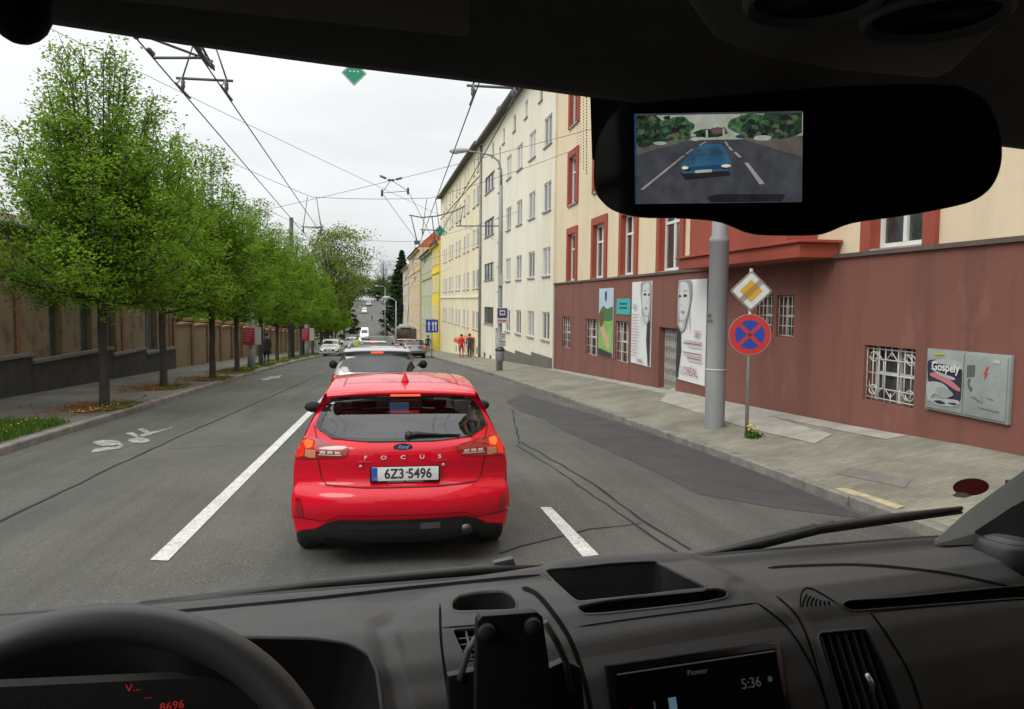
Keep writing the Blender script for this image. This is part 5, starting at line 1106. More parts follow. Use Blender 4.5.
nr = red.node_tree; o_ = [n for n in nr.nodes if n.type == 'OUTPUT_MATERIAL'][0]; gm = nr.nodes.new('ShaderNodeNewGeometry'); dk_ = nr.nodes.new('ShaderNodeBsdfDiffuse'); dk_.inputs[0].default_value = (.03, .03, .03, 1); ms_ = nr.nodes.new('ShaderNodeMixShader')      # trim lining inside the shell
nr.links.new(gm.outputs['Backfacing'], ms_.inputs[0]); nr.links.new(nr.nodes['Principled BSDF'].outputs[0], ms_.inputs[1]); nr.links.new(dk_.outputs[0], ms_.inputs[2]); nr.links.new(ms_.outputs[0], o_.inputs[0])
b = link('body', me, red, rc)
rw = link('rear_window', patch_mesh('rear_window', glo, bvh, 'rear', .006, .05), glassT, rc); link('window_seal', ring_mesh('window_seal', glo, gli, bvh, 'rear', .009), mat('gloss_black', (.012, .012, .013), .12, spec=.6), rw)
link('windscreen', patch_mesh('windscreen', wsc, bvh, 'front', .006), glassT, rc)
for sd_ in ('left', 'right'): link('side_window', patch_mesh('side_window', swl, bvh, sd_, .006), glassT, rc)
# cabin seen through the glass
mb = MB(); mb.b2((-.74, .5, .45), (.74, 3.0, .80)); mb.b2((-.62, 2.75, .8), (.62, 3.0, 1.0)); mb.build('cabin_floor', blackP, rc, bevel=.03)
seatm = mat('seat_fabric', (.022, .022, .024), .9); shelf = mat('parcel_shelf', (.055, .057, .06), .9)
mb = MB(); mb.b2((-.60, .36, .965), (.60, .90, .99)); mb.build('parcel_shelf', shelf, rc)
for x in (-.42, .0, .42):
    mb = MB(); mb.b2((x-.2, 1.0, .7), (x+.2, 1.14, 1.06)); mb.b2((x-.12, 1.03, 1.07), (x+.12, 1.12, 1.17)); mb.build('rear_seat', seatm, rc, bevel=.03)
for x in (-.37, .37):
    mb = MB(); mb.b2((x-.24, 2.0, .6), (x+.24, 2.14, 1.10)); mb.b2((x-.13, 2.02, 1.13), (x+.13, 2.12, 1.31)); mb.build('front_seat', seatm, rc, bevel=.04)
mb = MB(); mb.b2((-.10, 2.48, 1.30), (.13, 2.52, 1.36)); mb.build('interior_mirror', blackP, rc, bevel=.01)
mb = MB(); mb.b2((-.10, 2.78, 1.0), (.12, 2.80, 1.12)); mb.build('centre_screen', mat('screen_blue', (.05, .12, .2), .3, emis=(.1, .3, .6), estr=.25), rc, bevel=.005)
def rpatch(name, poly, m, off=.008, parent=rc, cell=.04, axis='rear', thick=0): return link(name, patch_mesh(name, poly, bvh, axis, off, cell, thick=thick), m, parent)
# shut lines, lamps
def line_patch(name, pts, w_, m, off=.0035, parent=b, axis='rear'):
    """thin shut line pressed on the skin"""
    D = {'rear': Vector((0, 1, 0)), 'top': Vector((0, 0, -1))}[axis]; rows = []; P = []
    for a, c in zip(pts[:-1], pts[1:]):
        n = max(2, int(math.hypot(c[0]-a[0], c[1]-a[1])/.03)); P += [(a[0]+(c[0]-a[0])*k/n, a[1]+(c[1]-a[1])*k/n) for k in range(n)]
    P.append(pts[-1])
    for i, p in enumerate(P):
        q0, q1 = P[max(i-1, 0)], P[min(i+1, len(P)-1)]; t = Vector((q1[0]-q0[0], q1[1]-q0[1])).normalized(); r = []
        for s_ in (-1, 1):
            a_, b_ = p[0]-t.y*w_/2*s_, p[1]+t.x*w_/2*s_; o = Vector((a_, -2, b_)) if axis == 'rear' else Vector((a_, b_, 5)); h, nr, _, _ = bvh.ray_cast(o, D)
            if h is None: break
            if nr.dot(D) > 0: nr = -nr
            r.append(h+nr*off)
        if len(r) == 2: rows.append(r)
    mb = MB(); mb.grid(rows, 0, True); o = mb.mesh(name); return link(name, o, m, parent)
gap = mat('panel_gap', (.03, .003, .004), .7)
for s_ in (-1, 1):
    line_patch('shut_line', [(s_*.735, 1.15), (s_*.70, 1.04), (s_*.685, .90), (s_*.66, .74), (s_*.62, .685)], .008, gap)
line_patch('shut_line', [(-.62, .685), (-.3, .672), (.3, .672), (.62, .685)], .008, gap)
line_patch('shut_line', [(-.9, .415), (-.62, .40), (-.5, .455), (.5, .455), (.62, .40), (.9, .415)], .006, gap)
for s_ in (-1, 1):
    tl_o = [(s_*.43, .985), (s_*.46, 1.0), (s_*.69, 1.045), (s_*.80, 1.06), (s_*.865, 1.045), (s_*.885, .95), (s_*.87, .885), (s_*.70, .90), (s_*.50, .915), (s_*.455, .93)]
    t = rpatch('tail_lamp', tl_o, lampR, .010, cell=.03)
    rpatch('brake_light', [(s_*.715, 1.03), (s_*.795, 1.045), (s_*.868, 1.03), (s_*.882, .95), (s_*.86, .90), (s_*.80, .915), (s_*.79, .97), (s_*.72, .97)], emis_mat('brake_glow', (1, .05, .02), .85), .014, t, .03)
    rpatch('brake_bulb', [(s_*.725, 1.022), (s_*.775, 1.034), (s_*.80, 1.02), (s_*.795, .99), (s_*.775, .975), (s_*.73, .985)], lampHot, .018, t, .03)
    rpatch('turn_signal', [(s_*.70, .965), (s_*.785, .965), (s_*.79, .915), (s_*.74, .905), (s_*.70, .91)], mat('amber_clear', (.50, .22, .13), .15, coat=1), .015, t, .03)
    for k in range(3): rpatch('reversing_lamp', [(s_*(.50+k*.06), .944), (s_*(.545+k*.06), .944), (s_*(.545+k*.06), .962), (s_*(.50+k*.06), .962)], lampW, .015, t, .05)
    rpatch('lamp_bar', [(s_*.49, .930), (s_*.68, .930), (s_*.68, .937), (s_*.49, .937)], lampW, .015, t, .05)
    # crease / reflector slot in the bumper corner
    rpatch('reflector', [(s_*.80, .44), (s_*.83, .575), (s_*.865, .575), (s_*.868, .47), (s_*.84, .42)], mat('reflector_red', (.25, .005, .008), .15, coat=1), .006, rc, .03)
# badge, name, plate
mb = MB()
def surf_y(x, z): h = bvh.ray_cast(Vector((x, -2, z)), Vector((0, 1, 0)))[0]; return h.y if h else .1
yb_ = surf_y(0, 1.005); bd = MB(); bd.prism([(.078*math.cos(k), yb_-.004, .998+.03*math.sin(k)) for k in np.linspace(0, 6.2832, 33)[:-1]], (0, -.008, 0)); bg_ = bd.build('badge', chrome, rc)
bd = MB(); bd.prism([(.068*math.cos(k), yb_-.0125, .998+.024*math.sin(k)) for k in np.linspace(0, 6.2832, 33)[:-1]], (0, -.003, 0)); bd.build('badge_field', mat('badge_blue', (.02, .05, .16), .2, coat=1), bg_)
text('lettering', 'Ford', .042, frameM((0, yb_-.0165, .998), (1, 0, 0), (0, 0, 1)), lampW, bg_, extrude=.001, shear=.35)
for ch, x in zip('FOCUS', (-.30, -.155, 0.0, .155, .30)):
    text('lettering', ch, .042, frameM((x, surf_y(x, .915)-.006, .915), (1, 0, 0), (0, 0, 1)), mat('bright_letters', (.62, .62, .63), .3), rc, extrude=.004, bold=.0004, sx=1.45)
ypl = surf_y(0, .77)-.012; pl_ = plate(rc, '6Z3 5496', .02, ypl, .775, w_=.54)
text('lettering', 'AUTOCENTRUM   WWW.AUTO.CZ', .018, frameM((.02, ypl-.0085, .7165), (1, 0, 0), (0, 0, 1)), lampW, pl_, extrude=.0005)
e_ = MB(); e_.lathe([(.012, 0), (.012, .001), (.0005, .0012)], (.030, ypl-.0150, .797), 14, M=Matrix.Rotation(R(90), 4, 'X')); e_.build('seal_sticker', mat('seal_gold', (.35, .30, .22), .5), pl_)
text('lettering', 'CZ', .026, frameM((-.218, ypl-.019, .745), (1, 0, 0), (0, 0, 1)), lampW, pl_, extrude=.0005)
mb = MB(); mb.b2((-.36, ypl+.0, .872), (.36, ypl+.07, .888)); mb.build('plate_light_bar', red, rc, bevel=.004)
for x in (-.34, .33): mb = MB(); mb.lathe([(.012, 0), (.014, .004), (.001, .008)], (x, surf_y(x, .845)-.004, .845), 8, M=Matrix.Rotation(R(90), 4, 'X')); mb.build('plate_lamp', lampW, rc)
# diffuser
dif = [(-.70, .215), (-.85, .30), (-.70, .335), (-.60, .395), (-.50, .425), (.50, .425), (.60, .395), (.70, .335), (.85, .30), (.70, .215)]
dfu = rpatch('diffuser', dif, blackP, .012, cell=.05)
rpatch('diffuser_insert', [(-.5, .34), (.14, .34), (.14, .385), (-.5, .385)], mat('black_mesh', (.008, .008, .008), .5), .016, dfu, .08); rpatch('diffuser_insert', [(.14, .335), (.30, .335), (.30, .39), (.14, .39)], mat('dark_insert', (.05, .05, .05), .6), .017, dfu, .08)
mb = MB(); mb.b2((-.64, .14, .16), (.64, .6, .27)); mb.build('rear_valance', MATS.get('valance') or mat('valance', (.004, .004, .004), .95, spec=.02), rc, bevel=.03)
mb = MB(); mb.lathe([(.045, 0), (.05, .01), (.05, .12), (.04, .12), (.038, .01)], (.52, .06, .31), 14, M=Matrix.Rotation(R(-90), 4, 'X')); mb.build('exhaust', mat('exhaust_dark', (.08, .08, .08), .35, metal=1), rc)
for wy in (.90, 3.58):
    for sx_ in (-1, 1): wheel(rc, sx_*.80, wy, r=.325, w_=.22, side=sx_)
mb = MB(); mb.b2((-.72, .45, .17), (.72, 4.0, .5)); mb.build('underside', blackP, rc)
# spoiler with third brake light, wiper, shark fin, mirrors
sp_ = MB(); rows_ = []
for x in np.linspace(-.63, .63, 31):
    a = abs(x)/.63; y0, z0 = .315+.10*a**2.5, 1.43-.035*a**2.2; rows_.append([(x, y0+.22, z0+.028), (x, y0+.05, z0+.018), (x, y0, z0), (x, y0+.01, z0-.018), (x, y0+.11, z0-.030)])
sp_.grid(rows_, 0, True); sp_.build('spoiler', red, rc)
mb = MB(); mb.b2((-.10, .322, 1.395), (.15, .36, 1.412)); mb.build('high_brake_light', lampOn, rc, bevel=.003)
for k in (-.07, .02, .11): pass
mb = MB(); P_ = [(0.02, 1.085), (.12, 1.095), (.30, 1.085), (.48, 1.075)]; mb.tube([Vector((x, surf_y(x, z)-.03, z)) for x, z in P_], [.022, .02, .010, .007], 6); mb.lathe([(.03, 0), (.035, .01), (.02, .03), (.001, .035)], (.05, surf_y(.05, 1.085)-.02, 1.085), 10, M=Matrix.Rotation(R(90), 4, 'X')); mb.build('rear_wiper', mat('wiper_black', (.012, .012, .012), .5), rc)
fz_ = bvh.ray_cast(Vector((0.03, .85, 4)), Vector((0, 0, -1)))[0].z
mb = MB(); mb.add([(.03, .72, fz_+.085), (.03, .74, fz_+.09), (.03-.035, .70, fz_-.01), (.03+.035, .70, fz_-.01), (.03-.03, .98, fz_-.01), (.03+.03, .98, fz_-.01), (.03, .86, fz_+.055)], [(0, 2, 3), (0, 3, 1), (0, 1, 2), (1, 3, 5, 6), (1, 6, 4, 2), (6, 5, 4)]); mb.build('shark_fin_antenna', red, rc, bevel=.004)
for s_ in (-1, 1):
    mb = MB(); mb.lathe([(.02, -.02), (.075, 0), (.09, .05), (.075, .11), (.02, .14)], (0, 0, 0), 14, M=Matrix.Rotation(R(90), 4, 'X')@Matrix.Diagonal((1.35, .85, 1, 1)))
    mb.tube([(-s_*.16, .06, -.03), (-s_*.04, .06, -.01)], .022, 6); o = mb.build('wing_mirror', blackP, rc); o.location = (s_*.945, 2.72, 1.09); o.scale = (.82, .82, .8)
for s_ in (-1, 1): line_patch('roof_seam', [(s_*.50, .62), (s_*.49, 1.4), (s_*.48, 2.1)], .012, mat('seam_red', (.20, .004, .008), .4), .002, b, 'top')
line_patch('roof_seam', [(-.5, .72), (0, .69), (.5, .72)], .010, mat('seam_red', ()), .002, b, 'top') if 0 else line_patch('roof_seam', [(-.5, .72), (0, .69), (.5, .72)], .010, MATS['seam_red'], .002, b, 'top')
put_car(rc, 0, 0, 6.3, 0, x=.125)

# ---- the other vehicles
silv = paintm('silver_paintwork', (.27, .28, .29), .3, .2); whitep = paintm('white_paintwork', (.70, .71, .72), .3); greyp = paintm('grey_paintwork', (.22, .22, .23), .3, .5); dred = paintm('dark_red_paintwork', (.22, .01, .02), .3); darkp = paintm('dark_paintwork', (.03, .03, .035), .3)
s1, bv, L_, me1 = make_car('white roofed crossover with black lower body directly ahead of the red hatchback', SUV, silv, .92, wheels=(.9, 3.5), rack=mat('rail_silver', (.4, .4, .4), .3, metal=.8), name='crossover_car', glass=(1.15, 1.49), belt=1.06)
low_ = patch_mesh('lower_cladding', [(-.93, .25), (.93, .25), (.90, 1.06), (-.90, 1.06)], bv, 'rear', .004, .06); link('tailgate', low_, darkp, s1); put_car(s1, 377, 360, 15.6, 0)
s2, bv, L_, me2 = make_car('small white estate two cars ahead, brake lights lit', WAGON, whitep, .88, wheels=(.9, 3.75), name='estate_car', glass=(1.04, 1.36)); put_car(s2, 373, 352, 39, 0)
s3, *_ = make_car('silver grey estate waiting in the right lane behind the trolleybus', WAGON, greyp, .9, wheels=(.9, 3.75), name='estate_car', glass=(1.04, 1.36)); put_car(s3, 414.5, 350, 61, 0)
s4, *_ = make_car('dark red hatchback half hidden behind the silver grey estate', HATCH, dred, .9, name='hatchback_car'); put_car(s4, 404.5, 348, 68, 0)
s5, bv5, L5, me5 = make_car('white hatchback coming towards us on the left side of the road', HATCH, whitep, .9, name='oncoming_car', brake=False); put_car(s5, 332.5, 350, 74, math.pi)
for s_ in (-1, 1): link('fog_lamp_trim', patch_mesh('fog_lamp_trim', [(s_*.50, .34), (s_*.80, .36), (s_*.84, .62), (s_*.76, .60), (s_*.72, .44), (s_*.5, .42)], bv5, 'front', .014), blackP, s5)
c1, *_ = make_car('white estate turning out of the side street at the bottom of the hill', WAGON, whitep, .9, wheels=(.9, 3.75), name='estate_car', glass=(1.04, 1.36), brake=False); put_car(c1, 352, 338, 120, R(68)); c1.location.x += 2
c2, *_ = make_car('white delivery van coming down the hill, the nearer of two', VAN, whitep, .96, wheels=(.9, 4.4), name='delivery_van', cat='van', glass=(1.45, 2.1), brake=False, zs=.3, belt=1.3); put_car(c2, 365, 330, 172, math.pi)
c3, *_ = make_car('white delivery van coming down the hill behind the first one', VAN, whitep, .96, wheels=(.9, 4.4), name='delivery_van', cat='van', glass=(1.45, 2.1), brake=False, zs=.3, belt=1.3); put_car(c3, 365, 322, 196, math.pi)
c4, *_ = make_car('small white car near the top of the uphill road', HATCH, whitep, .9, name='distant_car', brake=False); put_car(c4, 364.5, 306, 262, math.pi)
c5, *_ = make_car('grey green car at the very top of the uphill road', WAGON, greyp, .9, wheels=(.9, 3.75), name='distant_car', brake=False, glass=(1.04, 1.36)); put_car(c5, 369, 303, 282, math.pi)
0 and make_car('white car behind the crossover, seen over its roof', SUV, whitep, .9, wheels=(.9, 3.5), name='distant_car', glass=(1.15, 1.49), belt=1.06)
# trolleybus
TB = empty('trolleybus', (0, 0, 0), 'grey white trolleybus seen from behind with its two poles raised', 'bus'); busw = mat('bus_paint', (.44, .44, .42), .4, var=.05); mb = MB(); rows_ = []
for y, ins in ((0, .06), (.06, .01), (.3, 0), (11.5, 0), (11.9, .02), (12.0, .1)):
    pr_ = [(-1.25+ins, .35), (-1.27+ins, 1.2), (-1.25+ins, 2.3), (-1.15+ins, 2.85), (-.9, 3.05-ins), (0, 3.12-ins), (.9, 3.05-ins), (1.15-ins, 2.85), (1.25-ins, 2.3), (1.27-ins, 1.2), (1.25-ins, .35)]
    rows_.append([(x, y, z) for x, z in pr_])
mb.grid(rows_, 0, False, closed=True); mb.poly([rows_[0][i] for i in range(11)]); mb.poly([rows_[-1][i] for i in range(11)]); mb.build('body', busw, TB)
mb = MB(); mb.b2((-1.16, -.02, 1.45), (1.16, .05, 2.75)); mb.build('rear_window', mat('bus_glass', (.075, .06, .05), .1, var=.6, vscale=1.5), TB, bevel=.01)
for s_ in (-1, 1):
    for k in range(6): mb = MB(); mb.b2((s_*1.262, .6+k*1.85, 1.5), (s_*1.285, 2.25+k*1.85, 2.55)); mb.build('side_window', glassD, TB)
    mb = MB(); mb.b2((s_*.95, -.03, .75), (s_*1.15, .02, 1.15)); mb.build('tail_lamp', lampR, TB)
    for wy in (2.6, 9.0): wheel(TB, s_*1.08, wy, r=.48, w_=.28, side=s_)
    mb = MB(); mb.tube([(s_*.28, 6.0, 3.3), (s_*.30, -.8, 5.4)], .03, 6); mb.build('trolley_pole', hang, TB)
mb = MB(); mb.b2((-.7, 4.5, 3.02), (.7, 7.5, 3.35)); mb.build('roof_unit', busw, TB, bevel=.05)
mb = MB(); mb.b2((-1.2, -.03, .35), (1.2, .1, .62)); mb.build('bumper', blackP, TB, bevel=.02)
mb = MB(); mb.b2((-.6, -.03, 2.62), (.6, .02, 2.86)); mb.build('destination_display', ink, TB); put_car(TB, 406, 340, 92, 0)

# ================================================================== PEOPLE
def person(label, x, y, z, h, top, legs, skin=(.45, .28, .20), hair=(.05, .035, .02), rz=0, stride=.12, coat=False):
    e = empty('person', (x, y, z), label, 'person', rz=rz); k = h/1.75
    V = [(0, 0, .93), (0, 0, 1.12), (0, 0, 1.38), (0, 0, 1.50), (0, .01, 1.57), (0, .0, 1.66), (0, 0, 1.73),
         (-.09, 0, .88), (-.10, stride*.5, .48), (-.10, -stride*.2+.05, .07), (-.10, -.14+.05, .04), (.09, 0, .88), (.10, -stride*.2, .48), (.10, .02-stride, .08), (.10, -.14-stride, .04),
         (-.19, 0, 1.40), (-.24, .02, 1.13), (-.23, -.06, .88), (-.22, -.09, .80), (.19, 0, 1.40), (.24, .02, 1.13), (.23, -.06, .88), (.22, -.09, .80)]
    Ed = [(0, 1), (1, 2), (2, 3), (3, 4), (4, 5), (5, 6), (0, 7), (7, 8), (8, 9), (9, 10), (0, 11), (11, 12), (12, 13), (13, 14), (2, 15), (15, 16), (16, 17), (17, 18), (2, 19), (19, 20), (20, 21), (21, 22)]
    Rr = [.15, .135, .16, .06, .06, .10, .07, .10, .065, .045, .035, .10, .065, .045, .035, .065, .048, .036, .03, .065, .048, .036, .03]
    me = bpy.data.meshes.new('body'); me.from_pydata([tuple(c*k for c in v) for v in V], Ed, []); o = link('tmp_body', me, None)
    md = o.modifiers.new('s', 'SKIN'); o.modifiers.new('u', 'SUBSURF').levels = 1; o.modifiers['u'].render_levels = 1
    for i, r_ in enumerate(Rr): sv_ = me.skin_vertices[0].data[i]; sv_.radius = (r_*k, r_*k*.8); sv_.use_root = (i == 0)
    dg = bpy.context.evaluated_depsgraph_get(); dg.update(); m2 = bpy.data.meshes.new_from_object(o.evaluated_get(dg)); bpy.data.objects.remove(o)
    sk = mat('skin_%d' % int(skin[0]*100), skin, .6); tp = mat('cloth_'+'%d_%d_%d' % tuple(int(c*100) for c in top), top, .9); lg = mat('cloth_'+'%d_%d_%d' % tuple(int(c*100) for c in legs), legs, .9); hr = mat('dark_hair', hair, .8); sh = mat('shoe', (.03, .03, .03), .7)
    m2.materials.clear(); [m2.materials.append(q) for q in (sk, tp, lg, sh)]
    for f in m2.polygons:
        c = f.center/k; f.material_index = 0 if c.z > 1.49 or (abs(c.x) > .15 and c.z < .86 and abs(c.x) > .19) else 3 if c.z < .08 else 2 if c.z < .95 and abs(c.x) < .19 else 1; f.use_smooth = True
    link('body', m2, None, e)
    mb = MB(); mb.lathe([(.02, 1.60), (.095, 1.62), (.11, 1.68), (.09, 1.76), (.01, 1.79)], (0, .02, 0), 12, M=Matrix.Scale(k, 4)); mb.build('hair', hr, e)
    if coat: mb = MB(); mb.lathe([(.24, .62), (.22, .9), (.19, 1.15), (.21, 1.38), (.10, 1.47)], (0, 0, 0), 14, M=Matrix.Scale(k, 4)@Matrix.Diagonal((1, .7, 1, 1))); mb.build('jacket', tp, e)
    return e
def gper(px, y, label, h, top, legs, rz=0, **kw): X = at(px, 345, y=y).x; zz = fz_r(X, y) if X > kerb_r(y) else (road_z(y) if X > kerb_l(y) else road_z(y)+.13); return person(label, X, y, zz, h, top, legs, rz=rz, **kw)
gper(461.5, 57.0, 'person in bright red top and red trousers walking on the right pavement', 1.68, (.62, .02, .03), (.38, .015, .03), rz=.3)
gper(469.5, 56.0, 'person in black with a pale bag strap on the right pavement', 1.72, (.05, .045, .045), (.03, .03, .035), rz=-.3)
gper(428, 74, 'person in dark clothes near the blue lane sign', 1.75, (.03, .03, .04), (.03, .03, .03))
gper(357.5, 80, 'person in a yellow green coat crossing behind the waiting cars', 1.7, (.42, .55, .06), (.10, .35, .06), coat=True)
gper(372, 240, 'person in dark clothes walking on the uphill road', 1.8, (.03, .03, .035), (.03, .03, .03), rz=1)
gper(266.5, 44, 'person in dark clothes on the left pavement past the grey post', 1.7, (.03, .03, .04), (.02, .02, .03), coat=True)

# ================================================================== THE VAN WE SIT IN
van = empty('van_cab', (0, 0, 0), 'dark cab of the van we sit in: dashboard, windscreen, headliner and steering wheel', 'van interior')
VA = R(11); va = Vector((math.cos(VA), math.sin(VA), 0)); vb = Vector((-math.sin(VA), math.cos(VA), 0))
def vp(a, b, z): return CAM + va*a + vb*b + Vector((0, 0, z))         # across the van, forward, relative to eye height
def vab(p): q = p-CAM; return q.dot(va), q.dot(vb), q.z
def vray(px, py, b=None, z=None, a=None):
    d = ray(px, py); dn = d.dot(vb) if b is not None else d.z if z is not None else d.dot(va); t = (b if b is not None else z if z is not None else a)/dn; return CAM+d*t
dashm = mat('dash_plastic', (.044, .043, .044), .50, var=.12, vscale=5, bump=.3, bscale=1000, spec=.5)
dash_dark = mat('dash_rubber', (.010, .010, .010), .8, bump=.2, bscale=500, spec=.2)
liner = mat('headliner_fabric', (.06, .058, .055), .95, var=.12, vscale=12, bump=.3, bscale=500)
trimg = mat('pillar_trim', (.13, .135, .12), .6, bump=.1, bscale=500)
seal = mat('rubber_seal', (.006, .006, .006), .6)
# --- dashboard: one skin, its wells and seams pressed in
PROF = [(1.30, -.50), (1.265, -.455), (1.24, -.432), (1.21, -.428), (1.19, -.440), (1.16, -.438), (1.10, -.425), (1.02, -.420), (.96, -.425), (.915, -.445), (.885, -.48), (.865, -.53), (.85, -.60), (.84, -.70), (.83, -.85), (.82, -1.05)]
pl = np.array(PROF); sl_ = np.concatenate([[0], np.cumsum(np.linalg.norm(np.diff(pl, axis=0), axis=1))])
NA, NS = 1000, 300
aa = np.linspace(-.75, 1.50, NA)
ss = np.concatenate([np.linspace(0, .62, 250), np.linspace(.625, sl_[-1], 50)])
def prof_at(s):
    b = np.interp(s, sl_, pl[:, 0]); z = np.interp(s, sl_, pl[:, 1]); return b, z
s_f = np.linspace(0, sl_[-1], 600); bf, zf = prof_at(s_f); kk = np.hanning(15); kk /= kk.sum(); bf = np.convolve(np.pad(bf, 7, mode='reflect', reflect_type='odd'), kk, 'valid'); zf = np.convolve(np.pad(zf, 7, mode='reflect', reflect_type='odd'), kk, 'valid')
B = np.interp(ss, s_f, bf); Z = np.interp(ss, s_f, zf)
Ag, Bg = np.meshgrid(aa, B); _, Zg = np.meshgrid(aa, Z)
bow = np.interp(Ag, [-.75, -.295, -.132, .099, .403, .574, .801, .957, 1.168, 1.329, 1.484], [1.26, 1.225, 1.200, 1.180, 1.151, 1.144, 1.129, 1.118, 1.099, 1.079, 1.064])-1.235; Bg = Bg+bow*np.clip((Bg-.9)/.33, 0, 1)
def project(A, Bq, Zq):
    X = np.stack([A*va.x+Bq*vb.x, A*va.y+Bq*vb.y, Zq], -1); w_ = X@np.array(Fv); return 512+FPX*(X@np.array(Rc))/w_, 354.5-FPX*(X@np.array(Uc))/w_
PX, PY = project(Ag, Bg, Zg)
def sdf(poly):
    """signed distance in picture pixels at the measuring camera, negative inside"""
    P = np.array(poly, float); n = len(P); d = np.full(PX.shape, 1e9); ins = np.zeros(PX.shape, bool)
    for i in range(n):
        a, b = P[i], P[(i+1) % n]; ab = b-a; t = np.clip(((PX-a[0])*ab[0]+(PY-a[1])*ab[1])/(ab@ab), 0, 1); d = np.minimum(d, np.hypot(PX-a[0]-t*ab[0], PY-a[1]-t*ab[1]))
        c = (a[1] > PY) != (b[1] > PY)
        with np.errstate(divide='ignore', invalid='ignore'): xi = (b[0]-a[0])*(PY-a[1])/(b[1]-a[1])+a[0]
        ins ^= c & (PX < xi)
    return np.where(ins, -d, d)
def pld(pts):
    d = np.full(PX.shape, 1e9)
    for a, b in zip(pts[:-1], pts[1:]):
        a, b = np.array(a, float), np.array(b, float); ab = b-a; t = np.clip(((PX-a[0])*ab[0]+(PY-a[1])*ab[1])/(ab@ab), 0, 1); d = np.minimum(d, np.hypot(PX-a[0]-t*ab[0], PY-a[1]-t*ab[1]))
    return d
def ss_(x): x = np.clip(x, 0, 1); return x*x*(3-2*x)
H = np.zeros(PX.shape); dark_mask = np.zeros(PX.shape, bool)
def raise_(poly, h, soft): global H; H = H+h*ss_(.5-sdf(poly)/soft/2)
def well(poly, depth, soft=3, dk=True):
    global H, dark_mask
    d = sdf(poly); H = H-depth*ss_(.5-d/soft); dark_mask |= (d < -.5) & dk
def seam_(pts, w_=2.0, dep=.006):
    global H, dark_mask
    d = pld(pts); H = H-dep*np.exp(-(d/w_)**2); dark_mask |= d < w_*.55
# raised central console
raise_([(425, 600), (470, 583), (555, 566), (575, 560), (690, 556), (735, 580), (790, 610), (830, 660), (860, 760), (420, 760), (385, 640)], .011, 10)
raise_([(545, 565), (600, 559), (680, 558), (735, 584), (725, 600), (600, 606), (575, 604)], .006, 8)
raise_([(160, 622), (250, 612), (350, 613), (378, 622), (384, 650), (384, 760), (160, 760)], .018, 22)
# displace along the skin's normal
Tb = np.gradient(Bg, axis=0); Tz = np.gradient(Zg, axis=0); ln = np.hypot(Tb, Tz)+1e-9; Nb, Nz = Tz/ln, -Tb/ln
sgn = np.sign(Nz[5, 5]) or 1
if Nz[60, 300] < 0: Nb, Nz = -Nb, -Nz
Hs = H.copy()
Bq, Zq = Bg+Nb*Hs, Zg+Nz*Hs
X = np.stack([CAM.x+Ag*va.x+Bq*vb.x, CAM.y+Ag*va.y+Bq*vb.y, CAM.z+Zq], -1)
me = bpy.data.meshes.new('dashboard'); nv = NA*NS; me.vertices.add(nv); me.vertices.foreach_set('co', X.reshape(-1))
ii, jj = np.meshgrid(np.arange(NS-1), np.arange(NA-1), indexing='ij'); i0 = (ii*NA+jj).ravel(); idx = np.stack([i0, i0+NA, i0+NA+1, i0+1], 1).astype(np.int32); nf = len(idx)
me.loops.add(nf*4); me.loops.foreach_set('vertex_index', idx.ravel()); me.polygons.add(nf); me.polygons.foreach_set('loop_start', np.arange(0, nf*4, 4, dtype=np.int32))
me.polygons.foreach_set('use_smooth', np.ones(nf, bool)); me.update(); me.validate()
Xf = X.reshape(-1, 3)
sub_i = (np.arange(0, NS, 2)[:, None]*NA+np.arange(0, NA, 3)[None, :]); nr_, nc_ = sub_i.shape; Xs = Xf[sub_i.ravel()]
q_i = (np.arange(nr_-1)[:, None]*nc_+np.arange(nc_-1)[None, :]).ravel(); DB = BVHTree.FromPolygons([tuple(v) for v in Xs.tolist()], [(int(k), int(k+nc_), int(k+nc_+1), int(k+1)) for k in q_i])
PXd, PYd = project(Ag, Bq, Zq)
PX, PY = PXd, PYd
def hit(px, py, off=0.0):
    h, n, _, _ = DB.ray_cast(CAM, ray(px, py))
    if h is None: h = vray(px, py, z=-.43); n = Vector((0, 0, 1))
    if n.dot(CAM-h) < 0: n = -n
    return h+n*off, n
def smooth_outline(P, n=5):
    out = []; m_ = len(P)
    for i in range(m_):
        a, b, c, d_ = (np.array(P[(i+j) % m_], float) for j in (-1, 0, 1, 2))
        for k in range(n):
            t = k/n; cr = .5*((2*b)+(-a+c)*t+(2*a-5*b+4*c-d_)*t*t+(-a+3*b-3*c+d_)*t**3); ln_ = b*(1-t)+c*t; out.append(tuple(ln_*.55+cr*.45))
    return out
holes = np.zeros(PX.shape, bool); WELLS = []
def well(name, poly, depth, lip=2.6, taper=.12, m=None):
    global holes
    P = smooth_outline(poly); d = sdf(P); holes |= d < .3; WELLS.append((name, P, depth, lip, taper, m))
well('tray', [(546, 571), (575, 568), (610, 564), (650, 562), (658, 563), (680, 574), (704, 586), (702, 589), (650, 594), (600, 599), (580, 601), (572, 597)], .09, 2.4)
well('pen_slot', [(578, 607), (600, 602), (640, 597), (680, 592), (716, 589), (727, 592), (725, 597), (700, 602), (650, 608), (600, 613), (584, 613)], .05, 2.2)
well('cup_recess', [(453, 602), (460, 596), (480, 592), (502, 591), (511, 595), (516, 603), (514, 609), (500, 610), (460, 611), (453, 609)], .06, 2.4)
well('air_vent', [(819, 637), (830, 633), (862, 630), (868, 633), (884, 664), (903, 715), (905, 735), (870, 760), (858, 760), (838, 700)], .05, 2.6)
well('air_vent', [(454, 632), (458, 630), (486, 628), (490, 632), (492, 652), (488, 657), (468, 659), (464, 655)], .04, 2.2)
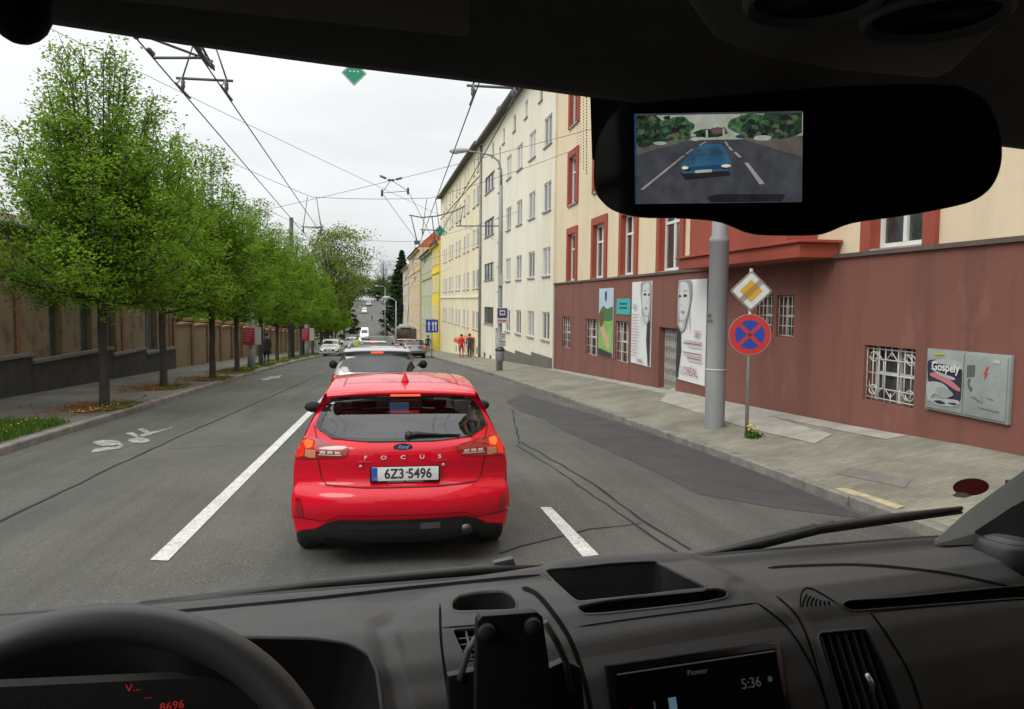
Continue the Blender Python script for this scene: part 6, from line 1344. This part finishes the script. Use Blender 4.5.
well('passenger_slot', [(843, 605), (850, 601), (900, 598), (960, 592), (1024, 586), (1120, 578), (1128, 584), (1120, 590), (1024, 597), (960, 602), (880, 608), (852, 610)], .05, 1.6)
well('instrument_opening', [(-90, 652), (0, 643), (100, 636), (205, 637), (250, 637), (310, 638), (348, 644), (368, 655), (376, 672), (380, 700), (382, 780), (100, 800), (-90, 800)], .20, 3.0)
hole_f = holes[:-1, :-1] | holes[1:, :-1] | holes[:-1, 1:] | holes[1:, 1:]
keep = ~hole_f.ravel(); idx2 = idx[keep]; nf = len(idx2)
me = bpy.data.meshes.new('dashboard'); me.vertices.add(nv); me.vertices.foreach_set('co', X.reshape(-1)); me.loops.add(nf*4); me.loops.foreach_set('vertex_index', idx2.ravel().astype(np.int32)); me.polygons.add(nf); me.polygons.foreach_set('loop_start', np.arange(0, nf*4, 4, dtype=np.int32)); me.polygons.foreach_set('use_smooth', np.ones(nf, bool)); me.update()
dash = link('dashboard', me, [dashm], van)
for name, P, depth, lip, taper, m in WELLS:
    cx0, cy0 = sum(p[0] for p in P)/len(P), sum(p[1] for p in P)/len(P); c3, cn = hit(cx0, cy0); n_ = len(P)
    def offp(k):
        o = []
        for i in range(n_):
            a, c = np.array(P[i-1]), np.array(P[(i+1) % n_]); t = (c-a)/(np.linalg.norm(c-a)+1e-9); nn_ = np.array([t[1], -t[0]])
            if nn_ @ (np.array(P[i])-np.array([cx0, cy0])) < 0 and False: nn_ = -nn_
            o.append(nn_*k)
        area = sum(P[i][0]*P[(i+1) % n_][1]-P[(i+1) % n_][0]*P[i][1] for i in range(n_)); s_ = 1 if area > 0 else -1
        return [(P[i][0]+o[i][0]*s_, P[i][1]+o[i][1]*s_) for i in range(n_)]
    r0 = [hit(*p, .0001)[0] for p in offp(lip)]; r1 = [hit(*p, .0014)[0] for p in offp(lip*.55)]; r2 = [hit(*p, .0010)[0] for p in offp(.1)]; r3 = [hit(*p, -.0025)[0] for p in P]
    dn = -cn; r4 = [(p+dn*depth).lerp(c3+dn*depth, taper) for p in r3]
    mb = MB(); mb.grid([r0, r1, r2, r3], 0, True, closed=True); mb.build(name+'_rim', dashm, dash, fix=True)
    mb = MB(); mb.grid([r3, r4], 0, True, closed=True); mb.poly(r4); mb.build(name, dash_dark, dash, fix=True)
gapm = mat('shadow_gap', (.004, .004, .004), .9, spec=.1)
def seam_(pts, w_=1.0, off=.0006):
    Q = []
    pp = [np.array(p, float) for p in pts]; m_ = len(pp)
    for i in range(m_-1):
        a, b, c, d_ = pp[max(i-1, 0)], pp[i], pp[i+1], pp[min(i+2, m_-1)]
        for k in range(10): t = k/10; Q.append(.5*((2*b)+(-a+c)*t+(2*a-5*b+4*c-d_)*t*t+(-a+3*b-3*c+d_)*t**3))
    Q.append(pp[-1]); rows = []
    for i, q in enumerate(Q):
        t = Q[min(i+1, len(Q)-1)]-Q[max(i-1, 0)]; t = t/np.linalg.norm(t); nn_ = np.array([t[1], -t[0]])*w_*min(1, .25+i/4, .25+(len(Q)-1-i)/4)
        rows.append([hit(*(q+nn_), off)[0], hit(*(q-nn_), off)[0]])
    mb = MB(); mb.grid(rows, 0, True); mb.build('panel_gap', gapm, dash, fix=False)
seam_([(440, 604), (441, 640), (446, 680), (455, 740)], 1.3); seam_([(578, 627), (640, 618), (718, 608), (757, 603)], .8); seam_([(757, 603), (785, 625), (806, 655), (822, 690), (838, 740)], 1.0)
seam_([(522, 588), (536, 594), (552, 612), (570, 640), (584, 680), (596, 740)], 2.4); seam_([(776, 596), (796, 615), (808, 640), (820, 680), (836, 740)], 1.0)
seam_([(870, 612), (890, 640), (912, 680), (930, 740)], 1.1); seam_([(870, 612), (950, 605), (1040, 598), (1100, 594)], .7); seam_([(150, 614), (300, 600), (400, 589), (440, 585), (540, 575)], 1.6); seam_([(768, 568), (800, 566), (860, 565), (920, 570), (960, 576), (1024, 590)], 1.3)
seam_([(441, 628), (500, 624), (540, 622)], .7); seam_([(800, 608), (802, 592), (812, 589), (838, 604)], .8)
def on_base(px, py, h=0.0): return hit(px, py, h)
# vent slats and tabs
mb = MB()
for k in range(6):
    t = (k+.7)/6.4; P0, n0 = on_base(817+52*t, 634-6*t+2, -.004); P1, _ = on_base(846+58*t, 735, -.004); mb.prism([P0-va*.0018, P0+va*.0018, P1+va*.0018, P1-va*.0018], -n0*.02)
mb.build('vent_slats', mat('slat_dark', (.03, .03, .03), .5), dash)
P0, n0 = on_base(864, 673, .004); P1, _ = on_base(871, 692, .004); mb = MB(); mb.tube([P0, P0.lerp(P1, .5)+n0*.004, P1], [.004, .0045, .003], 8); mb.build('vent_tab', mat('satin_metal', (.45, .45, .45), .3, metal=.8), dash)
mb = MB()
for k in range(4):
    P0, n0 = on_base(458+k*2, 636+k*6, -.006); P1, _ = on_base(487, 633+k*6, -.006); mb.tube([P0, P1], .0012, 5)
P0, _ = on_base(466, 628, -.003); P1, _ = on_base(472, 657, -.003); mb.tube([P0, P1], .0016, 5); mb.build('vent_slats', mat('slat_grey', (.09, .09, .09), .5), dash)
for k in range(7):
    seam_([(802+k*4.6, 608-k*.4), (803+k*4.2, 603-k*.2), (807+k*3.6, 594+k*1.7)], 1.1, .001)
# radio with its screen
rA, _ = on_base(612, 672, .002); rB, _ = on_base(772, 648, .002); rC, _ = on_base(790, 712, .002); rD, _ = on_base(628, 735, .002)
ru = (rB-rA).normalized(); rn = ru.cross((rD-rA)).normalized(); 
if rn.dot(CAM-rA) < 0: rn = -rn
rv = rn.cross(ru); 
if rv.z < 0: rv = -rv
Wd = (rB-rA).length; Hd = Wd*.58; radio = empty('car_radio', rA, 'black touchscreen radio with dim red and white readouts in the centre of the dashboard', 'car radio')
def rpnt(s, t, o=0): return ru*(s*Wd)-rv*(t*Hd)+rn*(.004+o)
mb = MB(); mb.prism([rpnt(-.04, -.06), rpnt(1.04, -.06), rpnt(1.04, 1.1), rpnt(-.04, 1.1)], -rn*.03); mb.build('bezel', mat('piano_black', (.006, .006, .007), .12, spec=.6), radio, bevel=.003)
mb = MB(); mb.prism([rpnt(0, 0, .002), rpnt(1, 0, .002), rpnt(1, 1.02, .002), rpnt(0, 1.02, .002)], -rn*.001); scr = mb.build('screen', mat('screen_black', (.004, .004, .006), .15, spec=.4), radio)
dimw = emis_mat('readout_white', (.35, .38, .42), .10); dimr = emis_mat('readout_red', (.5, .03, .04), .25); dimb = emis_mat('readout_blue', (.25, .40, .5), .3); dimk = emis_mat('readout_dark_red', (.05, .002, .004), .6)
mb = MB(); mb.prism([rpnt(.01, .015, .0035), rpnt(.99, .015, .0035), rpnt(.99, .028, .0035), rpnt(.01, .028, .0035)], -rn*.0005); mb.build('divider_line', dimw, scr)
def rt(body, s, t, size, m, sx=1): text('lettering', body, size*Wd, frameM(rpnt(s, t, .004), ru, rv), m, scr, extrude=.0002, sx=sx, bold=.0)
rt('5:36', .80, .27, .075, dimw); rt('1', .20, .34, .08, dimw); rt('2', .22, .60, .08, dimw); rt('FM2', .42, .50, .055, dimw); rt('HW', .53, .48, .05, dimw); rt('Pioneer', .48, .10, .04, dimw); rt('+', .06, .34, .06, dimr); rt('-', .07, .60, .06, dimr)
mb = MB(); mb.prism([rpnt(.285, .28, .0035), rpnt(.33, .28, .0035), rpnt(.33, .42, .0035), rpnt(.285, .42, .0035)], -rn*.0005); mb.build('source_icon', dimb, scr)
mb = MB(); mb.prism([rpnt(.02, .55, .003), rpnt(.04, .55, .003), rpnt(.06, .98, .003), rpnt(.04, .98, .003)], -rn*.0005); mb.prism([rpnt(.36, .56, .0025), rpnt(.98, .72, .0025), rpnt(.98, 1.0, .0025), rpnt(.2, 1.0, .0025)], -rn*.0003); mb.build('screen_glow', dimk, scr)
gm_ = MB(); c_ = rpnt(.925, .26, .004); gm_.prism([c_+ru*(.015*Wd*math.cos(k))+rv*(.015*Wd*math.sin(k)) for k in np.linspace(0, 6.2, 12)], -rn*.0003); gm_.build('gear_icon', dimw, scr)
# phone holder
PH = empty('phone_holder', vray(517, 690, b=.80), 'black phone holder plate with two round pads on curved arms in front of the console', 'phone holder'); po = PH.location
q = [vray(x, y, b=.74) for x, y in ((478, 622), (482, 616), (537, 612), (543, 617), (549, 660), (556, 740), (476, 740), (477, 660))]
mb = MB(); mb.prism([p-po for p in q], vb*.012); mb.build('back_plate', mat('holder_black', (.006, .006, .006), .55), PH, bevel=.002)
for x, y in ((487, 633), (533, 627)):
    c_ = vray(x, y, b=.735)-po; mb = MB(); mb.lathe([(.0005, -.003), (.008, -.003), (.009, 0), (.009, .006)], c_, 16, M=Matrix.Rotation(R(-90), 4, 'X')); mb.build('round_pad', mat('holder_pad', (.015, .015, .015), .7), PH)
for pts in ([(478, 636), (468, 650), (463, 668), (460, 680)], [(545, 622), (556, 640), (566, 662), (570, 690)]):
    mb = MB(); mb.tube([vray(x, y, b=.78)-po for x, y in pts], .004, 8); mb.build('arm', mat('holder_arm', (.07, .07, .07), .5), PH)
for pts in ([(448, 676), (478, 670), (478, 760), (452, 760)], [(549, 668), (566, 660), (582, 668), (590, 760), (552, 760)]):
    mb = MB(); mb.prism([vray(x, y, b=.78)-po for x, y in pts], vb*.012); mb.build('side_clamp', mat('holder_black', ()) if 0 else MATS['holder_black'], PH, bevel=.004)
# steering wheel and instruments
SW0 = vray(80, 760, b=.66); tilt = R(28)
wn_ = (-vb*math.cos(tilt)+Vector((0, 0, math.sin(tilt)))).normalized(); wu = va.copy(); wv = wn_.cross(wu); wv = -wv if wv.z < 0 else wv
topP = vray(86, 626, b=.70); rad = .183; cen = topP - wv*rad
mb = MB(); pts = [[None]*14 for _ in range(96)]
for i in range(96):
    q_ = 2*math.pi*i/96; ro = wu*math.cos(q_)+wv*math.sin(q_)
    for j in range(14): r_ = 2*math.pi*j/14; pts[i][j] = cen+ro*(rad+.0165*math.cos(r_))+wn_*(.019*math.sin(r_))
pts.append(pts[0]); mb.grid(pts, 0, True, closed=True); swl_ = mb.build('steering_wheel', mat('wheel_leather', (.034, .035, .037), .45, bump=.06, bscale=900), van)
mb = MB(); mb.prism([cen+wu*(.075*math.cos(k))+wv*(.06*math.sin(k)) for k in np.linspace(0, 6.2, 24)], wn_*.03)
for dx, dz in ((-1, 0), (1, 0), (0, -1)): mb.tube([cen+wu*dx*.05+wv*dz*.05, cen+(wu*dx+wv*dz)*(rad-.005)], [.02, .013], 8)
mb.build('hub', dash_dark, swl_)
redled = emis_mat('instrument_red', (.9, .05, .04), .3); clus = MB(); ca = [vray(x, y, b=1.02) for x, y in ((-60, 690), (360, 670), (370, 790), (-60, 790))]; clus.prism(ca, vb*.02); cl_ = clus.build('instrument_cluster', dash_dark, van)
for body, px, py, sz in (('V...', 133, 688, .013), ('....', 148, 696, .010), ('8696', 172, 706, .014)):
    text('lettering', body, sz, frameM(vray(px, py, b=1.01), va, Vector((0, 0, 1))), redled, cl_, extrude=.0002)
# black seat belt-dark cowl side left
mb = MB(); hood = []
for px in range(165, 386, 20):
    yy_ = float(np.interp(px, [165, 200, 260, 340, 375, 385], [640, 640, 633, 636, 648, 660])); hood.append([vray(px, yy_, b=.90), vray(px, yy_-8, b=.905)])
# --- windscreen glass, header, pillars
base = [(-300, 640), (-100, 622), (0, 615), (130, 607), (300, 593), (500, 577), (600, 567), (722, 556), (800, 549), (900, 541), (974, 536), (1040, 531)]
base3 = [vray(x, y, z=-.435) for x, y in base]
head = [(-300, -20), (-100, 2), (0, 14), (50, 21), (140, 36), (250, 52), (345, 65), (430, 75), (500, 83), (600, 97), (700, 108), (800, 119), (900, 132), (1024, 148), (1200, 172)]
head3 = [vray(x, y, z=.20) for x, y in head]
def resamp(P, n):
    P = [Vector(p) for p in P]; A_ = np.array([vab(p)[0] for p in P]); t = np.linspace(A_[0], A_[-1], n); return [Vector([float(np.interp(q, A_, [p[i] for p in P])) for i in range(3)]) for q in t]
hb = resamp(head3, 30); bb_ = resamp(base3, 30); rows_ = []
for h_, b_ in zip(hb, bb_):
    rows_.append([b_.lerp(h_, t)+vb*(.045*math.sin(math.pi*t))+Vector((0, 0, .03*math.sin(math.pi*t))) for t in np.linspace(-.03, 1.04, 12)])
mb = MB(); mb.grid(rows_, 0, True); wsg = mb.build('windscreen', glass_mat('windscreen_glass', .010, (.975, .985, .97)), van, fix=False)
WSB = BVHTree.FromPolygons([v for r in rows_ for v in r], [(i*12+j, (i+1)*12+j, (i+1)*12+j+1, i*12+j+1) for i in range(29) for j in range(11)])
def on_glass(px, py, off=.0): h, n, _, _ = WSB.ray_cast(CAM, ray(px, py)); return (h if h else CAM+ray(px, py)*1.1)-ray(px, py)*off
# header: a padded beam following the top of the glass, roof lining behind it
rows_ = []
for p in hb:
    prof = [(.06, .035), (.0, -.002), (-.02, -.004), (-.05, .008), (-.12, .035), (-.22, .045), (-.45, .055), (-.9, .06), (-1.7, .06)]
    rows_.append([p+vb*b_+Vector((0, 0, z_)) for b_, z_ in prof])
mb = MB(); mb.grid(rows_, 0, True); mb.build('headliner', liner, van, fix=False)
roofm = mat('van_roof_steel', (.5, .5, .5), .5); mb = MB(); c4_ = [vp(-1.0, -1.9, .29), vp(1.9, -1.9, .29)]+[h_+vb*.02+Vector((0, 0, .05)) for h_ in hb[::-1]]; mb.prism(c4_, (0, 0, .03)); mb.build('roof_panel', roofm, van)
# overhead console on the right with two round recesses
oc = MB(); ocr = []
op_ = [vray(x, y, z=.185) for x, y in ((640, -60), (690, 10), (712, 40), (760, 58), (840, 72), (935, 80), (955, 72), (1010, 20), (1060, -60))]
oc.prism(op_, (0, 0, .05)); ocn = oc.build('overhead_console', mat('console_grey', (.10, .10, .09), .85, bump=.2, bscale=500), van, bevel=.008, seg=3)
for (x, y, r_) in ((935, 14, .036), (815, -4, .034)):
    c_ = vray(x, y, z=.182); mb = MB(); mb.lathe([(r_, 0), (r_*1.12, -.006), (r_*1.22, -.002), (r_*1.22, .004)], c_, 28); mb.build('recess_rim', mat('console_rim', (.14, .14, .13), .7), ocn); mb = MB(); mb.lathe([(r_, -.001), (.001, -.0005)], c_, 24); mb.build('recess', dash_dark, ocn)
# sun visor knob, top left
c_ = vray(20, 12, b=.60); mb = MB(); mb.tube([c_+Vector((0, 0, .10)), c_+Vector((0, 0, .02)), c_-Vector((0, 0, .004)), c_-Vector((0, 0, .011)), c_-Vector((0, 0, .016)), c_-Vector((0, 0, .019)), c_-Vector((0, 0, .0205))], [.020, .0195, .0185, .0155, .011, .006, .0005], 32); mb.tube([c_+Vector((0, 0, .02))+va*.012, c_+Vector((0, 0, .035))-va*.25], .010, 8); mb.build('visor_hinge', dash_dark, van)
vz = [vray(x, y, z=.185) for x, y in ((-300, -40), (470, 40), (480, -90), (-300, -200))]; mb = MB(); mb.prism(vz, (0, 0, .015)); mb.build('sun_visor', liner, van, bevel=.006)
# seals along the glass base, cowl, pillar
def ribbon(name, pts, w_, m, parent=van, th=.006, z=-.43):
    P = [vray(x, y, z=z) for x, y in pts]; mb = MB(); mb.tube(P, w_, 8); return mb.build(name, m, parent)
ribbon('glass_seal', [(-120, 630), (0, 621), (130, 611), (300, 596), (500, 580), (600, 570), (722, 558), (800, 551), (900, 543), (974, 538)], .010, seal, z=-.437)
cowlm = mat('cowl_plastic', (.016, .017, .018), .55, var=.2, vscale=8)
rows_ = []
for x, y in base: p = vray(x, y, z=-.45); rows_.append([p+Vector((0, 0, -.03))-vb*.02, p+vb*.01+Vector((0, 0, -.006)), p+vb*.04+Vector((0, 0, -.05)), p+vb*.12+Vector((0, 0, -.14)), p+vb*.2+Vector((0, 0, -.4))])
mb = MB(); mb.grid(rows_, 0, True); mb.build('cowl', cowlm, van, fix=False)
hoodm = mat('van_bonnet', (.5, .5, .5), .4); mb = MB(); mb.prism([vp(-.5, 1.50, -.62), vp(1.4, 1.50, -.62), vp(1.25, 2.05, -.98), vp(-.35, 2.05, -.98)], (0, 0, -.04)); mb.build('bonnet', hoodm, van, bevel=.02)
# wipers outside the glass
wipm = mat('wiper_black', ()) if 0 else MATS['wiper_black']
def wiper(blade, arm, clip, off=-.022):
    P = [on_glass(x, y, off) for x, y in blade]; mb = MB(); mb.tube(P, [.004]+[.008]*(len(P)-2)+[.004], 6); w1 = mb.build('wiper', wipm, van)
    P2 = [on_glass(x, y, off*1.2) for x, y in arm]; mb = MB(); mb.tube(P2, .007, 6); mb.build('wiper_arm', mat('wiper_satin', (.04, .045, .048), .4), w1)
    p, d_ = on_glass(*clip, off*1.4), (on_glass(clip[0]+10, clip[1]-2.3, off*1.4)-on_glass(*clip, off*1.4)).normalized(); mb = MB(); u2 = d_; v2 = vb
    mb.prism([p-u2*.022+Vector((0, 0, -.006)), p+u2*.022+Vector((0, 0, -.006)), p+u2*.018+Vector((0, 0, .007)), p-u2*.014+Vector((0, 0, .007))], vb*.014); mb.build('wiper_clip', MATS['wiper_satin'], w1, bevel=.002)
    mb = MB(); mb.tube([q_+Vector((0, 0, -.008)) for q_ in P], .0035, 4); mb.build('wiper_rubber', seal, w1)
wiper([(690, 557), (760, 543), (820, 528), (890, 518), (962, 508)], [(600, 570), (640, 566), (700, 556), (816, 527)], (826, 526))
wiper([(140, 604), (230, 596), (320, 584), (400, 577), (480, 570), (560, 567)], [(180, 606), (300, 593), (420, 580), (500, 570)], (503, 565))
# right pillar: trim, quarter glass frame, seal
def slab_px(name, pts, b0, b1, off, m, bevel=.004):
    P = [vray(x, y, b=b0+(b1-b0)*i/(len(pts)-1)) if False else vray(x, y, b=b) for (x, y), b in zip(pts, b0)]; mb = MB(); mb.prism(P, off); return mb.build(name, m, van, bevel=bevel)
slab_px('pillar_trim', [(925, 548), (966, 512), (1002, 486), (1040, 458), (1100, 420), (1100, 500), (1024, 520), (978, 545)], [1.08, 1.05, 1.0, .94, .86, .86, .94, 1.02], None, va*.03-vb*.0, trimg, .003)
slab_px('quarter_seal', [(972, 532), (1000, 514), (1040, 488), (1100, 450), (1100, 545), (1024, 545), (990, 542)], [1.0, .97, .93, .86, .86, .93, .98], None, va*.02-vb*.012, seal, .003)
slab_px('pillar_corner', [(918, 551), (960, 538), (978, 536), (984, 545), (975, 556), (930, 556)], [1.1, 1.06, 1.03, 1.02, 1.03, 1.08], None, va*.01-vb*.01, trimg, .002)
# pillar running up beyond the frame
mb = MB(); pb0, pb1 = vray(1085, 470, b=.90), vray(1230, 150, b=.62); mb.prism([pb0, pb0+va*.14-vb*.10, pb0+va*.14+vb*.02], pb1-pb0); mb.build('windscreen_pillar', liner, van, bevel=.01)
# speaker pod
sc_ = vray(1012, 556, z=-.43); SPK = MB(); SPK.lathe([(.062, -.03), (.062, .0), (.056, .022), (.050, .030), (.046, .031)], sc_, 36); spk = SPK.build('speaker_pod', mat('speaker_black', (.018, .018, .019), .45), van)
mb = MB(); mb.lathe([(.047, .028), (.044, .033), (.03, .039), (.001, .042)], sc_, 36)
def dots(m):
    n = m.node_tree; t = n.nodes.new('ShaderNodeTexCoord'); v = n.nodes.new('ShaderNodeTexVoronoi'); v.inputs['Scale'].default_value = 260; v.inputs['Randomness'].default_value = 0; n.links.new(t.outputs['Object'], v.inputs['Vector'])
    r = n.nodes.new('ShaderNodeValToRGB'); r.color_ramp.elements[0].position = .3; r.color_ramp.elements[0].color = (.004, .004, .004, 1); r.color_ramp.elements[1].position = .5; r.color_ramp.elements[1].color = (.07, .07, .07, 1); n.links.new(v.outputs['Distance'], r.inputs[0]); n.links.new(r.outputs[0], n.nodes['Principled BSDF'].inputs['Base Color']); return m
mb.build('grille', dots(mat('speaker_mesh', (.05, .05, .05), .5)), spk)
# cab shell behind and beside the camera
shell = mat('cab_lining', (.035, .035, .035), .9)
mb = MB(); mb.b2((-1, -1.75, -1.6), (1.9, -1.7, .32)); mb.b2((-1, -1.75, -1.65), (1.9, 1.2, -1.6)); 
mb.v = [tuple(vp(*v)) for v in mb.v]; mb.build('bulkhead', shell, van)
mb = MB()
for a_ in (-.86, 1.72):
    mb.b2((a_-.03, -1.7, -1.6), (a_+.03, 1.3, -.40)); mb.b2((a_-.03, -1.7, -.40), (a_+.03, -.35, .32)); mb.b2((a_-.03, -.35, .22), (a_+.03, .5, .32))
mb.v = [tuple(vp(*v)) for v in mb.v]; mb.build('door_shell', shell, van)
# red round sticker low on the glass
st = empty('round_sticker', on_glass(971, 487), 'dark red round sticker low in the right corner of the windscreen', 'sticker'); so = st.location
n0 = 28; mb = MB(); mb.poly([on_glass(971+18*math.cos(k)-3*math.sin(k), 487-8.5*math.sin(k)-2*math.cos(k), .003)-so for k in np.linspace(0, 6.2832, n0+1)[:-1]]); mb.build('disc', mat('sticker_red', (.20, .012, .016), .5), st, fix=False)
mb = MB(); mb.poly([on_glass(x, y, .0036)-so for x, y in ((952, 495), (958, 492), (966, 493), (972, 496), (965, 498), (956, 497))]); mb.build('worn_edge', mat('sticker_worn', (.4, .4, .38), .6), st, fix=False)
# black frit patch round the mirror foot, dotted at its edge
fr = MB(); fr.poly([on_glass(x, y, .002) for x, y in ((590, 92), (700, 100), (820, 116), (930, 132), (930, 210), (700, 190), (600, 170), (592, 158))]); 
for i in range(4):
    for j in range(32): 
        c_ = (586.5-i*3.0, 92+j*2.9+(i % 2)*1.4); r_ = .78-.14*i
        if 90-i < c_[1] < 176-i*6: fr.poly([on_glass(c_[0]+r_*math.cos(k), c_[1]+r_*math.sin(k), .002) for k in (0, 1.05, 2.1, 3.14, 4.2, 5.2)])
fr.build('glass_frit', seal, wsg, fix=False)

# --- rear view mirror with its camera screen
MC = vray(800, 158, b=.50); RM = empty('rear_view_mirror', MC, 'wide black rear view mirror with a small lit screen showing the road behind', 'mirror')
mu = Rc.copy(); mu = (mu-Fv*0.0).normalized(); mnrm = -ray(800, 158); mu = (mu-mnrm*mu.dot(mnrm)).normalized(); mv = mnrm.cross(mu); 
if mv.z < 0: mv = -mv
def mpt(px, py, off=0):
    d = ray(px, py); t = (MC-CAM).dot(mnrm)/d.dot(mnrm); return CAM+d*t+mnrm*off-MC
outl = [(594, 190), (593, 165), (597, 140), (606, 120), (618, 108), (632, 103), (720, 95), (800, 88), (880, 84), (945, 84), (970, 89), (988, 102), (999, 125), (1003, 150), (1000, 172), (990, 190), (972, 202), (940, 210), (900, 217), (862, 222), (845, 226), (828, 233), (812, 236), (765, 236), (745, 233), (733, 228), (715, 222), (680, 219), (640, 218), (615, 212), (602, 203)]
def sm_poly(P, n=4):
    out = []; m_ = len(P)
    for i in range(m_):
        a, b, c, d_ = (np.array(P[(i+j) % m_], float) for j in (-1, 0, 1, 2))
        for k in range(n): t = k/n; out.append(tuple(.5*((2*b)+(-a+c)*t+(2*a-5*b+4*c-d_)*t*t+(-a+3*b-3*c+d_)*t**3)))
    return out
oo = sm_poly(outl); mb = MB(); cx_, cy_ = 800, 155
def shr(P, k): return [(cx_+(x-cx_)*(1-k), cy_+(y-cy_)*(1-k*2.2)) for x, y in P]
rows_ = [[mpt(*p, -.035) for p in shr(oo, .06)], [mpt(*p, -.022) for p in oo], [mpt(*p, -.004) for p in oo], [mpt(*p, .001) for p in shr(oo, .006)], [mpt(*p, .001) for p in shr(oo, .012)]]
mb.grid(rows_, 0, True, closed=True); mb.poly(rows_[0]); mb.build('housing', mat('mirror_housing', (.035, .035, .036), .32, spec=.7), RM)
mb = MB(); mb.poly([mpt(*p, .0005) for p in shr(oo, .012)]); mb.build('mirror_glass', mat('mirror_black_glass', (.004, .004, .004), .06, spec=.35), RM, fix=True)
mb = MB(); mb.tube([mpt(800, 120, -.02), mpt(800, 112, -.06), on_glass(770, 120, -.0)-MC], [.018, .014, .02], 10); mb.build('stem', dash_dark, RM)
scw = [(635, 114), (803, 111), (802, 202), (636, 204)]
def sp(s, t, o=0):
    (a, b), (c, d_), (e_, f_), (g_, h_) = scw; x = (a*(1-s)+c*s)*(1-t)+(g_*(1-s)+e_*s)*t; y = (b*(1-s)+d_*s)*(1-t)+(h_*(1-s)+f_*s)*t; return mpt(x, y, .0012+o)
SM = {k: emis_mat('screen_'+k, c, .78) for k, c in dict(road=(.062, .064, .074), sky=(.38, .42, .34), tree=(.022, .040, .024), treeb=(.05, .11, .05), line=(.33, .33, .31), car=(.035, .12, .22), carb=(.02, .06, .12), glass=(.04, .09, .13), lamp=(.8, .75, .5), walk=(.13, .11, .09), wht=(.40, .43, .38), blk=(.022, .022, .026), bld=(.12, .08, .08)).items()}
ks = list(SM); mb = MB(); lay = [0]
def sq(pts, k): lay[0] += 1; mb.poly([sp(s, t, lay[0]*.00002) for s, t in pts], ks.index(k))
def sblob(cx, cy, rx, ry, k, n=22, j=.16):
    sq([(min(.995, max(.005, cx+rx*math.cos(a)*random.uniform(1-j, 1+j))), min(.99, max(.02, cy+ry*math.sin(a)*random.uniform(1-j, 1+j)))) for a in np.linspace(0, 6.28, n)[:-1]], k)
random.seed(9)
sq([(0, 0), (1, 0), (1, 1), (0, 1)], 'road'); sq([(.0, .02), (1, .02), (1, .30), (0, .30)], 'sky'); sq([(.0, .26), (.40, .26), (.02, .45), (0, .46)], 'walk'); sq([(.60, .27), (1, .27), (1, .5), (.9, .45)], 'walk')
[sblob(random.choice([random.uniform(.03, .33), random.uniform(.62, .97)]), random.uniform(.12, .28), .04, .05, random.choice(['tree', 'treeb', 'blk']), 9, .4) for _ in range(1)]; sblob(.08, .2, .13, .17, 'tree'); sblob(.25, .17, .10, .14, 'treeb'); sblob(.17, .22, .08, .1, 'tree'); sblob(.45, .23, .10, .05, 'tree'); sblob(.50, .2, .05, .04, 'bld'); sblob(.70, .15, .13, .14, 'treeb'); sblob(.9, .12, .16, .17, 'tree'); sblob(.78, .2, .14, .1, 'tree'); sq([(.0, .02), (.13, .02), (.1, .3), (0, .3)], 'tree')
[sblob(a_, b_, .022, .03, k_, 9, .5) for a_, b_, k_ in [(random.choice([random.uniform(.02, .33), random.uniform(.62, .98)]), random.uniform(.05, .27), random.choice(['tree', 'treeb', 'treeb', 'blk', 'walk'])) for _ in range(70)]]; sblob(.76, .29, .055, .03, 'wht', 12, .05); sblob(.15, .33, .04, .02, 'wht', 10, .1); sblob(.36, .29, .03, .02, 'wht', 10, .1); sblob(.63, .27, .03, .02, 'carb', 10, .1)
for a_ in ((.43, .25), (.53, .24)): sq([(a_[0]-.006, a_[1]-.06), (a_[0]+.006, a_[1]-.06), (a_[0]+.006, a_[1]+.03), (a_[0]-.006, a_[1]+.03)], 'wht')
sq([(.03, .84), (.05, .84), (.30, .47), (.285, .47)], 'line'); sq([(.30, .45), (.315, .45), (.35, .40), (.34, .40)], 'line'); sq([(.38, .36), (.39, .36), (.43, .32), (.42, .32)], 'line')
sq([(.655, .56), (.675, .56), (.775, .79), (.745, .80)], 'line'); sq([(.59, .44), (.605, .44), (.64, .50), (.62, .50)], 'line'); sq([(.555, .38), (.567, .38), (.585, .42), (.572, .42)], 'line'); sq([(.535, .32), (.545, .32), (.56, .37), (.55, .37)], 'line')
sq([(.27, .66), (.56, .63), (.57, .70), (.30, .74)], 'blk'); sq([(.275, .58), (.30, .50), (.37, .38), (.40, .355), (.51, .345), (.53, .38), (.56, .49), (.575, .56), (.57, .64), (.29, .67)], 'car'); sq([(.36, .40), (.505, .385), (.53, .47), (.33, .485)], 'glass'); sq([(.33, .50), (.54, .48), (.555, .55), (.31, .575)], 'car'); sq([(.30, .60), (.56, .57), (.56, .62), (.30, .645)], 'carb')
sq([(.31, .505), (.36, .50), (.35, .57), (.315, .575)], 'glass'); sq([(.29, .615), (.33, .61), (.33, .64), (.295, .645)], 'blk'); sq([(.52, .60), (.57, .59), (.57, .62), (.52, .63)], 'blk'); sblob(.30, .605, .02, .018, 'lamp', 10, .05); sblob(.545, .59, .03, .018, 'lamp', 10, .05); sq([(.36, .635), (.46, .625), (.46, .655), (.36, .665)], 'wht')
sq([(.43, .93), (.50, .90), (.90, .91), (.88, .99), (.45, .99)], 'blk'); sq([(0, 0), (.012, 0), (.012, 1), (0, 1)], 'carb')
mb.build('screen', [SM[k] for k in ks], RM, fix=False)
